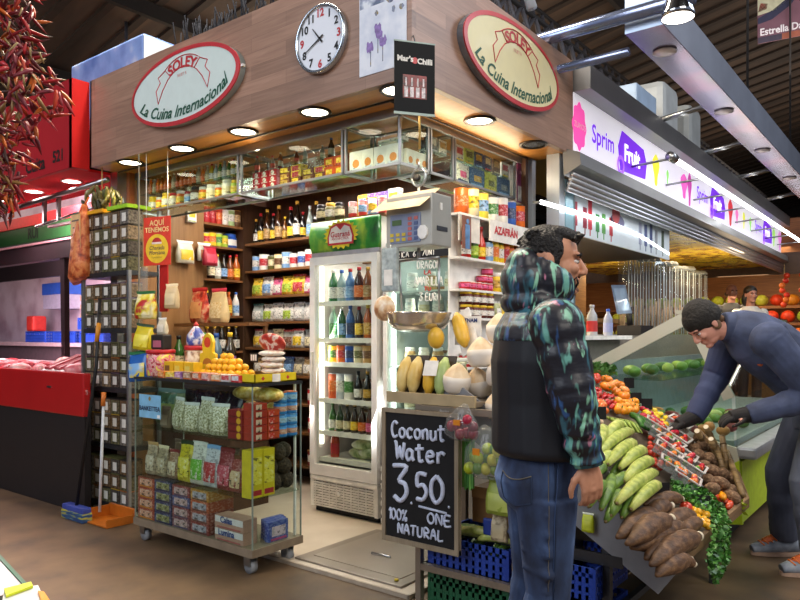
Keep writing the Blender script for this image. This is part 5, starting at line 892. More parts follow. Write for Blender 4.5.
put('mango', MB().ell((0, 0, 0), (.05, .045, .06)).mesh('mango', MAN), at(436, 338, 'X', .3), 0, 'single yellow mango at the back of the fruit shelf', 'fruit')
t3 = thing('price_card', 'white price card with blue letters behind the mango pack', 'price card', at(468, 327, 'X', .42)); MB().b2(-.002, .002, -.085, .085, -.1, .06).build('card', WHITE, t3); text('lettering', 'VIETNAM', .03, (-.003, 0, .035), (0, -1, 0), (0, 0, 1), C('#2a3f7a'), t3, bold=.001)
put('leaf_bag', kmesh('bag', None, None), (.24, -.10, ZT2), FACEX, 'clear bag of pale green leaves between fruit packs and coconuts', 'bag', None, [speckle('leafbag', [(.38, '#7f9a5a'), (.52, '#c9d4b4'), (.65, '#e6eae0')], 26, .3), speckle('leafbag', [], 1), C('#dfe6da')], sc=1.2)
t3 = thing('support_box', 'cardboard box holding up the coconut pile', 'box', (.42, -.42, .93)); MB().b2(-.1, .12, -.16, .14, .1, .33).build('body', C('#a58a66'), t3)
# trimmed coconuts
CCS = speckle('coconut_side', [(.35, '#c9bcae'), (.6, '#e2dacf')], 6, .6, (1, 1, .3)); CCT = speckle('coconut_top', [(.35, '#d0b48e'), (.6, '#e4cfae')], 12, .6)
cme = MB().m(0, True).lathe([(.045, -.075), (.062, -.06), (.072, -.02), (.070, .012)], n=18, smooth=True).m(1, False).lathe([(.071, .012), (.05, .038), (.026, .062), (.006, .075)], n=9, smooth=False).mesh('coconut', [CCS, CCT])
NX = [(457, 378, .12, 'the front one on the tray lip'), (481, 352, .2, 'the middle one of the pile'), (500, 328, .3, 'the top one of the pile'), (478, 382, .24, 'the one tucked behind the front coconut'), (501, 372, .2, 'the one under the middle coconut at its right'), (500, 404, .13, 'the lowest one beside the jacket'), (521, 350, .3, 'the one behind the jacket'), (520, 385, .25, 'the low one behind the jacket')]
for px_, py_, X, w_ in NX: put('coconut', cme, at(px_, py_, 'X', X), random.uniform(0, 6), f'trimmed pale coconut, {w_}', 'coconut', 'trimmed coconuts', rot=(random.uniform(-.15, .15), random.uniform(-.25, .05), random.uniform(0, 6)), sc=1.02)
t3 = thing('bench_scale', 'small grey bench scale with a blue label under the fruit shelf', 'scale', (.06, -.2, .965)); MB().box((0, -.02, .012), (.14, .22, .03), bev=.008).build('body', C('#a9a58a'), t3); MB().b2(-.073, -.07, -.07, .05, .0, .024).build('blue_label', C('#2f62a8'), t3); text('lettering', 'Iberica', .02, (-.0735, -.01, .012), (0, -1, 0), (0, 0, 1), WHITE, t3)
# hanging bags
t3 = thing('radish_bag', 'clear bag of dark red fruit hanging at the chalkboard corner', 'bag', (-.07, -.35, .855)); r = random.Random(5)
for i in range(9): MB().ell((r.uniform(-.02, .02), -.06+.02*(i % 7), .03+.035*(i // 4)+r.uniform(-.005, .005)), (.024, .024, .028), None, 12, 8).build('fruit', mat(['#8a1c34', '#7a1630', '#a02840'][i % 3], .25, 0, .1, 20), t3)
MB().tube([(0, 0, 0), (0, 0, .03), (0, 0, .09), (0, -.01, .14), (0, -.02, .17)], [.06, .10, .085, .04, .012], 16, side=(0, 1, 0), rb=[.03, .05, .045, .025, .01]).build('film', FILM, t3); MB().b2(-.055, -.05, -.02, .015, .075, .1).build('sticker', C('#e08a1e'), t3)
t3 = thing('lime_bag', 'clear bag of green and yellow limes hanging behind the chalkboard', 'bag', (-.05, -.47, .70)); r = random.Random(6)
for i in range(13): MB().ell((r.uniform(-.03, .03), -.07+.036*(i % 5), .03+.045*(i // 5)), (.027, .027, .03), None, 12, 8).build('lime', mat(['#a9b82a', '#7f9a2a', '#c9c23a', '#5f8a2a'][i % 4], .3, 0, .12, 20), t3)
MB().tube([(0, 0, -.01), (0, 0, .04), (0, 0, .12), (0, 0, .19), (0, .02, .23)], [.07, .115, .11, .06, .015], 16, side=(0, 1, 0), rb=[.04, .065, .06, .04, .01]).build('film', FILM, t3); MB().b2(-.066, -.06, .0, .035, .1, .13).build('sticker', C('#e08a1e'), t3)
t3 = thing('leek_strip', 'green leafy bundle hanging beside the chalkboard frame', 'vegetable', (-.01, -.345, .62))
for k in range(5): MB().b2(-.006, .006, -.032+.013*k, -.021+.013*k, -.01*(k % 2), .25).build('leaf', mat(['#4f8a3a', '#6fa84a', '#3f7a34'][k % 3], .45, 0, .2, 12), t3)
put('green_bag', kmesh('bag', None, None), (-.02, -.53, .52), FACEX, 'pale green bag hanging below the lime bag', 'bag', None, [C('#8a9a3a'), C('#a9b45a'), C('#7a8a3a')], sc=1.0)
# crates
def crate(lb, x0, x1, y0, y1, z0, z1, m):
    o = thing('produce_crate', lb, 'crate', ((x0+x1)/2, (y0+y1)/2, z0)); X, Y, Hh = (x1-x0)/2, (y1-y0)/2, z1-z0; mb = MB()
    mb.b2(-X, X, -Y, Y, 0, .008)
    for s in (-1, 1):
        for z in (.012, Hh*.34, Hh*.62, Hh-.012): mb.b2(-X, X, s*Y-.006, s*Y+.006, z-.012, z+.012); mb.b2(s*X-.006, s*X+.006, -Y, Y, z-.012, z+.012)
        n = 12
        for i in range(n+1): mb.b2(s*X-.006, s*X+.006, -Y+2*Y*i/n-.007, -Y+2*Y*i/n+.007, 0, Hh); mb.b2(-X+2*X*i/n-.007, -X+2*X*i/n+.007, s*Y-.006, s*Y+.006, 0, Hh)
        mb.b2(s*X-.004, s*X+.004, -Y, Y, Hh*.05, Hh*.6)
    mb.build('basket', m, o); return o
BLU = mat('#1f3f9a', .4, 0, .08, 10); GRC = mat('#1f5a3a', .4, 0, .1, 10)
crate('blue plastic crate of green plantains beneath the chalkboard corner', .03, .40, -.54, -.09, .203, .345, BLU)
crate('green plastic crate on the floor under the blue crate', .03, .40, -.54, -.09, .0, .155, GRC)
crate('blue plastic crate on the floor behind the legs in jeans', .05, .40, -.96, -.56, .0, .15, BLU)
crate('blue plastic crate on the shelf rail behind the legs in jeans', .03, .40, -.96, -.57, .203, .345, BLU)
def banana(p0, p1, r, m0, bend=V((0, 0, .03)), n=8):
    p0, p1 = V(p0), V(p1); pts = []; rs = []
    for i in range(9):
        t = i/8; pts.append(p0.lerp(p1, t)+V(bend)*(4*t*(1-t))); rs.append(r*max(.22, (sin(pi*min(.97, .06+t*.86)))**.5))
    mb = MB().m(0, True).tube(pts, rs, 7); mb.m(1).tube([pts[-1], pts[-1]+(pts[-1]-pts[-2]).normalized()*.022], [r*.3, r*.2], 6).tube([pts[0]-(pts[1]-pts[0]).normalized()*.01, pts[0]+(pts[1]-pts[0])*.12], [r*.18, r*.33], 6); return mb
PLG = speckle('plantain', [(.3, '#7d9038'), (.5, '#a6b352'), (.7, '#c6c878')], 28, .42, (1, 1, 1), detail=4); PLD = speckle('plantain_dark', [(.3, '#3c5a20'), (.55, '#5f7f30'), (.75, '#86a048')], 28, .45); STEM = C('#6a5a34')
for i in range(9):
    y = -.13-.045*i; banana((.06+.02*(i % 2), y+.12*(i % 3-1)*.3, .30), (.34, y-.03, .31), .024, None, (0, 0, .04)).build('plantain', [PLD, STEM]); o = bpy.context.scene.objects[-1] if False else COL.objects[-1]; tag(o, f'dark green plantain, {pos(i, 9)} in the blue crate under the chalkboard', 'plantain', 'plantains in the blue crate')
for i, (y0, y1, z) in enumerate(((-.14, -.36, .36), (-.24, -.46, .375), (-.36, -.54, .36))):
    o = banana((.06, y0, z), (.10, y1, z), .024, None, (0, 0, .02)).build('plantain', [PLG, STEM]); tag(o, f'yellow-green plantain lying across the crate top, {pos(i,3)}', 'plantain', 'plantains on the blue crate')
t3 = thing('cardboard_box', 'brown cardboard box above the crate between chalkboard and jeans', 'box', (.22, -.42, .43)); MB().b2(-.12, .2, -.14, .12, .0, .17).build('body', C('#7a5a38'), t3); MB().b2(-.125, -.12, -.14, .12, .12, .175).build('flap', C('#8a6842'), t3)
o = MB().box((0, 0, 0), (.02, .1, .08), bev=.008).build('blue_packet', C('#1f3a8a')); o.location = (.06, -.44, .43); tag(o, 'dark blue packet lying on the plantains in the crate', 'packet')
o = put('garlic_bag', kmesh('bag_s', None, None), (.02, -.50, .385), FACEX, 'pale net bag hanging at the crate beside the jeans', 'bag', None, [speckle('garlicnet', [(.4, '#8a7a5c'), (.6, '#c4b898')], 40, .6), C('#b8aa88'), C('#a89a78')], sc=1.1)
# ================================================================ SLOPING VEGETABLE DISPLAY
SP = lambda y: .43+.6*(y+1.29)
t = thing('vegetable_display', 'sloping steel-sided vegetable display along the short side of the stall', 'produce display', (0, 0, 0))
out = [(.1, -1.29), (1.29, -1.29), (1.62, -1.17), (2.0, -.86), (2.0, -.1), (.1, -.1)]
MB().prism([(x, y, SP(y)-.005) for x, y in out], (0, 0, -.03)).build('bed', C('#5a5147'), t)
SDM = speckle('side_steel', [(.3, '#5f6064'), (.6, '#85868a'), (.75, '#9a9a9c')], 3, .33, detail=7)
MB().prism([(.085, -.1, SP(-.1)+.04), (.085, -1.31, SP(-1.31)+.0), (.085, -1.21, SP(-1.31)-.14), (.085, -.1, SP(-.1)-.18)], (.012, 0, 0)).build('side_panel', SDM, t)
MB().b2(.083, .1, -1.06, -.1, .35, .40).build('side_strip', DKSTEEL, t)
mb = MB(); mb.prism([(.1, -1.31, SP(-1.31)), (1.30, -1.31, SP(-1.31)), (1.30, -1.31, SP(-1.31)+.05), (.1, -1.31, SP(-1.31)+.05)], (0, .014, .008)); mb.build('front_board', wood('lip_wood', '#6f5436', '#836544', '#967852', 'X', .5, .6, 3), t)
MB().prism([(1.30, -1.31, SP(-1.31)), (1.64, -1.19, SP(-1.19)), (2.01, -.87, SP(-.87)), (2.01, -.87, SP(-.87)+.05), (1.64, -1.19, SP(-1.19)+.05), (1.30, -1.31, SP(-1.31)+.05)], (-.004, .012, 0)).build('corner_board', wood('lip_wood2', '#6f5436', '#836544', '#967852', 'X', .5, .6, 3), t)
for x, y in ((.12, -.98), (1.2, -1.15), (.12, -.15), (1.9, -.5)): MB().b2(x-.018, x+.018, y-.018, y+.018, 0, SP(y)-.03).build('leg', DKSTEEL, t)
MB().b2(.11, .14, -1.0, -.12, .10, .14).b2(.14, 1.9, -1.0, -.97, .10, .13).build('brace', DKSTEEL, t)
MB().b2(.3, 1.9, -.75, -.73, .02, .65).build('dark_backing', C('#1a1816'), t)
NU = V((0, -.6, 1)).normalized()
def S_(px_, py_, h=0): return slope(px_, py_, h)
def lay(nm, mb, m, p, lb, cat, grp):
    o = mb.build(nm, m); o.location = p; return tag(o, lb, cat, grp)
# plantain hand
PL = [((594, 455), (603, 428), .15), ((604, 441), (621, 426), .16), ((596, 456), (632, 432), .15), ((608, 464), (635, 444), .15), ((620, 468), (645, 452), .15), ((624, 481), (652, 462), .15), ((617, 503), (656, 473), .14), ((631, 509), (659, 486), .13), ((597, 469), (609, 458), .11), ((611, 476), (626, 468), .09), ((608, 493), (627, 479), .10), ((589, 506), (602, 485), .10), ((601, 509), (612, 477), .09), ((590, 482), (603, 471), .10), ((611, 515), (618, 495), .09), ((622, 517), (634, 500), .08), ((600, 500), (615, 486), .06), ((590, 470), (598, 448), .09), ((612, 452), (626, 440), .07), ((630, 476), (640, 462), .07), ((606, 521), (616, 508), .06), ((640, 500), (650, 485), .06)]
for i, (a, b, h) in enumerate(PL):
    p0, p1 = S_(*a, h), S_(*b, h-.01); L = (p1-p0).length
    o = banana(p0-p0, p1-p0, .030 if i < 9 else .026, None, NU*.03+V((0, 0, .01))).build('plantain', [PLG if i < 9 else PLD, STEM]); o.location = p0
    tag(o, f'{"large pale green" if i < 9 else "darker green"} plantain, {ORD[i] if i < 9 else ORD[i-9]} {"down the front row of the hand" if i < 9 else "down the shaded rows behind"} on the display', 'plantain', 'plantains on the display')
# cassava roots
YU = speckle('cassava', [(.3, '#3a2618'), (.5, '#5c4029'), (.68, '#7d5c3c'), (.8, '#a58a66')], 26, .6, (1, 1, 2), detail=7, bump=.35); CUT = C('#d9cdb4')
YL = [((622, 534), (656, 513), .06, .042), ((633, 540), (668, 519), .10, .045), ((638, 545), (682, 527), .06, .048), ((649, 556), (672, 545), .05, .036), ((655, 560), (697, 536), .07, .046), ((661, 573), (688, 560), .05, .036), ((650, 515), (670, 506), .07, .036), ((664, 527), (692, 515), .05, .044), ((650, 503), (682, 499), .07, .032), ((678, 535), (700, 522), .05, .036), ((644, 528), (658, 520), .05, .036), ((672, 563), (694, 564), .05, .028)]
for i, (a, b, h, r_) in enumerate(YL):
    p0, p1 = S_(*a, h), S_(*b, h+.01); d = p1-p0; rr = random.Random(i); k = [p0-p0+d*u+V((rr.uniform(-.008, .008), rr.uniform(-.008, .008), .012*sin(3.1*u))) for u in (-.12, .05, .25, .5, .75, .92, 1.0)]
    mb = MB().m(0, True).tube(k, [.008, r_*.62, r_*.95, r_*1.08, r_*.98, r_*.62, r_*.4], 11); mb.m(1, True).tube([k[-1]-d.normalized()*.012, k[-1]+d.normalized()*.012, k[-1]+d.normalized()*.02], [r_*.44, r_*.46, r_*.3], 10)
    o = mb.build('cassava_root', [YU, CUT]); o.location = p0; tag(o, f'brown cassava root with a cut pale end, {ORD[i]} from the plantains', 'root vegetable', 'cassava roots')
# taro
TA = speckle('taro', [(.3, '#3f2c1e'), (.5, '#6a4e36'), (.7, '#94775a')], 60, .8, (1, 1, 1), detail=6, bump=.5)
TL = [(683, 429, 1.7), (688, 442, 1.3), (701, 446, 1.0), (711, 449, 1.0), (698, 455, 1.0), (709, 458, .9), (717, 462, 1.1), (703, 466, 1.0), (713, 471, 1.15), (723, 474, 1.1), (708, 480, 1.1), (720, 483, 1.3), (728, 490, 1.1), (695, 449, .9), (699, 438, 1.1), (733, 478, 1.1), (732, 497, 1.2), (712, 489, 1.0)]
tme = MB().m(0, True).ell((0, 0, 0), (.042, .036, .036), None, 14, 10).mesh('taro_root', TA)
for i, (x, y, s) in enumerate(TL): put('taro_root', tme, S_(x, y, .05+.02*(i % 3)), 0, f'hairy brown taro root, {ORD[i]} down the heap beside the sugar cane', 'root vegetable', 'taro roots', rot=(random.uniform(-.5, .5), random.uniform(-.5, .5), random.uniform(0, 6)), sc=(s, .95, .95))
CANE = speckle('cane', [(.35, '#5f4a2e'), (.55, '#8a7048'), (.7, '#b59a6c')], 8, .5, (1, 1, 4)); 
for i, (a, b, h) in enumerate((((706, 427), (721, 456), .24), ((697, 431), (706, 449), .2), ((711, 439), (719, 462), .2), ((722, 436), (727, 470), .2), ((727, 452), (743, 496), .12), ((716, 446), (724, 474), .16))):
    p0, p1 = S_(*b, .05), S_(*a, h); mb = MB(); d = (p1-p0); mb.m(0, True).tube([V(), d], .017, 10)
    for k in range(1, 4): mb.tube([d*(k/4)-d.normalized()*.004, d*(k/4)+d.normalized()*.004], .0195, 10)
    mb.m(1, False).tube([d, d*1.01], .014, 10, smooth=False); o = mb.build('sugar_cane', [CANE, CUT]); o.location = p0; tag(o, f'cut sugar cane stick, {pos(i,6)} leaning at the far end of the display', 'sugar cane', 'sugar cane sticks')
# round and long small vegetables
def heap(noun, nm, cat, m, xs, ys, nx, ny, r_, h, where, grp, seed, long_=1.0, stem='#4f7a2a', lays=1, skew=0.0):
    rr = random.Random(seed); me = MB().m(0, True).ell((0, 0, 0), (r_*long_, r_, r_), None, 11, 7).m(1).tube([(r_*long_*.9, 0, 0), (r_*long_*1.25, 0, r_*.25)], r_*.16, 5).mesh(nm, [m, C(stem)]); k = 0; tot = nx*ny
    for j in range(ny):
        for i in range(nx):
            u, v = (i+.5)/nx+rr.uniform(-.25, .25)/nx, (j+.5)/ny+rr.uniform(-.25, .25)/ny
            x, y = xs[0]+(xs[1]-xs[0])*u+skew*(v-.5), ys[0]+(ys[1]-ys[0])*v+(ys[2] if len(ys) > 2 else 0)*(u-.5)
            put(nm, me, S_(x, y, h+r_*rr.uniform(.8, 1.5)), 0, f'{noun}, {ORD[i]} along row {ORD[j]} {where}', cat, grp, rot=(rr.uniform(-.6, .6), rr.uniform(-.6, .6), rr.uniform(0, 6.28) if long_ < 1.5 else rr.uniform(-.5, .5)), sc=rr.uniform(.85, 1.15)); k += 1
PO = lambda h: mat(h, .22, 0, .1, 18, spec=.6, coat=.3)
heap('red tomato', 'tomato', 'tomato', PO('#c23a22'), (586, 600), (371, 382), 3, 3, .026, .02, 'at the display top corner', 'tomatoes', 1)
heap('orange pepper', 'pepper', 'pepper', PO('#e0801e'), (603, 627), (380, 394, 15), 6, 2, .028, .03, 'of the upper orange band', 'orange peppers', 2, 1.3)
heap('red chilli', 'chilli', 'chilli', PO('#b3221e'), (588, 617), (390, 404, 14), 8, 3, .014, .02, 'of the red band on the display', 'red chillies', 3, 3.0)
heap('yellow-orange pepper', 'pepper', 'pepper', PO('#ec9416'), (617, 637), (400, 412), 5, 3, .024, .03, 'of the bright pile mid display', 'habanero peppers', 4, 1.2)
heap('orange pepper', 'pepper', 'pepper', PO('#dd6a24'), (588, 606), (399, 411, 8), 4, 2, .022, .02, 'left of the price cards', 'small orange peppers', 5, 1.4)
heap('yellow pepper', 'pepper', 'pepper', PO('#e6c41e'), (643, 668), (409, 420, 16), 6, 2, .019, .03, 'of the yellow band by the glass case', 'yellow peppers', 6, 1.3)
heap('dark pink pepper', 'pepper', 'pepper', PO('#b81c34'), (641, 664), (414, 424, 16), 6, 2, .019, .03, 'of the pink-red band beneath the yellow', 'red peppers', 7, 1.3)
heap('small yellow pepper', 'pepper', 'pepper', PO('#e8ac1a'), (692, 709), (510, 526, 8), 4, 3, .017, .05, 'beside the parsley', 'small yellow peppers', 8, 1.2)
heap('red-orange pepper', 'pepper', 'pepper', PO('#cf4a26'), (703, 732), (482, 504, 14), 6, 2, .017, .02, 'at the display front corner', 'corner peppers', 9, 1.8)
heap('red-orange tomato', 'tomato', 'tomato', PO('#c8402a'), (648, 662), (436, 468, 4), 3, 6, .017, .02, 'between plantains and clear trays', 'small tomatoes', 12)
heap('red-pink pepper', 'pepper', 'pepper', PO('#c22a3a'), (655, 678), (428, 440, 8), 6, 2, .018, .03, 'above the clear trays', 'pink peppers', 10, 1.3)
heap('pale pepper', 'pepper', 'pepper', PO('#d8b898'), (588, 602), (411, 422, 6), 3, 2, .02, .02, 'at the jacket side below the orange ones', 'pale peppers', 11, 1.4)
put('tomato', bpy.data.meshes['tomato'], S_(686, 508, .06), 0, 'lone red tomato between cassava and parsley', 'tomato', sc=1.2)
put('pepper', bpy.data.meshes['pepper'], S_(722, 496, .05), .4, 'long orange-yellow pepper at the display front corner', 'pepper', None, [PO('#e89a1a'), C('#4f7a2a')], sc=(1.6, .8, .8))
for i in range(16):
    u = i/15; a, b = (606+u*24, 417+u*4), (620+u*22, 430+u*3); p0, p1 = S_(*a, .05+.015*(i % 3)), S_(*b, .05+.015*((i+1) % 3)); o = MB().m(0, True).tube([V(), (p1-p0)*.5+V((0, 0, .015)), (p1-p0)], [.006, .009, .005], 7).build('green_bean', mat(['#7f9a3a', '#9ab04f', '#6f8a34'][i % 3], .45, 0, .12, 20)); o.location = p0; tag(o, f'long green bean, {pos(i,16)} above the plantains', 'bean', 'green beans')
CUC = speckle('cucumber', [(.35, '#1f4a1a'), (.6, '#3f7a2a')], 20, .35, (1, 1, 4))
for i in range(6):
    a, b = (630+i*3.2, 413+i*1.5), (645+i*3, 428+i*1.4); p0, p1 = S_(*a, .06), S_(*b, .06); o = MB().m(0, True).tube([V(), (p1-p0)*.15, (p1-p0)*.5+V((0, 0, .02)), (p1-p0)*.85, (p1-p0)], [.008, .019, .021, .019, .008], 10).build('cucumber', CUC); o.location = p0; tag(o, f'dark green cucumber, {pos(i,6)} beside the beans', 'cucumber', 'cucumbers')
# clear trays of mixed peppers
def ptray(x, y, lb, seed, rz=.0, h=.05):
    p = S_(x, y, h); o = thing('pepper_tray', lb, 'tray', p); o.rotation_euler = (math.atan(.6)*1.0, 0, rz); rr = random.Random(seed)
    mb = MB(); X, Y = .085, .065
    mb.b2(-X, X, -Y, Y, 0, .003)
    for s in (-1, 1): mb.b2(s*X-.003, s*X+.003, -Y, Y, 0, .045); mb.b2(-X, X, s*Y-.003, s*Y+.003, 0, .045)
    mb.build('tray', FILM, o); mb = MB()
    for s in (-1, 1): mb.b2(s*X-.006, s*X+.006, -Y-.006, Y+.006, .043, .048); mb.b2(-X, X, s*Y-.006, s*Y+.006, .043, .048)
    mb.build('rim', mat('#cfc9c6', .25, 0, 0), o)
    for k in range(10): MB().ell((-.06+.03*(k % 5)+rr.uniform(-.006, .006), -.03+.06*(k//5)+rr.uniform(-.01, .01), .03+rr.uniform(0, .014)), (.019, .016, .016), None, 10, 7).build('pepper', PO(rr.choice(['#c22a26', '#d8501e', '#e07a1e', '#b81c34', '#5f8a2e'])), o)
for i, (x, y, w_, rz) in enumerate(((660, 438, 'topmost, below the pink peppers', .2), (676, 441, 'beside the taro at the top', .1), (664, 455, 'upper one right of the plantains', .25), (681, 459, 'middle one beside the taro', .15), (669, 470, 'lower one right of the plantains', .3), (690, 470, 'lower one beside the taro', .15), (684, 482, 'lowest, above the parsley', .2), (654, 429, 'upper left one under the beans', .3), (668, 447, 'centre one of the group', .0), (677, 427, 'far one under the yellow peppers', .1))): ptray(x, y, f'clear tray of red and orange peppers, {w_}', i, rz, .05+.01*(i % 2))
# parsley (nobody could count the leaves)
rr = random.Random(11); mb = MB(); PZ = [(671, 480), (690, 482), (708, 490), (724, 506), (733, 530), (730, 560), (716, 588), (707, 562), (712, 535), (710, 512), (690, 503), (672, 494)]
def inside(x, y):
    c = False
    for i in range(len(PZ)):
        x1, y1 = PZ[i]; x2, y2 = PZ[i-1]
        if (y1 > y) != (y2 > y) and x < (x2-x1)*(y-y1)/(y2-y1)+x1: c = not c
    return c
n = 0
while n < 1500:
    x, y = rr.uniform(668, 730), rr.uniform(477, 588)
    if not inside(x, y): continue
    n += 1; p = S_(x, min(y, 516), .05+rr.uniform(-.02, .06)) if y < 516 else at(x, y, 'Y', -1.33+rr.uniform(-.05, .03))
    a = V((rr.uniform(-1, 1), rr.uniform(-1, 1), rr.uniform(-.6, .6))).normalized(); b = a.cross(V((rr.uniform(-1, 1), rr.uniform(-1, 1), rr.uniform(-1, 1)))).normalized(); s = rr.uniform(.008, .016)
    mb.m(rr.choice((0, 0, 1, 2)), False).add([p-a*s, p+b*s*.7+a*s*.1, p+a*s, p-b*s*.7+a*s*.1], [(0, 1, 2, 3)])
o = mb.build('parsley', [C('#3f7a2e'), C('#5f9a42'), C('#2c5a22')]); tag(o, 'big bunch of green parsley draped over the display front edge', 'herb', None, 'stuff')
mb = MB()
for k in range(160):
    x, y = rr.uniform(590, 616), rr.uniform(363, 374); p = S_(x, y, rr.uniform(.02, .09)); a = V((rr.uniform(-1, 1), rr.uniform(-1, 1), rr.uniform(-.2, 1))).normalized(); b = a.cross(V((1, .3, .2))).normalized(); s = rr.uniform(.015, .03); mb.add([p-a*s, p+b*s*.5, p+a*s, p-b*s*.5], [(0, 1, 2, 3)])
tag(mb.build('leafy_greens', C('#3f6a2a')), 'dark green leaves at the top corner of the display', 'herb', None, 'stuff')
mb = MB()
for k in range(14):
    p = S_(740, 506, .03)+V((rr.uniform(-.03, .03), rr.uniform(-.03, .03), rr.uniform(-.03, .03))); a = V((rr.uniform(-1, 1), rr.uniform(-1, 1), rr.uniform(-.5, .5))).normalized(); b = a.cross(V((1, .3, .9))).normalized(); mb.add([p-a*.02, p+b*.012, p+a*.02, p-b*.012], [(0, 1, 2, 3)])
tag(mb.build('lettuce_leaf', C('#a9bf2a')), 'bright lime-green leaf scrap at the display corner', 'leaf', None, 'stuff')
for i, (x, y, lb) in enumerate(((600, 413, 'small black price card left of the green beans'), (636, 398, 'small black price card above the bright pepper pile'), (662, 490, 'small black price card between plantains and cassava'), (703, 503, 'small black price card in the parsley'), (629, 383, 'dark price card behind the orange peppers'), (647, 404, 'small black price card beside the glass case'))):
    o = thing('price_card', lb, 'price card', S_(x, y, .08), -.9, 'price cards on the display'); MB().b2(-.035, .035, -.002, .002, -.035, .035).build('card', BLACK, o); MB().b2(-.003, .003, -.003, .003, -.1, -.035).build('stick', BLACK, o)
    if i == 3: MB().b2(-.022, .015, -.004, -.002, -.01, .012).build('writing', C('#8a94b4'), o)
o = put('lime_packet', kmesh('bag_s', None, None), at(588, 532, 'X', .06), FACEX, 'bright yellow-green packet hanging beside the jeans', 'packet', None, [C('#b8c41e'), C('#c9d03a'), C('#c9d0c4')], rot=(0, .0, FACEX), sc=.7)
# ================================================================ RED BUTCHER STALL (left)
RED1 = mat('#b01c1e', .3, 0, .05, 3, coat=.3); REDF = mat('#a81f28', .6, 0, .06, 2, spec=.15)
t = thing('red_canopy', 'red canopy of the butcher stall with black lettering', 'stall canopy', (-.14, 3.185, 2.65))
MB().b2(0, .04, .0, 6, 0, .69).build('front_fascia', REDF, t); MB().b2(.0, .14, -.005, .04, 0, .69).build('side_fascia', mat('#b81a1a', .55, 0, .03, spec=.15), t); MB().b2(.04, .62, .04, 6, .0, .02).build('soffit', mat('#c8141a', .7, 0, .03, spec=.1), t)
text('lettering', 'Cuita', .155, (-.001, .60, .10), (0, -1, 0), (0, 0, 1), BLACK, t, bold=.004); text('lettering', '521', .125, (-.001, .21, .115), (0, -1, 0), (0, 0, 1), BLACK, t, bold=.004)
for i, (y, w_) in enumerate(((3.66, 'nearest the wooden canopy'), (4.34, 'middle one'), (5.0, 'farthest one'))):
    l = thing('downlight', f'round white downlight in the red soffit, {w_}', 'ceiling light', (.1, y, 2.648), 0, 'red stall downlights'); MB().lathe([(.07, 0), (.085, -.002), (.085, -.008), (.07, -.008)], n=24, cap=False).build('rim', WHITE, l); MB().lathe([(0, -.004), (.072, -.005)], n=24, cap=False).build('lens', emis('#fff0ea', 8), l)
    spot('downlight_lamp', (.1, y, 2.62), (.1, y, 0), 22, (1, .8, .75), 150)
t = thing('steel_rail', 'brushed steel hanging rail frame under the red soffit', 'rail', (.1, 3.85, 2.3))
mb = MB(); mb.tube([(0, .8, .24), (0, -.76, .28)], .022, 8); mb.build('top_bar', STEEL, t); MB().tube([(.05, .55, .04), (.05, -.45, .1)], .014, 8).build('lower_bar', STEEL, t)
for y in (.36, .1): MB().b2(.02, .05, y-.015, y+.015, .05, .26).build('upright', STEEL, t)
MB().b2(.08, .12, -.7, .4, .02, .04).build('pink_strip', mat('#d8a8b0', .3), t)
BC = thing('butcher_counter', 'red-fronted butcher counter with a dark base at the left edge', 'counter', (-.16, 2.97, 0))
MB().b2(.0, .06, 0, 6, .73, 1.06, .012).build('red_front', RED1, BC); MB().b2(.01, .06, 0, 6, .0, .73).build('dark_base', mat('#1f1b1c', .5, 0, .06), BC); MB().b2(.06, 1.0, .31, 6, .98, 1.0).build('counter_top', mat('#c9a8a8', .3), BC); MB().b2(.06, 1.0, .31, .34, .0, .98).build('end_panel', mat('#4a1a1c', .4), BC); MB().b2(-.008, 0, .5, .56, .93, .945).build('latch', STEEL, BC)
struct('wall_butcher', MB().b2(2.2, 2.3, 2.8, 12, 0, 3.4).b2(1.86, 2.2, 3.6, 3.64, 0, 3.4), speckle('pink_tiles', [(.3, '#a88a9a'), (.6, '#cdb8c6')], 3, .3, detail=3))
t = thing('glass_front_frame', 'dark steel frame of the butcher display glass', 'frame', (.6, 4.75, 1.0)); MB().prism([(0, .02, 0), (0, .09, 0), (0, .13, 1.2), (0, .04, 1.2)], (.05, 0, 0)).build('post', mat('#2a2024', .4, .3), t); MB().b2(-.02, .07, -1.4, 4.2, 1.12, 1.27).build('head_bar', mat('#2a2024', .4, .3), t); MB().b2(-.0, .04, -1.4, 4.2, .06, .085).build('shelf_edge', mat('#c9b4b8', .3), t)
t = thing('green_stall_sign', 'dark green sign strip with black letters seen beyond the butcher counter', 'sign', (1.6, 7.4, 2.62)); MB().b2(0, .05, -3.6, 2.2, 0, .22).build('panel', C('#1f4a24'), t); MB().b2(-.02, .05, -3.6, 2.2, .22, .36).build('red_band', C('#c01c24'), t); text('lettering', 'RUI', .2, (-.002, .25, .11), (0, -1, 0), (0, 0, 1), BLACK, t, bold=.006); MB().b2(-.03, .0, -3.6, 2.2, -.05, -.03).build('pink_edge', C('#d8a0a8'), t); MB().b2(0, .06, -3.6, 2.2, -.5, -.05).build('dark_band', C('#1a1416'), t)
r = random.Random(8); MEAT = [speckle('meat_a', [(.35, '#a83a44'), (.5, '#cf6a70'), (.65, '#e6b4b0')], 9, .3, bump=.3), speckle('meat_b', [(.35, '#c0606a'), (.5, '#dc9a98'), (.65, '#efd4cc')], 8, .3, bump=.3), speckle('meat_c', [(.4, '#8a2430'), (.6, '#c04a54')], 7, .3, bump=.2)]
n = 0
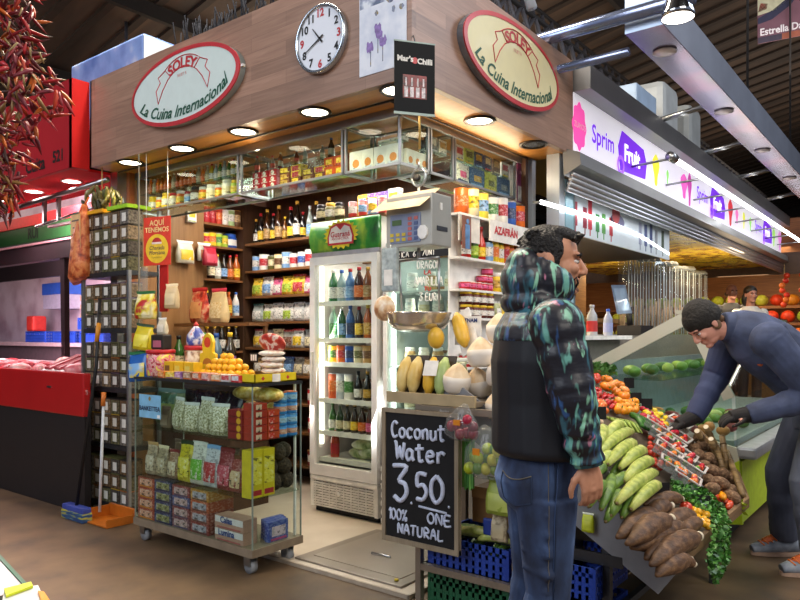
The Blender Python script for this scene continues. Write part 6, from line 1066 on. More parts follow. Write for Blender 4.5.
for j in range(3):
    for i in range(9):
        y = 3.38+i*.26+r.uniform(-.05, .05); x = .02+j*.17; s = r.uniform(.75, 1.15)
        if j < 2 and i < 4 and i > 0: continue
        put('meat_piece', kmesh(f'meat{n%4}', lambda: MB().ell((0, 0, .05), (.075, .11, .055), Matrix.Rotation(r.uniform(-.2, .2), 3, 'X'), 14, 9), MEAT[0]), (x, y, 1.003), r.uniform(0, 6), f'pink raw meat piece, {ORD[i]} from the rack end in row {ORD[j]} of the butcher counter', 'meat', 'meat pieces on the counter', [MEAT[n % 3]], sc=s); n += 1
for i in range(3):
    t = thing('meat_tray', f'sloping white-edged tray of red meat, {["nearest the rack","middle one","farthest one"][i]}', 'tray', (-.02, 3.46+i*.16, 1.04), 0, 'meat trays'); R_ = Matrix.Rotation(-.35, 3, 'Y')
    MB().box(R_ @ V((.14, 0, .02)), (.34, .15, .015), R_).build('tray', WHITE, t); MB().box(R_ @ V((.14, 0, .035)), (.31, .10, .03), R_, bev=.012).build('meat', MEAT[2], t)
for i in range(5): put('hanging_cut', MB().ell((0, 0, .07), (.06, .12, .07), None, 12, 8).mesh('cut', MEAT[1]), (.47+.03*(i % 2), 3.4+i*.28, 1.003), .5*i, f'pale larger cut of meat, {ORD[i]} from the rack end at the back of the counter', 'meat', 'large cuts')
BB = mat('#2340a0', .4, 0, .1)
for i, (y, z, lb) in enumerate(((6.3, 1.25, 'blue plastic crate on the butcher back shelf behind the dark post'), (7.0, 1.25, 'blue plastic crate on the butcher back shelf in mid gap'), (7.8, 1.25, 'blue plastic crate on the butcher back shelf at the photo edge'), (6.35, 1.42, 'blue plastic crate stacked upper behind the dark post'))): crate(lb, 1.7, 2.1, y-.28, y+.28, z, z+.15, BB)
t = thing('back_shelf', 'pale shelf along the butcher back wall', 'shelf', (1.9, 6.6, 1.0)); MB().b2(-.28, .28, -2.5, 2.5, .2, .248).build('board', mat('#a58a90', .4), t); MB().b2(-.2, .28, -2.5, 2.5, -1.0, .2).build('base', mat('#5a484e', .5), t)
t = thing('wall_machine', 'blue-topped white box on the butcher back wall', 'box', (2.05, 7.75, 1.72)); MB().b2(-.13, .148, -.3, .3, .0, .3).build('body', C('#a8a4b8'), t); MB().b2(-.14, .148, -.31, .31, .2, .36).build('blue_top', C('#2f56b0'), t)
t = thing('wooden_crate', 'pale slatted wooden crate leaning on the butcher back wall', 'crate', (2.02, 7.0, 1.405))
for k in range(4): MB().b2(0, .02, -.2, .2, .05+k*.12, .12+k*.12).build('slat', C('#b89a8a'), t)
for y in (-.19, .17): MB().b2(.02, .05, y, y+.03, 0, .5).build('upright', C('#b89a8a'), t)
put('red_bin', MB().box((0, 0, .11), (.2, .2, .22), bev=.03).mesh('red_bin', C('#b8302a')), (1.85, 8.1, 1.402), 0, 'red plastic bin on the butcher back shelf at the photo edge', 'bin')
# ================================================================ CHILLI STRINGS HANGING NEAR THE CAMERA
def edge(y):
    K = [(-30, 26), (0, 28), (20, 27), (40, 30), (55, 38), (66, 50), (78, 60), (92, 60), (104, 42), (115, 30), (135, 22), (155, 18), (175, 12), (195, 6), (212, 0)]
    for (a, b), (c, d) in zip(K, K[1:]):
        if a <= y <= c: return b+(d-b)*(y-a)/(c-a)
    return 0
ZR = 2.25; base = CAM+FW*ZR+RT*((10-400)/FPX*ZR)+V((0, 0, (335-100)/FPX*ZR))
RS = thing('chilli_string', 'big hanging string of dried red chillies at the upper left', 'chilli string', base); r = random.Random(21)
CHM = [mat(h, .45, 0, .2, 15) for h in ('#8a1822', '#a81e26', '#6a1420', '#5a1a22', '#b83a20', '#c4601c', '#4a2a22', '#7a2030', '#8f6a3a')]
def chil(mb, p, d, L, rr_, mi):
    q = d.cross(V((r.uniform(-1, 1), r.uniform(-1, 1), r.uniform(-1, 1)))).normalized(); pts = [p, p+d*L*.3+q*L*.04, p+d*L*.65+q*L*.02, p+d*L]
    mb.m(mi, True).tube(pts, [rr_*.55, rr_, rr_*.75, rr_*.1], 6)
rest = MB(); k = 0
for i in range(820):
    y = r.uniform(-30, 210); e = edge(y); dep = r.uniform(-.10, .14); x = r.uniform(-45, e-12) if r.random() < .7 else e-r.uniform(8, 20)
    if i < 100: dep = r.uniform(-.13, -.04); x = r.uniform(-5, e-11)
    p = FW*dep+RT*((x-10)/FPX*ZR)+V((0, 0, (100-y)/FPX*ZR)); ang = r.uniform(-.9, .9)+(-.5 if y > 120 else 0); out = RT*r.uniform(-.5, .7)+V((0, 0, r.uniform(-1.0, .35)))+FW*r.uniform(-.7, .3); d = out.normalized(); L = r.uniform(.04, .085); rad_ = r.uniform(.005, .0085)
    if i < 100: mb = MB(); chil(mb, p, d, L, rad_, 0); mb.build('chilli', r.choice(CHM), RS)
    else: chil(rest, p, d, L, rad_, r.randrange(len(CHM)))
o = rest.build('inner_chillies', CHM, RS); o['kind'] = 'stuff'
mb = MB()
for i in range(70):
    y = r.uniform(-20, 200); x = r.uniform(-10, edge(y)); p = FW*r.uniform(-.14, 0)+RT*((x-10)/FPX*ZR)+V((0, 0, (100-y)/FPX*ZR)); mb.tube([p, p+V((r.uniform(-.02, .02), r.uniform(-.02, .02), .03))], .0028, 5)
o = mb.build('stems', C('#a08a5a'), RS); o['kind'] = 'stuff'
MB().tube([(0, 0, .3), (0, 0, .95)], .012, 6).build('rope', C('#7a6a4a'), RS)
# ================================================================ NEAR COUNTER AT THE BOTTOM LEFT CORNER
cz = CAM+FW*1.7+RT*((24-400)/FPX*1.7); cz.z = 0; da = (FW+RT*(-605/700)).normalized(); db = V((-da.y, da.x, 0)); db = db if db.dot(RT) < 0 else -db
t = thing('near_counter', 'corner of a low glass-topped counter at the bottom left', 'counter', cz); Hc = .735
pq = lambda a, b, z: da*a+db*b+V((0, 0, z))
MB().prism([pq(0, .0, 0), pq(1.0, .0, 0), pq(1.0, .8, 0), pq(0, .8, 0)], (0, 0, Hc-.02)).build('body', mat('#5a5a58', .4), t)
MB().prism([pq(-.01, -.01, Hc-.02), pq(1.0, -.01, Hc-.02), pq(1.0, .8, Hc-.02), pq(-.01, .8, Hc-.02)], (0, 0, .018)).build('top', mat('#8d8c86', .15, 0, .2, 6), t); MB().prism([pq(-.012, -.014, Hc-.02), pq(1.0, -.014, Hc-.02), pq(1.0, -.004, Hc-.02), pq(-.012, -.004, Hc-.02)], (0, 0, .021)).build('green_edge', C('#2f6a54'), t)
t2 = thing('label_packet', 'white packet with a yellow-green strip on the near counter', 'packet', cz+V((0, 0, Hc))); P0 = CAM+FW*1.66
def onc(x, y, z=.75): d = ray(x, y); return CAM+d*((z-CAM.z)/d.z)-(cz+V((0, 0, Hc)))
mb = MB(); mb.prism([onc(4, 596, .737), onc(38, 590, .737), onc(48, 612, .737), onc(0, 618, .737)], (0, 0, .012)); mb.build('sheet', mat('#d8d8da', .3), t2)
mb = MB(); mb.prism([onc(4, 591, .75), onc(31, 584, .75), onc(33, 588, .75), onc(6, 598, .75)], (0, 0, .006)); mb.build('yellow_strip', C('#c9d41e'), t2)
mb = MB(); mb.prism([onc(38, 593, .75), onc(44, 594, .75), onc(50, 603, .75), onc(42, 606, .75)], (0, 0, .006)); mb.build('orange_corner', C('#e0941e'), t2)
# ================================================================ JUICE STALL BEYOND (Y = 0 plane, X > 1.97)
GREYM = mat('#8b8c8e', .4, .5, .05, 3); DGREY = mat('#6a6b6e', .4, .4, .05, 3); PUR = mat('#6a22c8', .4, 0, .0, emit=.9); PINK = mat('#e0489a', .4, 0, 0, emit=.8)
JX0, JX1 = 1.97, 10.2
t = thing('light_box_sign', 'long bright light-box fascia with purple lettering on the juice stall', 'sign', (JX0, .0, 2.70)); L_ = JX1-JX0
MB().b2(0, L_, .0, .18, .0, .43).build('lit_panel', speckle('sign_white', [(.38, '#d9cfe6'), (.55, '#ece6f4')], 2.2, .4), t)
lp = bpy.data.materials['sign_white']; lp.node_tree.nodes['Principled BSDF'].inputs['Emission Color'].default_value = (.97, .95, 1, 1); lp.node_tree.nodes['Principled BSDF'].inputs['Emission Strength'].default_value = .42
MB().b2(0, L_, -.13, .2, .43, .60).build('top_frame', GREYM, t)
def sg(x, z, s, k):
    text('lettering', 'Sprim', .2*s, (x, -.002, z), (1, 0, 0), (0, 0, 1), PUR, t, bold=.003, align='LEFT', sx=1.0)
    q = [(x+.6*s, z-.17*s), (x+.55*s, z+.02*s), (x+.64*s, z+.17*s), (x+1.18*s, z+.12*s), (x+1.26*s, z+.0*s), (x+1.22*s, z-.14*s)]; MB().prism([(a, -.003, b) for a, b in q], (0, .002, 0)).build('purple_tag', PUR, t)
    text('tag_lettering', 'Fruit', .2*s, (x+.68*s, -.006, z-.01*s), (1, 0, 0), (0, 0, 1), mat('#ffffff', .4, 0, 0, emit=1), t, bold=.006, align='LEFT')
    MB().lathe([(.05*s, 0), (.085*s, 0)], (x+.60*s, -.008, z-.13*s), 20, axis=(0, -1, 0), cap=False).build('round_badge', mat('#9a5ad8', .4, 0, 0, emit=.9), t)
sg(.33, .20, 1.0, 0); sg(3.22, .21, 1.0, 1); sg(6.2, .22, 1.0, 2)
MB().prism([(.10+.12*(1+.08*cos(8*a))*cos(a), -.003, .2+.17*(1+.08*cos(8*a))*sin(a)) for a in [i*pi/24 for i in range(48)] if True], (0, .002, 0)).build('pink_burst', PINK, t)
text('burst_lettering', 'ZUMOS', .06, (.10, -.006, .2), (1, 0, 0), (0, 0, 1), WHITE, t)
for x, c, w_, h in ((1.85, '#e0d838', .16, .3), (2.2, '#8fd06a', .06, .14), (2.75, '#d85ab0', .2, .26), (2.95, '#b8409a', .12, .36), (4.75, '#c9303a', .2, .34), (5.1, '#e070b0', .14, .2), (5.5, '#d8d850', .12, .24), (5.9, '#8fd06a', .12, .2), (7.6, '#9ad06a', .2, .3), (8.1, '#e08ad0', .25, .32)):
    mb = MB(); mb.prism([(x+w_*cos(a)*(.5+.2*sin(3*a)), -.003, .2+h*.5*sin(a)) for a in [i*pi/10 for i in range(20)]], (0, .002, 0)); mb.build('fruit_print', mat(c, .4, 0, .1, 12, emit=.7), t)
t = thing('shutter_ledge', 'long grey metal ledge with roller shutter below the light-box sign', 'ledge', (JX0, 0, 2.4))
MB().prism([(-.12, .03, .3), (-.12, -.10, .25), (-.12, -.11, .16), (-.12, .02, .10)], (L_+.12, 0, 0)).build('ledge', GREYM, t)
for k in range(4): MB().tube([(-.1, -.035+.012*k, .105-.034*k), (L_, -.035+.012*k, .105-.034*k)], .019, 10).build('shutter_slat', mat('#b4b7bc', .3, .7, .03), t)
t = thing('tube_light', 'long white fluorescent tube in front of the light-box sign', 'tube light', (3.15, -.35, 2.83)); MB().tube([(.06, 0, 0), (6.9, 0, 0)], .022, 10).build('tube', emis('#ffffff', 6), t); MB().tube([(-.06, 0, 0), (.06, 0, 0)], .04, 12).build('end_cap', STEEL, t)
for k in range(8): MB().tube([(.02+k*.95, 0, 0), (.02+k*.95-.0, .35, -.02)], .011, 6).build('arm', STEEL, t)
area('tube_glow', (6.2, -.40, 2.80), (6.2, -1.2, 0), .06, 45, (.95, .97, 1), 6.5)
# ice lolly picture panel
t = thing('picture_panel', 'white picture panel of coloured ice lollies under the shutter', 'panel', (1.98, .06, 2.11)); MB().b2(0, 2.45, 0, .02, 0, .31).build('sheet', mat('#dfeaf0', .25, 0, .05, 2), t)
for i, (x, c, h) in enumerate(((.12, '#a83a48', .18), (.30, '#8a2438', .16), (.40, '#c02a3a', .26), (.55, '#3a8a4a', .14), (.68, '#5aa04a', .16), (.84, '#b82a34', .15), (1.55, '#9aa0b8', .2), (1.7, '#4a5a8a', .2), (1.85, '#3a4a7a', .22), (2.0, '#8a9098', .18), (2.2, '#4a5a4a', .2))):
    MB().b2(x, x+.07, -.003, 0, .07, .07+h).b2(x+.03, x+.042, -.003, 0, .02, .07).build('lolly_print', C(c), t)
MB().prism([(1.02+.2*cos(a)*.8, -.003, .21+.06*sin(a)) for a in [i*pi/8 for i in range(16)]], (0, .002, 0)).build('cup_print', C('#7a7a9a'), t); MB().lathe([(0, 0), (.09, 0)], (.98, -.004, .27), 12, axis=(0, -1, 0), cap=False).build('fruit_print', C('#c05050'), t)
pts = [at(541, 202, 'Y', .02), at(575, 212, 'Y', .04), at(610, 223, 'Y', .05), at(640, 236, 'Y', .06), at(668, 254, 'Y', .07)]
t = thing('reflection_streak', 'glowing curved tube standing in for a light reflection across the ice lolly panel', 'reflection streak', pts[0]); MB().tube([p-pts[0] for p in pts], .016, 8).build('tube', emis('#ffffff', 5), t)  # added emissive tube imitates a lamp's reflection in the panel glass
MB().tube([(0, 0, 0), (0, .06, 0)], .01, 6).build('added_bracket', STEEL, t)
t = thing('standing_screen', 'tall bluish glass panel beside the steel column of the corner stall', 'panel', (2.03, .06, 1.0)); MB().b2(-.07, .07, -.004, .004, 0, 1.5).build('pane', mat('#9fc4d0', .12, .3, .05, 2), t); MB().b2(.07, .085, -.01, .01, 0, 1.5).build('frame', STEEL, t)
struct('wall_juice', MB().b2(2.0, 6.2, 1.7, 1.74, 0, 2.5).b2(1.98, 2.0, .5, 1.7, 0, 2.5), wood('juice_wood', '#7a5028', '#93642f', '#a8763c', 'X', .4, .5, 2))
struct('ceiling_juice', MB().b2(2.0, 4.4, .13, 1.7, 2.13, 2.15), DARK)
mirror_paint = speckle('painted_reflections', [(.36, '#5a3c1e'), (.46, '#a87a2c'), (.54, '#d8bc3a'), (.62, '#c9a04a'), (.72, '#7a5428')], 5, .25, detail=5)  # fruit reflections painted as gold and brown patches on the mirrored ceiling
struct('ceiling_mirror', MB().b2(4.4, 10.6, .13, 3.0, 2.50, 2.52), mirror_paint)
area('juice_lamp', (3.2, .9, 2.1), (3.2, .9, 0), .8, 45, WARM, .4); area('juice_lamp', (7.5, 1.2, 2.0), (7.5, 1.3, 3), 1.2, 30, WARM, 3); area('juice_lamp', (7.0, 1.4, 2.45), (7.0, 1.4, 0), .8, 40, WARM, 3)
t = thing('raised_counter', 'white raised counter of the juice stall holding bottles and the till', 'counter', (2.95, .38, 0)); MB().b2(-.55, .75, -.2, .25, 1.31, 1.345).build('top', WHITE, t); MB().b2(-.45, .7, -.1, .2, .9, 1.31).build('body', C('#6a6a62'), t); MB().b2(-.5, .7, -.2, .25, 0, .9).build('base', C('#8a8a86'), t); MB().b2(-.5, -.4, -.19, -.1, .95, 1.31).build('dark_post', BLACK, t)
def botl(px_, py_, lb, liq, cap, lab, s=1):
    p = at(px_, 331, 'Y', .25); put('water_bottle', kmesh('bottle_w', lambda: g_bottle(.24, .042, .3), [WHITE]*3), (p.x, .25, 1.3452), 0, lb, 'bottle', None, [liq, C(cap), C(lab)], sc=s)
botl(592, 331, 'clear water bottle with red lettering on the white counter', mat('#b8bcc0', .1, 0, .1, 10), '#c9c9cc', '#c23a3a', 1.1); botl(608, 331, 'clear bottle with a blue cap beside the till', mat('#9aa4c0', .1, 0, .1, 10), '#2f5ac0', '#8a96c8', 1.0)
put('glass_cup', MB().m(0, True).lathe([(.03, 0), (.04, .1)], n=14).mesh('cup', mat('#b8bcbc', .15)), (2.62, .27, 1.3452), 0, 'small clear cup left of the water bottle', 'cup')
p = at(632, 318, 'Y', .3); t = thing('cash_register', 'grey till screen tilted on a black stand', 'till', (p.x, .3, 1.345)); R_ = Matrix.Rotation(-.35, 3, 'Y') @ Matrix.Rotation(-.2, 3, 'Z')
MB().b2(-.03, .33, -.1, .14, .0, .10).build('base', BLACK, t); MB().tube([(.0, .02, .08), (-.03, .02, .28)], .03, 8).build('neck', BLACK, t)
pa, pb_, pc_, pd = [at(x, y, 'Y', .28)-V((p.x, .3, 1.345)) for x, y in ((611, 285), (625, 285), (632, 313), (617, 314))]
MB().prism([pa, pb_, pc_, pd], (.12, .04, 0)).build('screen_case', mat('#6f7f92', .35), t); ins = lambda q: (q-(pa+pb_+pc_+pd)/4)*.78+(pa+pb_+pc_+pd)/4+V((0, -.004, 0)); MB().prism([ins(pa), ins(pb_), ins(pc_), ins(pd)], (0, .003, 0)).build('screen', mat('#9fb2c6', .2, 0, .15, 6), t)
put('lime_card', MB().b2(-.2, .2, -.003, .003, 0, .35).mesh('card', C('#a9b82a')), (3.4, 1.3, 1.55), 0, 'lime green card standing behind the till', 'card'); t = thing('back_machine', 'black coffee machine at the back of the juice stall', 'machine', (3.05, 1.3, 1.552)); MB().box((0, 0, .25), (.5, .4, .5), bev=.03).build('body', BLACK, t); MB().box((0, -.21, .35), (.3, .02, .2)).build('panel', C('#8a6a3a'), t)
t = thing('back_counter', 'wooden back counter inside the juice stall', 'counter', (3.6, 1.4, 0)); MB().b2(-1.5, 2.4, -.3, .28, 0, 1.2).build('body', C('#8a6a3c'), t); MB().b2(-1.5, 2.4, -.3, .28, 1.5, 1.55).build('shelf', C('#a87c48'), t)
# clear straw tubes
TUBEM = glassmat('acrylic', '#f4f7f7', 1, .05, 1.45, .03)
for i in range(14):
    q = at(625+5.9*i, 330, 'Y', .75); x = q.x; t = thing('dispenser_tube', f'clear upright dispenser tube with thin pale straws, {pos(i,14)} behind the glass case', 'tube', (x, .75, 1.36), 0, 'dispenser tubes'); MB().tube([(0, 0, .0), (0, 0, .88+.02*(i % 3))], .078, 14, cap=False).build('cylinder', TUBEM, t)
    mb = MB(); rq = random.Random(i)
    for k in range(7): a_ = rq.uniform(0, 6.28); mb.tube([(.05*cos(a_), .05*sin(a_), .01), (.055*cos(a_+.4), .055*sin(a_+.4), .40+rq.uniform(-.1, .06))], .009, 5)
    mb.build('straws', mat('#c4a27c', .5, 0, .15, 20), t); MB().lathe([(.08, .88+.02*(i % 3)), (.08, .90+.02*(i % 3)), (.06, .93+.02*(i % 3)), (.0, .945+.02*(i % 3))], n=14).build('cap', mat('#7d8488', .25), t)
    for s_ in (-1, 1): MB().tube([(s_*.05, -.06, 0), (s_*.05, -.06, .88)], .006, 5).build('edge_highlight', mat('#cfd6d8', .2), t)  # pale rods stand in for bright edge highlights on the clear tube
t = thing('tube_stand', 'white stand under the row of dispenser tubes', 'stand', (5.6, .75, 0)); MB().b2(-1.9, 3.6, -.1, .1, 0, 1.358).build('body', C('#8a8378'), t)
# ---------------------------------------------------------------- refrigerated glass case
t = thing('refrigerated_case', 'grey-framed refrigerated glass case of vegetables with a lime green front', 'display case', (2.05, 0, 0)); EX = 3.6
CG = mat('#b4b3a4', .45, .05, .04, 3); P_ = [(-.03, .87), (-.03, 1.12), (-.80, 1.53), (-1.07, .95), (-1.09, .60)]
def quad(a, b, w_, x0=0, x1=.03):
    (y0, z0), (y1, z1) = a, b; d = V((0, y1-y0, z1-z0)).normalized(); nrm = V((0, -d.z, d.y))
    q = [V((x0, y0, z0)), V((x0, y1, z1)), V((x0, y1, z1))+nrm*w_, V((x0, y0, z0))+nrm*w_]; return MB().prism(q, (x1-x0, 0, 0))
quad(P_[1], P_[2], .085).build('end_frame', CG, t); quad(P_[2], P_[3], .07).build('end_frame', CG, t); quad((-.80, 1.485), (-.70, 1.495), .025, 0, EX).build('top_rail', CG, t)
MB().prism([(.012, -.03, .87), (.012, -.03, 1.12), (.012, -.80, 1.50), (.012, -1.05, .95), (.012, -1.07, .62)], (.004, 0, 0)).build('end_pane', GLASSPLAIN, t)
MB().prism([(0, -.81, 1.52), (0, -1.08, .95), (0, -1.09, .62), (0, -1.085, .62), (0, -1.075, .95), (0, -.80, 1.52)], (EX, 0, 0)).build('front_pane', GLASSPLAIN, t)
MB().prism([(0, .0, .0), (0, .0, .88), (0, -1.08, .62), (0, -1.1, .54), (0, -1.0, .46), (0, -.97, 0)], (.03, 0, 0)).build('end_panel', CG, t)
MB().prism([(-.004, -.93, .44), (-.004, -1.10, .54), (-.004, -1.12, .13), (-.004, -.86, .10)], (.03, 0, 0)).build('lime_end', C('#a9c22a'), t)
MB().b2(.03, EX, -1.11, -1.08, .13, .53).build('lime_front', C('#b4cc30'), t); MB().b2(0, EX, -1.2, -1.08, .55, .63, .02).build('bumper', mat('#a9acae', .35, .4), t); MB().b2(.03, EX, -1.0, -.1, .0, .13).build('plinth', BLACK, t)
MB().b2(.03, EX, -1.06, -.02, .62, .66).build('deck', mat('#8f979a', .35), t); MB().b2(.2, EX, -.55, -.05, 1.02, 1.03).build('glass_shelf', GLASSPLAIN, t); MB().b2(.03, EX, -.02, .0, .6, 1.14).build('back_panel', mat('#7d868a', .35), t); MB().tube([(.1, -.76, 1.46), (EX-.1, -.76, 1.46)], .014, 8).build('lamp', emis('#f4fbff', 3), t)
area('case_lamp', (3.8, -.72, 1.43), (3.8, -.5, .6), .05, 7, NEUT, 3)
r = random.Random(17)
for k in range(46):
    y = -.95+.11*(k % 8)+r.uniform(-.03, .03); x = 2.25+.26*(k//8)+r.uniform(-.05, .05); c, nm, wd = r.choice((('#6a8a3a', 'vegetable', 'green'), ('#a9b46a', 'vegetable', 'pale green'), ('#c9804a', 'vegetable', 'orange'), ('#8a3a3a', 'vegetable', 'dark red'), ('#3f6a34', 'vegetable', 'dark green')))
    put('vegetable', kmesh(f'cveg{k%2}', lambda: MB().m(0, True).ell((0, 0, .035), (.07 if k % 2 else .045, .04, .035), None, 12, 8), WHITE), (x, y, .661), r.uniform(0, 6), f'{wd} {["round","long"][k%2]} vegetable, {ORD[k//8]} file, {ORD[k%8]} from the front on the glass case deck', 'vegetable', 'vegetables in the glass case', [C(c)])
for k in range(14):
    x = 2.4+.2*k; put('vegetable', KM[f'cveg{k%2}'], (x, -.3+.1*(k % 2), 1.031), k, f'green vegetable, {ORD[k]} along the glass case upper shelf', 'vegetable', 'vegetables in the glass case', [C(['#5f8a34', '#8fa84a', '#3f6a2a'][k % 3])], sc=1.2)
# ---------------------------------------------------------------- overhead duct, pipes, lamp, flag, air units
t = thing('ceiling_duct', 'long square metal duct with round lamps hung above the aisle', 'duct', (1.65, -.62, 3.31)); DU = speckle('duct_metal', [(.3, '#6f7386'), (.5, '#8d869a'), (.62, '#a98a9c'), (.75, '#949c98')], 1.3, .25, detail=5); DU.node_tree.nodes['Principled BSDF'].inputs['Metallic'].default_value = .8
MB().b2(0, 12, -.12, .12, .0, .01).build('underside', DU, t); MB().b2(0, 12, -.12, .12, .01, .27).build('casing', mat('#7a808e', .4, .4, .08, 3), t); MB().b2(-.004, 0, -.12, .12, .0, .27).build('end_cap', mat('#b4c4da', .3, .4, .05), t)
for k in range(6):
    MB().lathe([(.04, 0), (.075, -.002), (.08, -.012), (.03, -.022), (0, -.022)], (.43+k*1.64, 0, 0), 20).build('duct_lamp', mat('#cfc4c0', .25, .2), t)
for k in range(4): MB().tube([(.6+2.4*k, 0, .27), (.6+2.4*k, 0, 4.6)], .012, 6).build('hanger', IRON, t)
for i, (x, z, y1) in enumerate(((1.585, 3.40, .9), (1.72, 3.22, .9))): tag(MB().tube([(x, -.95 if i == 0 else -.50, z), (x, y1, z)], .045 if i == 0 else .03, 12).build('steel_pipe', mat('#8f9cc0', .25, .85, .05)), ['thick steel pipe joining the canopy roof and the duct', 'thinner lower steel pipe joining the canopy roof and the duct'][i], 'pipe', 'roof pipes')
tag(MB().tube([(1.1, .4, 3.35), (1.1, .4, 3.62), (1.12, .3, 3.72), (1.2, .15, 3.74), (1.3, .05, 3.68), (1.32, .0, 3.5)], .035, 10).build('hose', mat('#a9b0b8', .4)), 'pale curved hose arching over the canopy roof', 'hose')
for i, x in enumerate((3.64, 5.1, 6.6, 8.4)): tag(MB().tube([(x, -.02, 3.30), (x, -.50, 3.36)], .026, 8).build('steel_rod', STEEL), f'steel rod from the light-box frame to the duct, {ORD[i]} along', 'rod', 'duct support rods')
pl_ = CAM+ray(678, 10)*4.3; t = thing('pendant_lamp', 'chrome pendant spot lamp hanging at the top of the picture', 'lamp', pl_)
MB().lathe([(.04, .16), (.055, .15), (.07, .08), (.098, -.02), (.1, -.05), (.094, -.05)], n=24, cap=False).build('shade', mat('#b4b8c0', .12, 1, .0), t); MB().lathe([(0, -.045), (.095, -.046)], n=24, cap=False).build('lens', emis('#fff6ea', 8), t); MB().lathe([(.04, .15), (.045, .17), (.035, .30), (0, .3)], n=16).build('neck', mat('#8a8e98', .2, .9), t); MB().tube([(0, 0, .3), (0, 0, RZ(pl_.y)-pl_.z)], .008, 6).build('cable', BLACK, t)
spot('pendant_glow', (pl_.x, pl_.y, pl_.z-.08), (pl_.x+.3, pl_.y-.5, 0), 90, NEUT, 110)
fp = [CAM+ray(x, y)*8.8 for x, y in ((757, -30), (830, -40), (830, 30), (758, 44))]; t = thing('banner_flag', 'printed banner hanging from the roof at the upper right corner', 'banner', fp[3]); sub = lambda a, b, c, d: None
fl_ = lambda u, v: fp[3].lerp(fp[2], u).lerp(fp[0].lerp(fp[1], u), v)-fp[3]
nn = (fp[2]-fp[3]).cross(fp[0]-fp[3]).normalized(); nn = nn if nn.dot(CAM-fp[3]) > 0 else -nn
MB().prism([fl_(0, 0), fl_(1, 0), fl_(1, 1), fl_(0, 1)], -nn*.01).build('cloth', mat('#6a4a58', .8, 0, .2, 2), t)
for nm, q, c in (('pale_shape', [(.0, .38), (.25, .42), (.45, .55), (.8, .8), (.8, .98), (0, .98)], '#a9a890'), ('dark_outline', [(.0, .26), (.2, .3), (.45, .45), (.6, .62), (.45, .58), (.2, .42), (0, .34)], '#2a2c44'), ('red_shape', [(.0, .42), (.12, .45), (.14, .52), (.04, .54)], '#8a4038'), ('foot_band', [(.0, .0), (.33, .0), (.33, .08), (.0, .08)], '#3a3444'), ('orange_band', [(.33, .0), (1, .0), (1, .09), (.33, .08)], '#8a5040')): MB().prism([fl_(u, v)+nn*.004 for u, v in q], nn*.002).build(nm, mat(c, .8), t)
ux, uy = (fp[2]-fp[3]).normalized(), (fp[0]-fp[3]).normalized(); text('lettering', 'Estrella Damm', .125, fl_(.02, .14)+nn*.01, ux, uy, mat('#d8d4dc', .7), t, align='LEFT', bold=.003)
MB().tube([fl_(.5, 1), fl_(.5, 1)+V((0, 0, 1.6))], .008, 6).build('cord', BLACK, t)
for i, (x0, x1, z1, c, lb) in enumerate(((4.45, 5.1, 4.0, '#9fb4cc', 'pale blue air unit on the juice stall roof'), (5.35, 5.95, 4.3, '#b4b8b8', 'taller grey air unit behind the light-box frame'), (6.4, 6.95, 4.3, '#a9adac', 'rounded grey air unit farther along the light-box frame'))):
    t = thing('air_unit', lb, 'air unit', ((x0+x1)/2, .65, 3.301)); MB().box((0, 0, (z1-3.3)/2), (x1-x0, .5, z1-3.3), bev=.08 if i else .02).build('casing', mat(c, .45, .1, .1, 4), t)
    for k in range(6): MB().b2(-.2, .2, -.253, -.248, .08+.05*k, .1+.05*k).build('vent_slat', mat('#6a6e74', .5), t)
t = thing('juice_roof', 'grey flat roof deck of the juice stall behind the light box', 'roof deck', (6.2, 1.0, 3.25)); MB().b2(-4.2, 4.3, -.79, 1.2, .0, .05).build('deck', DGREY, t)
# ---------------------------------------------------------------- far fruit stall
t = thing('fruit_stall', 'distant fruit stall with warm lit wooden shelves', 'market stall', (11.2, .8, 0)); W3 = wood('far_wood', '#7a4a24', '#935c2c', '#a86e38', 'Y', .4, .5, 2)
MB().b2(1.2, 1.3, -5, 4.5, 0, 3.6).build('back_wall', W3, t); MB().b2(-.9, 1.2, -5, 4.5, 2.62, 2.72).build('canopy', W3, t); MB().b2(-.95, -.9, -5, 4.5, 2.36, 2.72).build('fascia', mat('#5a4434', .5), t)
for k in range(3): MB().b2(-.6+.5*k, .0+.5*k, -5, 4.5, 1.2+.32*k, 1.25+.32*k).build('shelf', W3, t)
MB().b2(-.6, 1.2, -5, 4.5, 0, 1.2).build('base', C('#6a4a2c'), t)
for k in range(5): MB().b2(-.5, -.3, -3.6+1.7*k, -2.6+1.7*k, 2.585, 2.615).build('strip_lamp', emis('#ffd9a0', 7), t)
area('fruit_lamp', (10.9, .6, 2.58), (11.4, .6, 1), .8, 75, WARM, 6)
r = random.Random(31)
for j in range(3):
    for k in range(22):
        y = 3.2-k*.26; c, wd = ((r.choice(('#b8c43a', '#c9cf4a', '#a0b43a')), 'yellow-green') if y > .6 or y < -1.6 else (r.choice(('#e0702a', '#d8401e', '#e0902a', '#8fa83a')), 'orange-red'))
        put('fruit_pile', kmesh('fpile', lambda: MB().m(0, True).ell((0, 0, .112), (.12, .12, .11), None, 12, 8), WHITE), (10.85+.5*j, y, 1.252+.32*j), k, f'{wd} fruit heap, {ordw(k, 22)} on the {["lower","middle","upper"][j]} shelf of the far stall', 'fruit', 'fruit heaps in the far stall', [mat(c, .4, 0, .25, 14)])
for k in range(4):
    t = thing('pepper_string', f'hanging string of orange-red peppers, {pos(k,4)} at the far stall', 'pepper string', (10.2, -.05-.28*k, 1.85), 0, 'pepper strings'); 
    for q in range(7): MB().ell((r.uniform(-.03, .03), r.uniform(-.04, .04), .08*q), (.05, .05, .05), None, 9, 6).build('pepper', C(['#d8401e', '#e0702a', '#c9301e'][q % 3]), t)
    MB().tube([(0, 0, 0), (0, 0, .78)], .008, 5).build('cord', C('tan'), t)
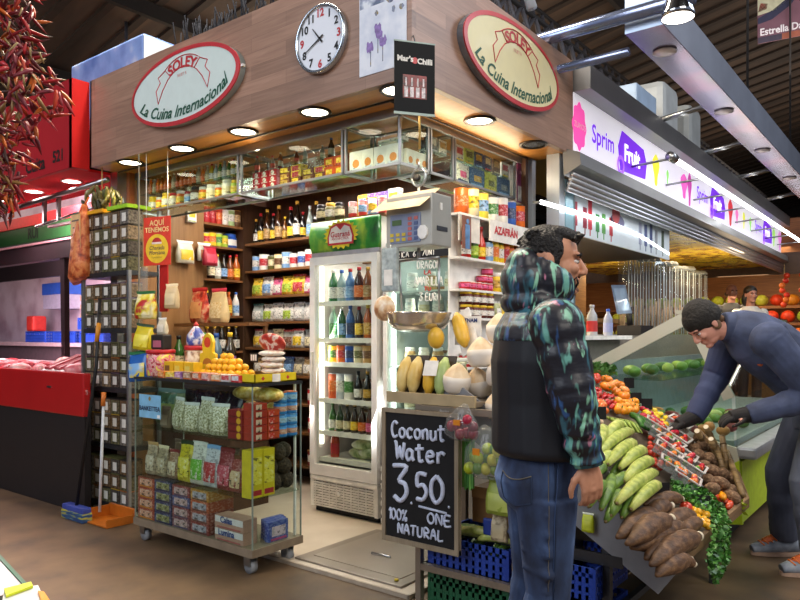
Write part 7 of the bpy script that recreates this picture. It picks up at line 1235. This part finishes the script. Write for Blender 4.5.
# ================================================================ PEOPLE (local x forward, y to the left, z up)
def ringel(c, u, v, ru, rv, n=20): return [c+u*(ru*cos(2*pi*i/n))+v*(rv*sin(2*pi*i/n)) for i in range(n)]
def body_loft(mb, secs, n=20):
    """secs: (centre, half depth, half width, tilt) - tilt turns the section about the y axis"""
    mb.loft([ringel(V(c), V((cos(t), 0, -sin(t))), V((0, 1, 0)), rd, rw, n) for c, rd, rw, t in secs], True, True)
def limb(mb, pts, rs, n=14):
    mb.tube(pts, rs, n)
    for p, r in zip(pts, rs): mb.ell(p, (r*.98, r*.98, r*.98), None, n, 8)
def head(mb, H, ears=True):
    """head in its own frame: face +x, crown +z, centre at the origin; H maps to the body frame"""
    def e(c, r, rot=None):
        R3 = H.to_3x3(); mb.ell(H @ V(c), r, R3 @ rot if rot else R3, 18, 12)
    e((-.012, 0, .03), (.098, .077, .09)); e((.022, 0, -.03), (.072, .064, .085)); e((.035, 0, -.085), (.05, .05, .035)); e((.072, 0, -.103), (.024, .028, .018))
    e((.078, 0, .022), (.02, .052, .012)); e((.07, .034, -.028), (.022, .024, .022)); e((.07, -.034, -.028), (.022, .024, .022))
    mb.tube([H @ V(p) for p in ((.086, 0, .012), (.102, 0, -.014), (.114, 0, -.034))], [.010, .0115, .0135], 10); e((.11, 0, -.038), (.0145, .0125, .011)); e((.101, .013, -.041), (.011, .008, .008)); e((.101, -.013, -.041), (.011, .008, .008))
    e((.087, 0, -.063), (.013, .024, .0065)); e((.085, 0, -.074), (.0125, .021, .0075)); e((.077, 0, -.088), (.012, .02, .008))
    if ears:
        for s in (-1, 1): e((-.012, s*.078, -.012), (.018, .008, .032), Matrix.Rotation(-.15, 3, 'Y'))
def hand_(mb, wrist, d, up, curl=.8, side=1, fr=.0088, rings=None):
    """palm and five fingers; d = direction from the wrist to the fingers, up = back of the hand, thumb on side*(d x up)"""
    d = V(d).normalized(); up = V(up); up = (up-d*up.dot(d)).normalized(); s = d.cross(up)*side; w = V(wrist)
    for k in range(4): mb.ell(w+d*(.02+.022*k), (.014, .014, .014), None, 10, 7)
    for a in (-.028, -.01, .01, .028): mb.tube([w+d*.005+s*a*.6, w+d*.05+s*a, w+d*.088+s*a], [.014, .0145, .0115], 9)
    for a, L in ((.030, .070), (.010, .080), (-.010, .074), (-.029, .058)):
        p = w+d*.088+s*a; q = d; mb.ell(p, (.0105, .0105, .0105), None, 9, 7); pts = [p]; ang = 0
        for seg, f in ((.45, .35), (.32, .5), (.25, .35)):
            ang += curl*f; q = d*cos(ang)-up*sin(ang); p = p+q*(L*seg); pts.append(p)
        mb.tube(pts, [fr*1.1, fr, fr*.92, fr*.72], 9); mb.ell(pts[-1], (fr*.72,)*3, None, 8, 6)
    p0 = w+d*.022+s*.026; p1 = p0+d*.026+s*.028-up*.010; p2 = p1+d*.032+s*.010-up*.012; p3 = p2+d*.024-s*.002-up*.008
    mb.tube([p0, p1, p2, p3], [.015, .0125, .0105, .008], 9); mb.ell(p3, (.008,)*3, None, 8, 6)
def eyes(o, H, col='#2a1a12', brow='#120e0c'):
    for s in (-1, 1):
        MB().ell(H @ V((.0785, s*.031, -.004)), (.011, .013, .0075), H.to_3x3(), 12, 8).build('eye', mat('#d8d2cc', .25, 0, 0), o)
        MB().ell(H @ V((.0875, s*.0315, -.004)), (.0035, .0055, .0055), H.to_3x3(), 10, 7).build('iris', mat(col, .2, 0, 0), o)
        MB().tube([H @ V((.094, s*.012, .014)), H @ V((.094, s*.032, .0215)), H @ V((.082, s*.05, .015))], [.0035, .0052, .0025], 7).build('eyebrow', mat(brow, .8), o)
        MB().tube([H @ V((.088, s*.018, .0025)), H @ V((.092, s*.031, .0065)), H @ V((.082, s*.044, .002))], [.002, .0028, .002], 6).build('eyelid', mat('#7a4f3e', .6), o)
SKIN = mat('#c08a6e', .5, 0, .07, 10, spec=.35); SKIN2 = mat('#c98f7c', .5, 0, .08, 10, spec=.35)
# ---------------------------------------------------------------- man in the patterned jacket
A1 = rad(2); f1 = RT*cos(A1)+FW*sin(A1)
M1 = CAM+FW*2.47+RT*((541-400)/FPX*2.47); M1.z = 0
man = thing('person', 'person in a dark leaf-patterned hooded jacket and blue jeans seen from the side', 'person', M1, math.atan2(f1.y, f1.x))
H1 = Matrix.Translation((.040, 0, 1.612)) @ Matrix.Rotation(.06, 4, 'Y') @ Matrix.Rotation(-.2, 4, 'Z')
mb = MB(); head(mb, H1); limb(mb, [(.012, 0, 1.40), (.035, 0, 1.50), (.045, 0, 1.56)], [.062, .056, .055])
body_loft(mb, [((0, 0, .86), .105, .15, 0), ((-.01, 0, .95), .105, .15, 0), ((0, 0, 1.1), .095, .14, 0), ((-.01, 0, 1.3), .105, .16, 0), ((-.01, 0, 1.4), .085, .15, 0), ((.0, 0, 1.44), .06, .08, 0)])
SR, ER, WR = (.0, -.205, 1.385), (.045, -.24, 1.15), (.095, -.232, .945); SL, EL, WL = (.0, .2, 1.385), (.03, .245, 1.13), (.10, .23, .91)
limb(mb, [SR, ER, WR], [.05, .042, .028]); limb(mb, [SL, EL, WL], [.05, .042, .028])
hand_(mb, (.098, -.233, .94), (.16, .06, -1), (.25, -.97, .0), .95, 1); hand_(mb, (.10, .232, .905), (.2, -.04, -1), (.2, .97, 0), .9, -1)
KR, AR_, KL, AL = (.0, -.10, .47), (-.06, -.11, .09), (-.005, .10, .47), (-.03, .11, .09)
limb(mb, [(.0, -.085, .86), KR, AR_], [.075, .05, .036]); limb(mb, [(.0, .085, .86), KL, AL], [.075, .05, .036])
for s, a in ((-1, AR_), (1, AL)): mb.tube([(a[0]-.03, a[1], .045), (a[0]+.06, a[1], .04), (a[0]+.17, a[1]+s*.01, .028)], [.035, .038, .024], 12)
organic('body', mb, .0042, SKIN, man, 3); eyes(man, H1)
# hair: short sides, longer tousled top
mb = MB(); R3 = H1.to_3x3(); e = lambda c, r: mb.ell(H1 @ V(c), r, R3, 18, 12)
e((-.024, 0, .048), (.092, .080, .080)); e((-.062, 0, .0), (.050, .068, .07)); e((.005, 0, .085), (.078, .064, .040)); e((.048, 0, .082), (.040, .052, .030)); r = random.Random(2)
for s in (-1, 1): e((.0, s*.066, .03), (.035, .016, .045)); e((.012, s*.069, -.005), (.012, .008, .03))
for k in range(46):
    x, y = r.uniform(-.09, .08), r.uniform(-.06, .06); z = .112-.25*(y*y)/.06-.4*(x+.0)**2/.1*.3; d = V((r.uniform(-.5, .9), r.uniform(-.5, .5), r.uniform(.2, .8))).normalized(); p = V((x, y, z-.02)); mb.tube([H1 @ p, H1 @ (p+d*.02), H1 @ (p+d*.034+V((.006, 0, -.004)))], [.014, .011, .004], 7)
for k in range(22):
    p = V((-.09+r.uniform(-.01, .03), r.uniform(-.06, .06), r.uniform(-.03, .09))); mb.tube([H1 @ p, H1 @ (p+V((-.03, r.uniform(-.01, .01), r.uniform(-.02, .01))))], [.013, .004], 7)
organic('hair', mb, .004, mat('#15100e', .5, 0, .4, 90, .9), man, 1)
mb = MB(); e = lambda c, r_: mb.ell(H1 @ V(c), r_, R3, 14, 9); e((.093, 0, -.053), (.009, .024, .0045)); e((.0745, 0, -.1), (.024, .026, .014)); 
[e((.03+.045*cos(t), .055*sin(t), -.082), (.012, .012, .02)) for t in [k*.35-1.4 for k in range(9)]]
organic('moustache', mb, .003, mat('#6a4838', .8), man, 1)
# jacket fabrics
def jacketmat():
    m = bpy.data.materials.new('leaf_jacket'); m.use_nodes = True; nt = m.node_tree; b = nt.nodes['Principled BSDF']; b.inputs['Roughness'].default_value = .42; L = nt.links.new
    tc = nt.nodes.new('ShaderNodeTexCoord'); col = None; base = nt.nodes.new('ShaderNodeRGB'); base.outputs[0].default_value = (*lin('#191a24'), 1); col = base.outputs[0]
    for i, (sc, rot, loc, lo, hexs) in enumerate((((13, 13, 4.2), (.7, .5, .2), (0, 0, 0), .575, '#2f5f6e'), ((15, 15, 4.4), (-.9, .4, .5), (3, 1, 2), .59, '#69a79b'), ((17, 17, 5), (1.2, -.6, .1), (7, 4, 1), .61, '#86c0a4'), ((17, 17, 5), (-.3, -1.1, .4), (1, 9, 5), .61, '#2d5488'), ((18, 18, 6), (.4, 1.1, .4), (5, 2, 8), .67, '#c07a94'))):
        mp = nt.nodes.new('ShaderNodeMapping'); mp.inputs['Scale'].default_value = sc; mp.inputs['Rotation'].default_value = rot; mp.inputs['Location'].default_value = loc; L(tc.outputs['Object'], mp.inputs[0])
        n = nt.nodes.new('ShaderNodeTexNoise'); n.inputs['Scale'].default_value = 1.35; n.inputs['Detail'].default_value = 2.5; n.inputs['Roughness'].default_value = .6; n.inputs['Distortion'].default_value = .5; L(mp.outputs[0], n.inputs['Vector'])
        r_ = nt.nodes.new('ShaderNodeValToRGB'); r_.color_ramp.elements[0].position = lo-.012; r_.color_ramp.elements[1].position = lo+.05; L(n.outputs['Fac'], r_.inputs[0])
        mx = nt.nodes.new('ShaderNodeMix'); mx.data_type = 'RGBA'; L(r_.outputs[0], mx.inputs[0]); L(col, mx.inputs[6]); mx.inputs[7].default_value = (*lin(hexs), 1); col = mx.outputs[2]
    L(col, b.inputs['Base Color']); n = nt.nodes.new('ShaderNodeTexNoise'); n.inputs['Scale'].default_value = 14; mp = nt.nodes.new('ShaderNodeMapping'); mp.inputs['Scale'].default_value = (1, 1, 2.6); L(tc.outputs['Object'], mp.inputs[0]); L(mp.outputs[0], n.inputs['Vector']); bp = nt.nodes.new('ShaderNodeBump'); bp.inputs['Strength'].default_value = .12; bp.inputs['Distance'].default_value = .03; L(n.outputs['Fac'], bp.inputs['Height']); L(bp.outputs[0], b.inputs['Normal']); return m
LEAF = jacketmat(); NAVY = mat('#13151c', .55, 0, .08, 5, .15)
mb = MB(); body_loft(mb, [((.012, 0, .935), .172, .205, 0), ((.008, 0, .955), .182, .215, 0), ((.008, 0, 1.02), .182, .212, 0), ((.008, 0, 1.12), .180, .21, 0), ((-.002, 0, 1.26), .174, .222, 0), ((-.012, 0, 1.36), .148, .21, 0), ((-.01, 0, 1.40), .13, .185, 0)])
organic('jacket_body', mb, .007, NAVY, man, 6)
mb = MB(); body_loft(mb, [((-.012, 0, 1.33), .156, .222, 0), ((-.012, 0, 1.375), .148, .21, 0), ((-.008, 0, 1.42), .125, .17, 0), ((.0, 0, 1.47), .10, .115, 0), ((.012, 0, 1.50), .092, .10, 0)]); organic('yoke', mb, .007, LEAF, man, 5)
rr = random.Random(9)
for S0, E0, W0, nm in ((SR, ER, WR, 'sleeve'), (SL, EL, WL, 'sleeve')):
    mb = MB(); P0, P1, P2 = V(S0), V(E0), V(W0); pts = []; rs = []
    for k in range(8): pts.append(P0.lerp(P1, k/7)); rs.append(.088-.014*k/7+.005*sin(k*2.4))
    for k in range(1, 8): pts.append(P1.lerp(P2, k/7)+V((.004*sin(k*2.2), 0, 0))); rs.append(.074-.021*k/7+.006*sin(k*2.9))
    mb.tube(pts, rs, 18); mb.ell(P0+V((0, 0, .0)), (.092, .088, .085), None, 18, 12); mb.ell(P1, (.076, .076, .08), None, 16, 10)
    for k in range(7):   # sleeve folds
        t = rr.uniform(.3, .98); q = P0.lerp(P1, t*2) if t < .5 else P1.lerp(P2, t*2-1); s = -1 if S0[1] < 0 else 1; mb.tube([q+V((-.06, s*.035, rr.uniform(-.01, .02))), q+V((0, s*.062, rr.uniform(-.015, .015))), q+V((.055, s*.035, rr.uniform(-.02, .01)))], [.008, .017, .008], 8)
    organic(nm, mb, .006, LEAF, man, 3)
    MB().tube([P2+V((-.002, 0, .012)), P2+V((.003, 0, -.012))], [.05, .047], 16).build('cuff', LEAF, man)
mb = MB()   # hood lying on the back and high collar
mb.ell((-.058, 0, 1.535), (.085, .125, .095), Matrix.Rotation(-.3, 3, 'Y'), 20, 14); mb.ell((-.03, 0, 1.465), (.115, .13, .065), None, 20, 12); mb.ell((-.07, 0, 1.60), (.055, .10, .06), Matrix.Rotation(.45, 3, 'Y'), 18, 12)
for a in range(17):
    t = -2.7+5.4*a/16; u = (1-cos(t))/2; mb.ell((.075*cos(t)+.014, .096*sin(t), 1.512+.055*u), (.030, .030, .052+.022*u), None, 12, 8)
organic('hood', mb, .006, LEAF, man, 8)
MB().tube([(.10, -.04, 1.535), (.112, -.05, 1.55), (.119, -.045, 1.53), (.106, -.035, 1.505)], .004, 6).build('drawcord', BLACK, man)
# jeans with pockets and folds
DEN = speckle('denim', [(.34, '#182238'), (.46, '#253452'), (.58, '#34496e'), (.70, '#56709a')], 9, .85, (1, 1, .55), detail=12, bump=.3)
mb = MB(); body_loft(mb, [((0, 0, .965), .128, .172, 0), ((-.008, 0, .92), .135, .182, 0), ((-.018, 0, .85), .146, .186, 0), ((-.015, 0, .78), .132, .18, 0), ((-.005, 0, .74), .10, .16, 0)])
for s, K, A in ((-1, KR, AR_), (1, KL, AL)):
    T = V((-.004, s*.088, .80)); K, A = V(K), V(A); pts = []; rs = []
    for k in range(7): pts.append(T.lerp(K, k/6)); rs.append(.107-.032*k/6)
    for k in range(1, 9): pts.append(K.lerp(A, k/8)+V((-.018*sin(pi*k/8), 0, 0))); rs.append(.075-.012*k/8+.004*sin(k*2.7))
    mb.tube(pts, rs, 18)
    for k in range(11):
        z = rr.choice((rr.uniform(.40, .60), rr.uniform(.1, .3), rr.uniform(.6, .78))); q = T.lerp(K, (.8-z)/.33) if z > .47 else K.lerp(A, (.47-z)/.38); w_ = .07 if z < .55 else .09
        mb.tube([q+V((-w_, s*.02, rr.uniform(0, .02))), q+V((-.02, s*(w_-.003), rr.uniform(-.01, .01))), q+V((w_*.85, s*.03, -rr.uniform(0, .025)))], [.008, .019, .008], 8)
jn = organic('jeans', mb, .006, DEN, man, 2)
SEAM = mat('#5f5a52', .8)
def onj(x, y, z): return V((x, y, z))
MB().tube([(.012, -.187, .93), (.008, -.192, .85), (.0, -.194, .78), (-.002, -.185, .62), (-.0, -.178, .48)], .0018, 5).build('side_seam', mat('#2f4368', .8), man)
from mathutils.bvhtree import BVHTree
bv = BVHTree.FromPolygons([v.co for v in jn.data.vertices], [p.vertices for p in jn.data.polygons])
def onj(ang, z, off=.0015):
    d = V((cos(ang), sin(ang), 0)); h = bv.ray_cast(V((-.01, 0, z))+d*.6, -d); return (h[0]+h[1]*off) if h[0] else V((-.01, 0, z))+d*.16
def line(pts, r_, nm, m): MB().tube([onj(*p) for p in pts], r_, 5).build(nm, m, man)
P0, P1 = -2.72, -1.92
line([(P0+(P1-P0)*i/10, .885-.018*sin(pi*i/10), .002) for i in range(11)], .0022, 'pocket_stitch', SEAM)
line([(P0, .885-.02*i, .0012) for i in range(5)]+[(P0+(P1-P0)*i/8, .795-.02*(1-abs(i-4)/4), .0012) for i in range(9)]+[(P1, .805+.02*i, .0012) for i in range(5)], .0017, 'pocket_stitch', mat('#22304a', .8))
line([(-1.5, .93-.02*i, .001) for i in range(22)], .0016, 'side_seam', mat('#22304a', .8)); line([(-1.62, .93-.02*i, .001) for i in range(22)], .0013, 'side_seam', SEAM)
line([(-2.9+1.6*i/14, .945-.0*i, .001) for i in range(15)], .0018, 'waist_stitch', SEAM)
MB().tube([V((.008+.13*cos(t)*1.02, .176*sin(t)*1.02, .955)) for t in [i*2*pi/24 for i in range(25)]], .010, 8, side=(0, 0, 1), rb=.004).build('waistband', DEN, man)
for s, a in ((-1, AR_), (1, AL)):
    mb = MB(); mb.tube([(a[0]-.07, a[1], .05), (a[0]-.02, a[1], .058), (a[0]+.08, a[1], .05), (a[0]+.17, a[1]+s*.01, .04), (a[0]+.21, a[1]+s*.01, .032)], [.042, .052, .05, .046, .028], 16); organic('shoe', mb, .006, C('#2a2a2e'), man, 3)
MB().tube([V((.10, -.243, .84))+V((.011*cos(t), .0, .011*sin(t)))+V((.012, .018, .01)) for t in [i*2*pi/14 for i in range(15)]], .0022, 6).build('ring', mat('#d8c48a', .2, 1, 0), man)
# ---------------------------------------------------------------- man bending over the display
f2 = -RT; M2 = CAM+FW*4.10+RT*((800-400)/FPX*4.10); M2.z = 0
m2 = thing('person', 'person in a black beanie and dark blue fleece bending over the vegetables', 'person', M2, math.atan2(f2.y, f2.x))
HD = Matrix.Translation((.56, .0, 1.415)) @ Matrix.Rotation(rad(48), 4, 'Y') @ Matrix.Rotation(.10, 4, 'Z')
PV, S2L, E2L, W2L = V((-.10, 0, 1.0)), V((.29, .215, 1.32)), V((.07, .29, 1.02)), V((.40, .20, .905)); S2R, E2R, W2R = V((.33, -.19, 1.30)), V((.39, -.23, 1.09)), V((.58, -.10, .85))
mb = MB(); head(mb, HD); limb(mb, [(.36, 0, 1.34), (.44, 0, 1.375), (.51, 0, 1.385)], [.07, .06, .057])
spine = [(V((-.10, 0, .96)), .11, .165, .25), (V((-.05, 0, 1.07)), .115, .16, .6), (V((.06, 0, 1.18)), .12, .165, .85), (V((.20, 0, 1.28)), .12, .18, 1.0), (V((.31, 0, 1.335)), .10, .165, 1.15), (V((.37, 0, 1.36)), .07, .09, 1.2)]
body_loft(mb, spine); limb(mb, [S2L, E2L, W2L], [.052, .044, .03]); limb(mb, [S2R, E2R, W2R], [.052, .044, .03])
hand_(mb, W2L+V((.005, -.0, .0)), (1, -.1, -.12), (.1, .3, 1), .85, -1, .0092); hand_(mb, W2R+V((.0, 0, 0)), (1, .1, -.35), (.3, 0, 1), .55, 1, .0092)
K2L, A2L, K2R, A2R = V((.05, .15, .52)), V((.0, .17, .10)), V((.02, -.17, .52)), V((-.02, -.2, .10))
limb(mb, [(-.09, .09, .93), K2L, A2L], [.085, .055, .04]); limb(mb, [(-.09, -.09, .93), K2R, A2R], [.085, .055, .04])
for a in (A2L, A2R): mb.tube([(a.x-.03, a.y, .045), (a.x+.07, a.y, .04), (a.x+.18, a.y, .028)], [.036, .038, .024], 12)
organic('body', mb, .0048, SKIN2, m2, 3); eyes(m2, HD, '#3a2a20', '#5a4030')
BN = mat('#24211f', .85, 0, .12, 60, .5); mb = MB(); R3 = HD.to_3x3(); e = lambda c, r_: mb.ell(HD @ V(c), r_, R3, 20, 14)
e((-.014, 0, .052), (.113, .092, .088)); e((-.03, 0, .02), (.103, .092, .07)); e((-.02, 0, .092), (.085, .075, .062))
organic('beanie', mb, .005, BN, m2, 3)
mb = MB(); e = lambda c, r_: mb.ell(HD @ V(c), r_, R3, 14, 9)
for s in (-1, 1): e((-.02, s*.07, -.035), (.028, .010, .03))
e((-.075, 0, -.04), (.03, .06, .03)); organic('hair', mb, .004, mat('#6a5038', .7, 0, .2, 60), m2, 2)
FLC = speckle('fleece', [(.3, '#2a3147'), (.5, '#3a435e'), (.7, '#4a5575')], 7, .9, detail=8, bump=.2); FLD = mat('#2f3858', .85, 0, .1, 8)
mb = MB(); body_loft(mb, [(V((-.135, 0, .955)), .165, .2, .3), (V((-.06, 0, 1.06)), .175, .2, .6), (V((.06, 0, 1.18)), .175, .20, .85), (V((.19, 0, 1.275)), .175, .215, 1.0), (V((.30, 0, 1.345)), .155, .205, 1.1), (V((.37, 0, 1.39)), .115, .15, 1.2), (V((.42, 0, 1.405)), .09, .1, 1.25)]); rr = random.Random(19)
for k in range(9):
    x = rr.uniform(-.1, .22); z = 1.0+(x+.1)*1.0; mb.tube([V((x-.05, .15, z+.1)), V((x+.0, .2, z-.02)), V((x+.06, .13, z-.14))], [.006, .014, .006], 8)
organic('fleece_top', mb, .007, FLC, m2, 5)
for A, B, Cc, dr in ((S2L, E2L, W2L, 1), (S2R, E2R, W2R, -1)):
    mb = MB(); pts = [A.lerp(B, k/6) for k in range(7)]+[B.lerp(Cc, k/7) for k in range(1, 8)]; rs = [.10-.018*k/6 for k in range(7)]+[.08-.022*k/7+.005*sin(k*2.6) for k in range(1, 8)]
    mb.tube(pts, rs, 18); mb.ell(A, (.11, .095, .105), None, 18, 12); mb.ell(B, (.085, .08, .082), None, 16, 10)
    for k in range(6):
        q = A.lerp(B, rr.random()) if k < 3 else B.lerp(Cc, rr.uniform(.05, .7)); mb.tube([q+V((-.05, dr*.03, .03)), q+V((0, dr*.06, 0)), q+V((.05, dr*.03, -.03))], [.006, .014, .006], 8)
    organic('sleeve', mb, .006, FLC if dr > 0 else FLD, m2, 3); MB().tube([Cc+(B-Cc).normalized()*.03, Cc-(B-Cc).normalized()*.005], [.047, .043], 16).build('cuff', mat('#3f4660', .85), m2)
mb = MB(); mb.tube([V((.33, 0, 1.36)), V((.40, 0, 1.395)), V((.455, 0, 1.40))], [.11, .098, .084], 20); organic('collar', mb, .006, FLC, m2, 3)
MB().lathe([(0, 0), (.018, .002), (.018, .006), (0, .008)], (.295, .12, 1.19), 14, axis=(.7, .55, -.45)).build('orange_badge', C('#b85a2a'), m2)
# gloves follow the hands
GLV = mat('#1c1a1c', .8, 0, .15, 40)
mb = MB(); hand_(mb, W2L+V((.005, -.0, .0)), (1, -.1, -.12), (.1, .3, 1), .85, -1, .0145); mb.tube([W2L-V((.04, 0, 0)), W2L+V((.02, 0, 0)), W2L+V((.10, -.01, -.012))], [.04, .046, .036], 14, side=(0, 1, 0)); organic('glove', mb, .0038, GLV, m2, 2)
mb = MB(); hand_(mb, W2R, (1, .1, -.35), (.3, 0, 1), .55, 1, .0145); mb.tube([W2R-V((.03, 0, -.02)), W2R+V((.02, 0, 0)), W2R+V((.10, .01, -.035))], [.04, .046, .036], 14, side=(0, 1, 0)); organic('glove', mb, .0038, GLV, m2, 2)
TRS = speckle('trousers', [(.3, '#343846'), (.52, '#4a4f60'), (.7, '#626878')], 6, .85, (1, 1, .5), detail=6, bump=.08)
mb = MB(); body_loft(mb, [(V((-.11, 0, 1.02)), .13, .175, .35), (V((-.125, 0, .95)), .15, .185, .2), (V((-.12, 0, .86)), .145, .19, .0), (V((-.09, 0, .80)), .11, .17, 0)])
for T, K, A, s in ((V((-.09, .095, .86)), K2L, A2L, 1), (V((-.09, -.095, .86)), K2R, A2R, -1)):
    pts = [T.lerp(K, k/6) for k in range(7)]+[K.lerp(A, k/7) for k in range(1, 8)]; rs = [.115-.025*k/6 for k in range(7)]+[.088-.008*k/7+.004*sin(k*2.5) for k in range(1, 8)]; mb.tube(pts, rs, 18)
    for k in range(10):
        q = T.lerp(K, rr.random()) if k < 5 else K.lerp(A, rr.random()); mb.tube([q+V((-.08, s*.02, .03)), q+V((0, s*.085, 0)), q+V((.08, s*.02, -.03))], [.006, .012, .006], 8)
organic('trousers', mb, .0065, TRS, m2, 4)
MB().prism([(-.02, .19, .86), (.04, .185, .80), (.03, .185, .66), (-.07, .20, .68)], (0, .02, 0)).build('pocket_flap', mat('#565a64', .85), m2)
SHO = speckle('trainer', [(.35, '#6f7886'), (.55, '#8f98a6'), (.7, '#a9aeb8')], 14, .6)
for a, w_ in ((A2L, 0), (A2R, 1)):
    mb = MB(); mb.tube([(a.x-.09, a.y, .06), (a.x-.04, a.y, .07), (a.x+.06, a.y, .062), (a.x+.15, a.y, .048), (a.x+.205, a.y, .038)], [.04, .052, .052, .048, .03], 16, side=(0, 1, 0), rb=[.045, .055, .048, .036, .024]); sh = organic('shoe', mb, .005, SHO, m2, 3)
    MB().prism([V((a.x+.055+.165*cos(t)-.01, a.y+.05*sin(t), .002)) for t in [i*2*pi/28 for i in range(28)]], (0, 0, .024)).build('sole', C('#b89a86'), sh)
    mb = MB().ell((a.x+.105, a.y, .088), (.055, .032, .024), Matrix.Rotation(.5, 3, 'Y'), 14, 9); mb.build('tongue', C('#d0602a'), sh)
    for k in range(4): MB().tube([(a.x+.07+.025*k, a.y-.042, .098-.009*k), (a.x+.085+.025*k, a.y, .122-.011*k), (a.x+.07+.025*k, a.y+.042, .098-.009*k)], .005, 6).build('lace', C('#e07a3a'), sh)
# ---------------------------------------------------------------- two people far behind, at the juice stall
def far_person(lb, px_, py_, hair, top, skin, zt, bald=False, s=1.0):
    p = CAM+ray(px_, py_)*zt; zz_ = p.z-1.66*s; o = thing('person', lb, 'person', (p.x, p.y, zz_), math.atan2(-FW.y, -FW.x)); H = Matrix.Translation((.03, 0, 1.63)); mb = MB(); head(mb, H); limb(mb, [(0, 0, 1.4), (.02, 0, 1.56)], [.06, .055])
    body_loft(mb, [((0, 0, .85), .11, .16, 0), ((0, 0, 1.1), .1, .15, 0), ((0, 0, 1.36), .1, .17, 0), ((0, 0, 1.44), .05, .08, 0)])
    for q in (-1, 1): limb(mb, [(0, q*.19, 1.36), (-.02, q*.24, 1.1), (.08, q*.22, .88)], [.05, .042, .03]); hand_(mb, (.085, q*.22, .87), (.2, 0, -1), (.1, q*1.0, 0), .6, q*-1); limb(mb, [(0, q*.09, .85), (.01, q*.1, .47), (-.02, q*.1, .09)], [.075, .052, .037]); mb.tube([(-.04, q*.1, .04), (.17, q*.1, .03)], [.036, .025], 10)
    organic('body', mb, .008, skin, o, 2); eyes(o, H); mb = MB(); body_loft(mb, [((0, 0, .86), .14, .19, 0), ((0, 0, 1.1), .13, .18, 0), ((0, 0, 1.36), .13, .2, 0), ((.0, 0, 1.46), .075, .1, 0)])
    for q in (-1, 1): limb(mb, [(0, q*.19, 1.36), (-.02, q*.24, 1.1), (.07, q*.225, .92)], [.075, .06, .048])
    organic('top', mb, .01, top, o, 3); mb = MB()
    for q in (-1, 1): limb(mb, [(0, q*.09, .86), (.01, q*.1, .47), (-.02, q*.1, .08)], [.1, .075, .065])
    organic('trousers', mb, .01, C('#24242a'), o, 2); mb = MB()
    if bald: mb.ell((-.052, 0, 1.60), (.062, .078, .05), None, 14, 9)
    else:
        mb.ell((.005, 0, 1.68), (.108, .09, .085), None, 16, 10).ell((-.05, 0, 1.56), (.07, .1, .13), None, 16, 10)
    organic('hair', mb, .008, C(hair), o, 2); tag(MB().b2(p.x-.3, p.x+.3, p.y-.3, p.y+.3, 0, zz_+.002).build('platform', C('#5a5048')), f'low platform under {"the bald person" if bald else "the dark-haired person"} at the far stall', 'platform')
far_person('distant bald person in a black top behind the bending person', 731, 287, '#3a2a20', C('#16161a'), mat('#84584a', .5), 11.0, True, 1.03); far_person('distant dark-haired person in a white top behind the bending person', 750, 296, '#1c1412', C('#d0ccc4'), mat('#b8806c', .5), 10.2, False, .97)
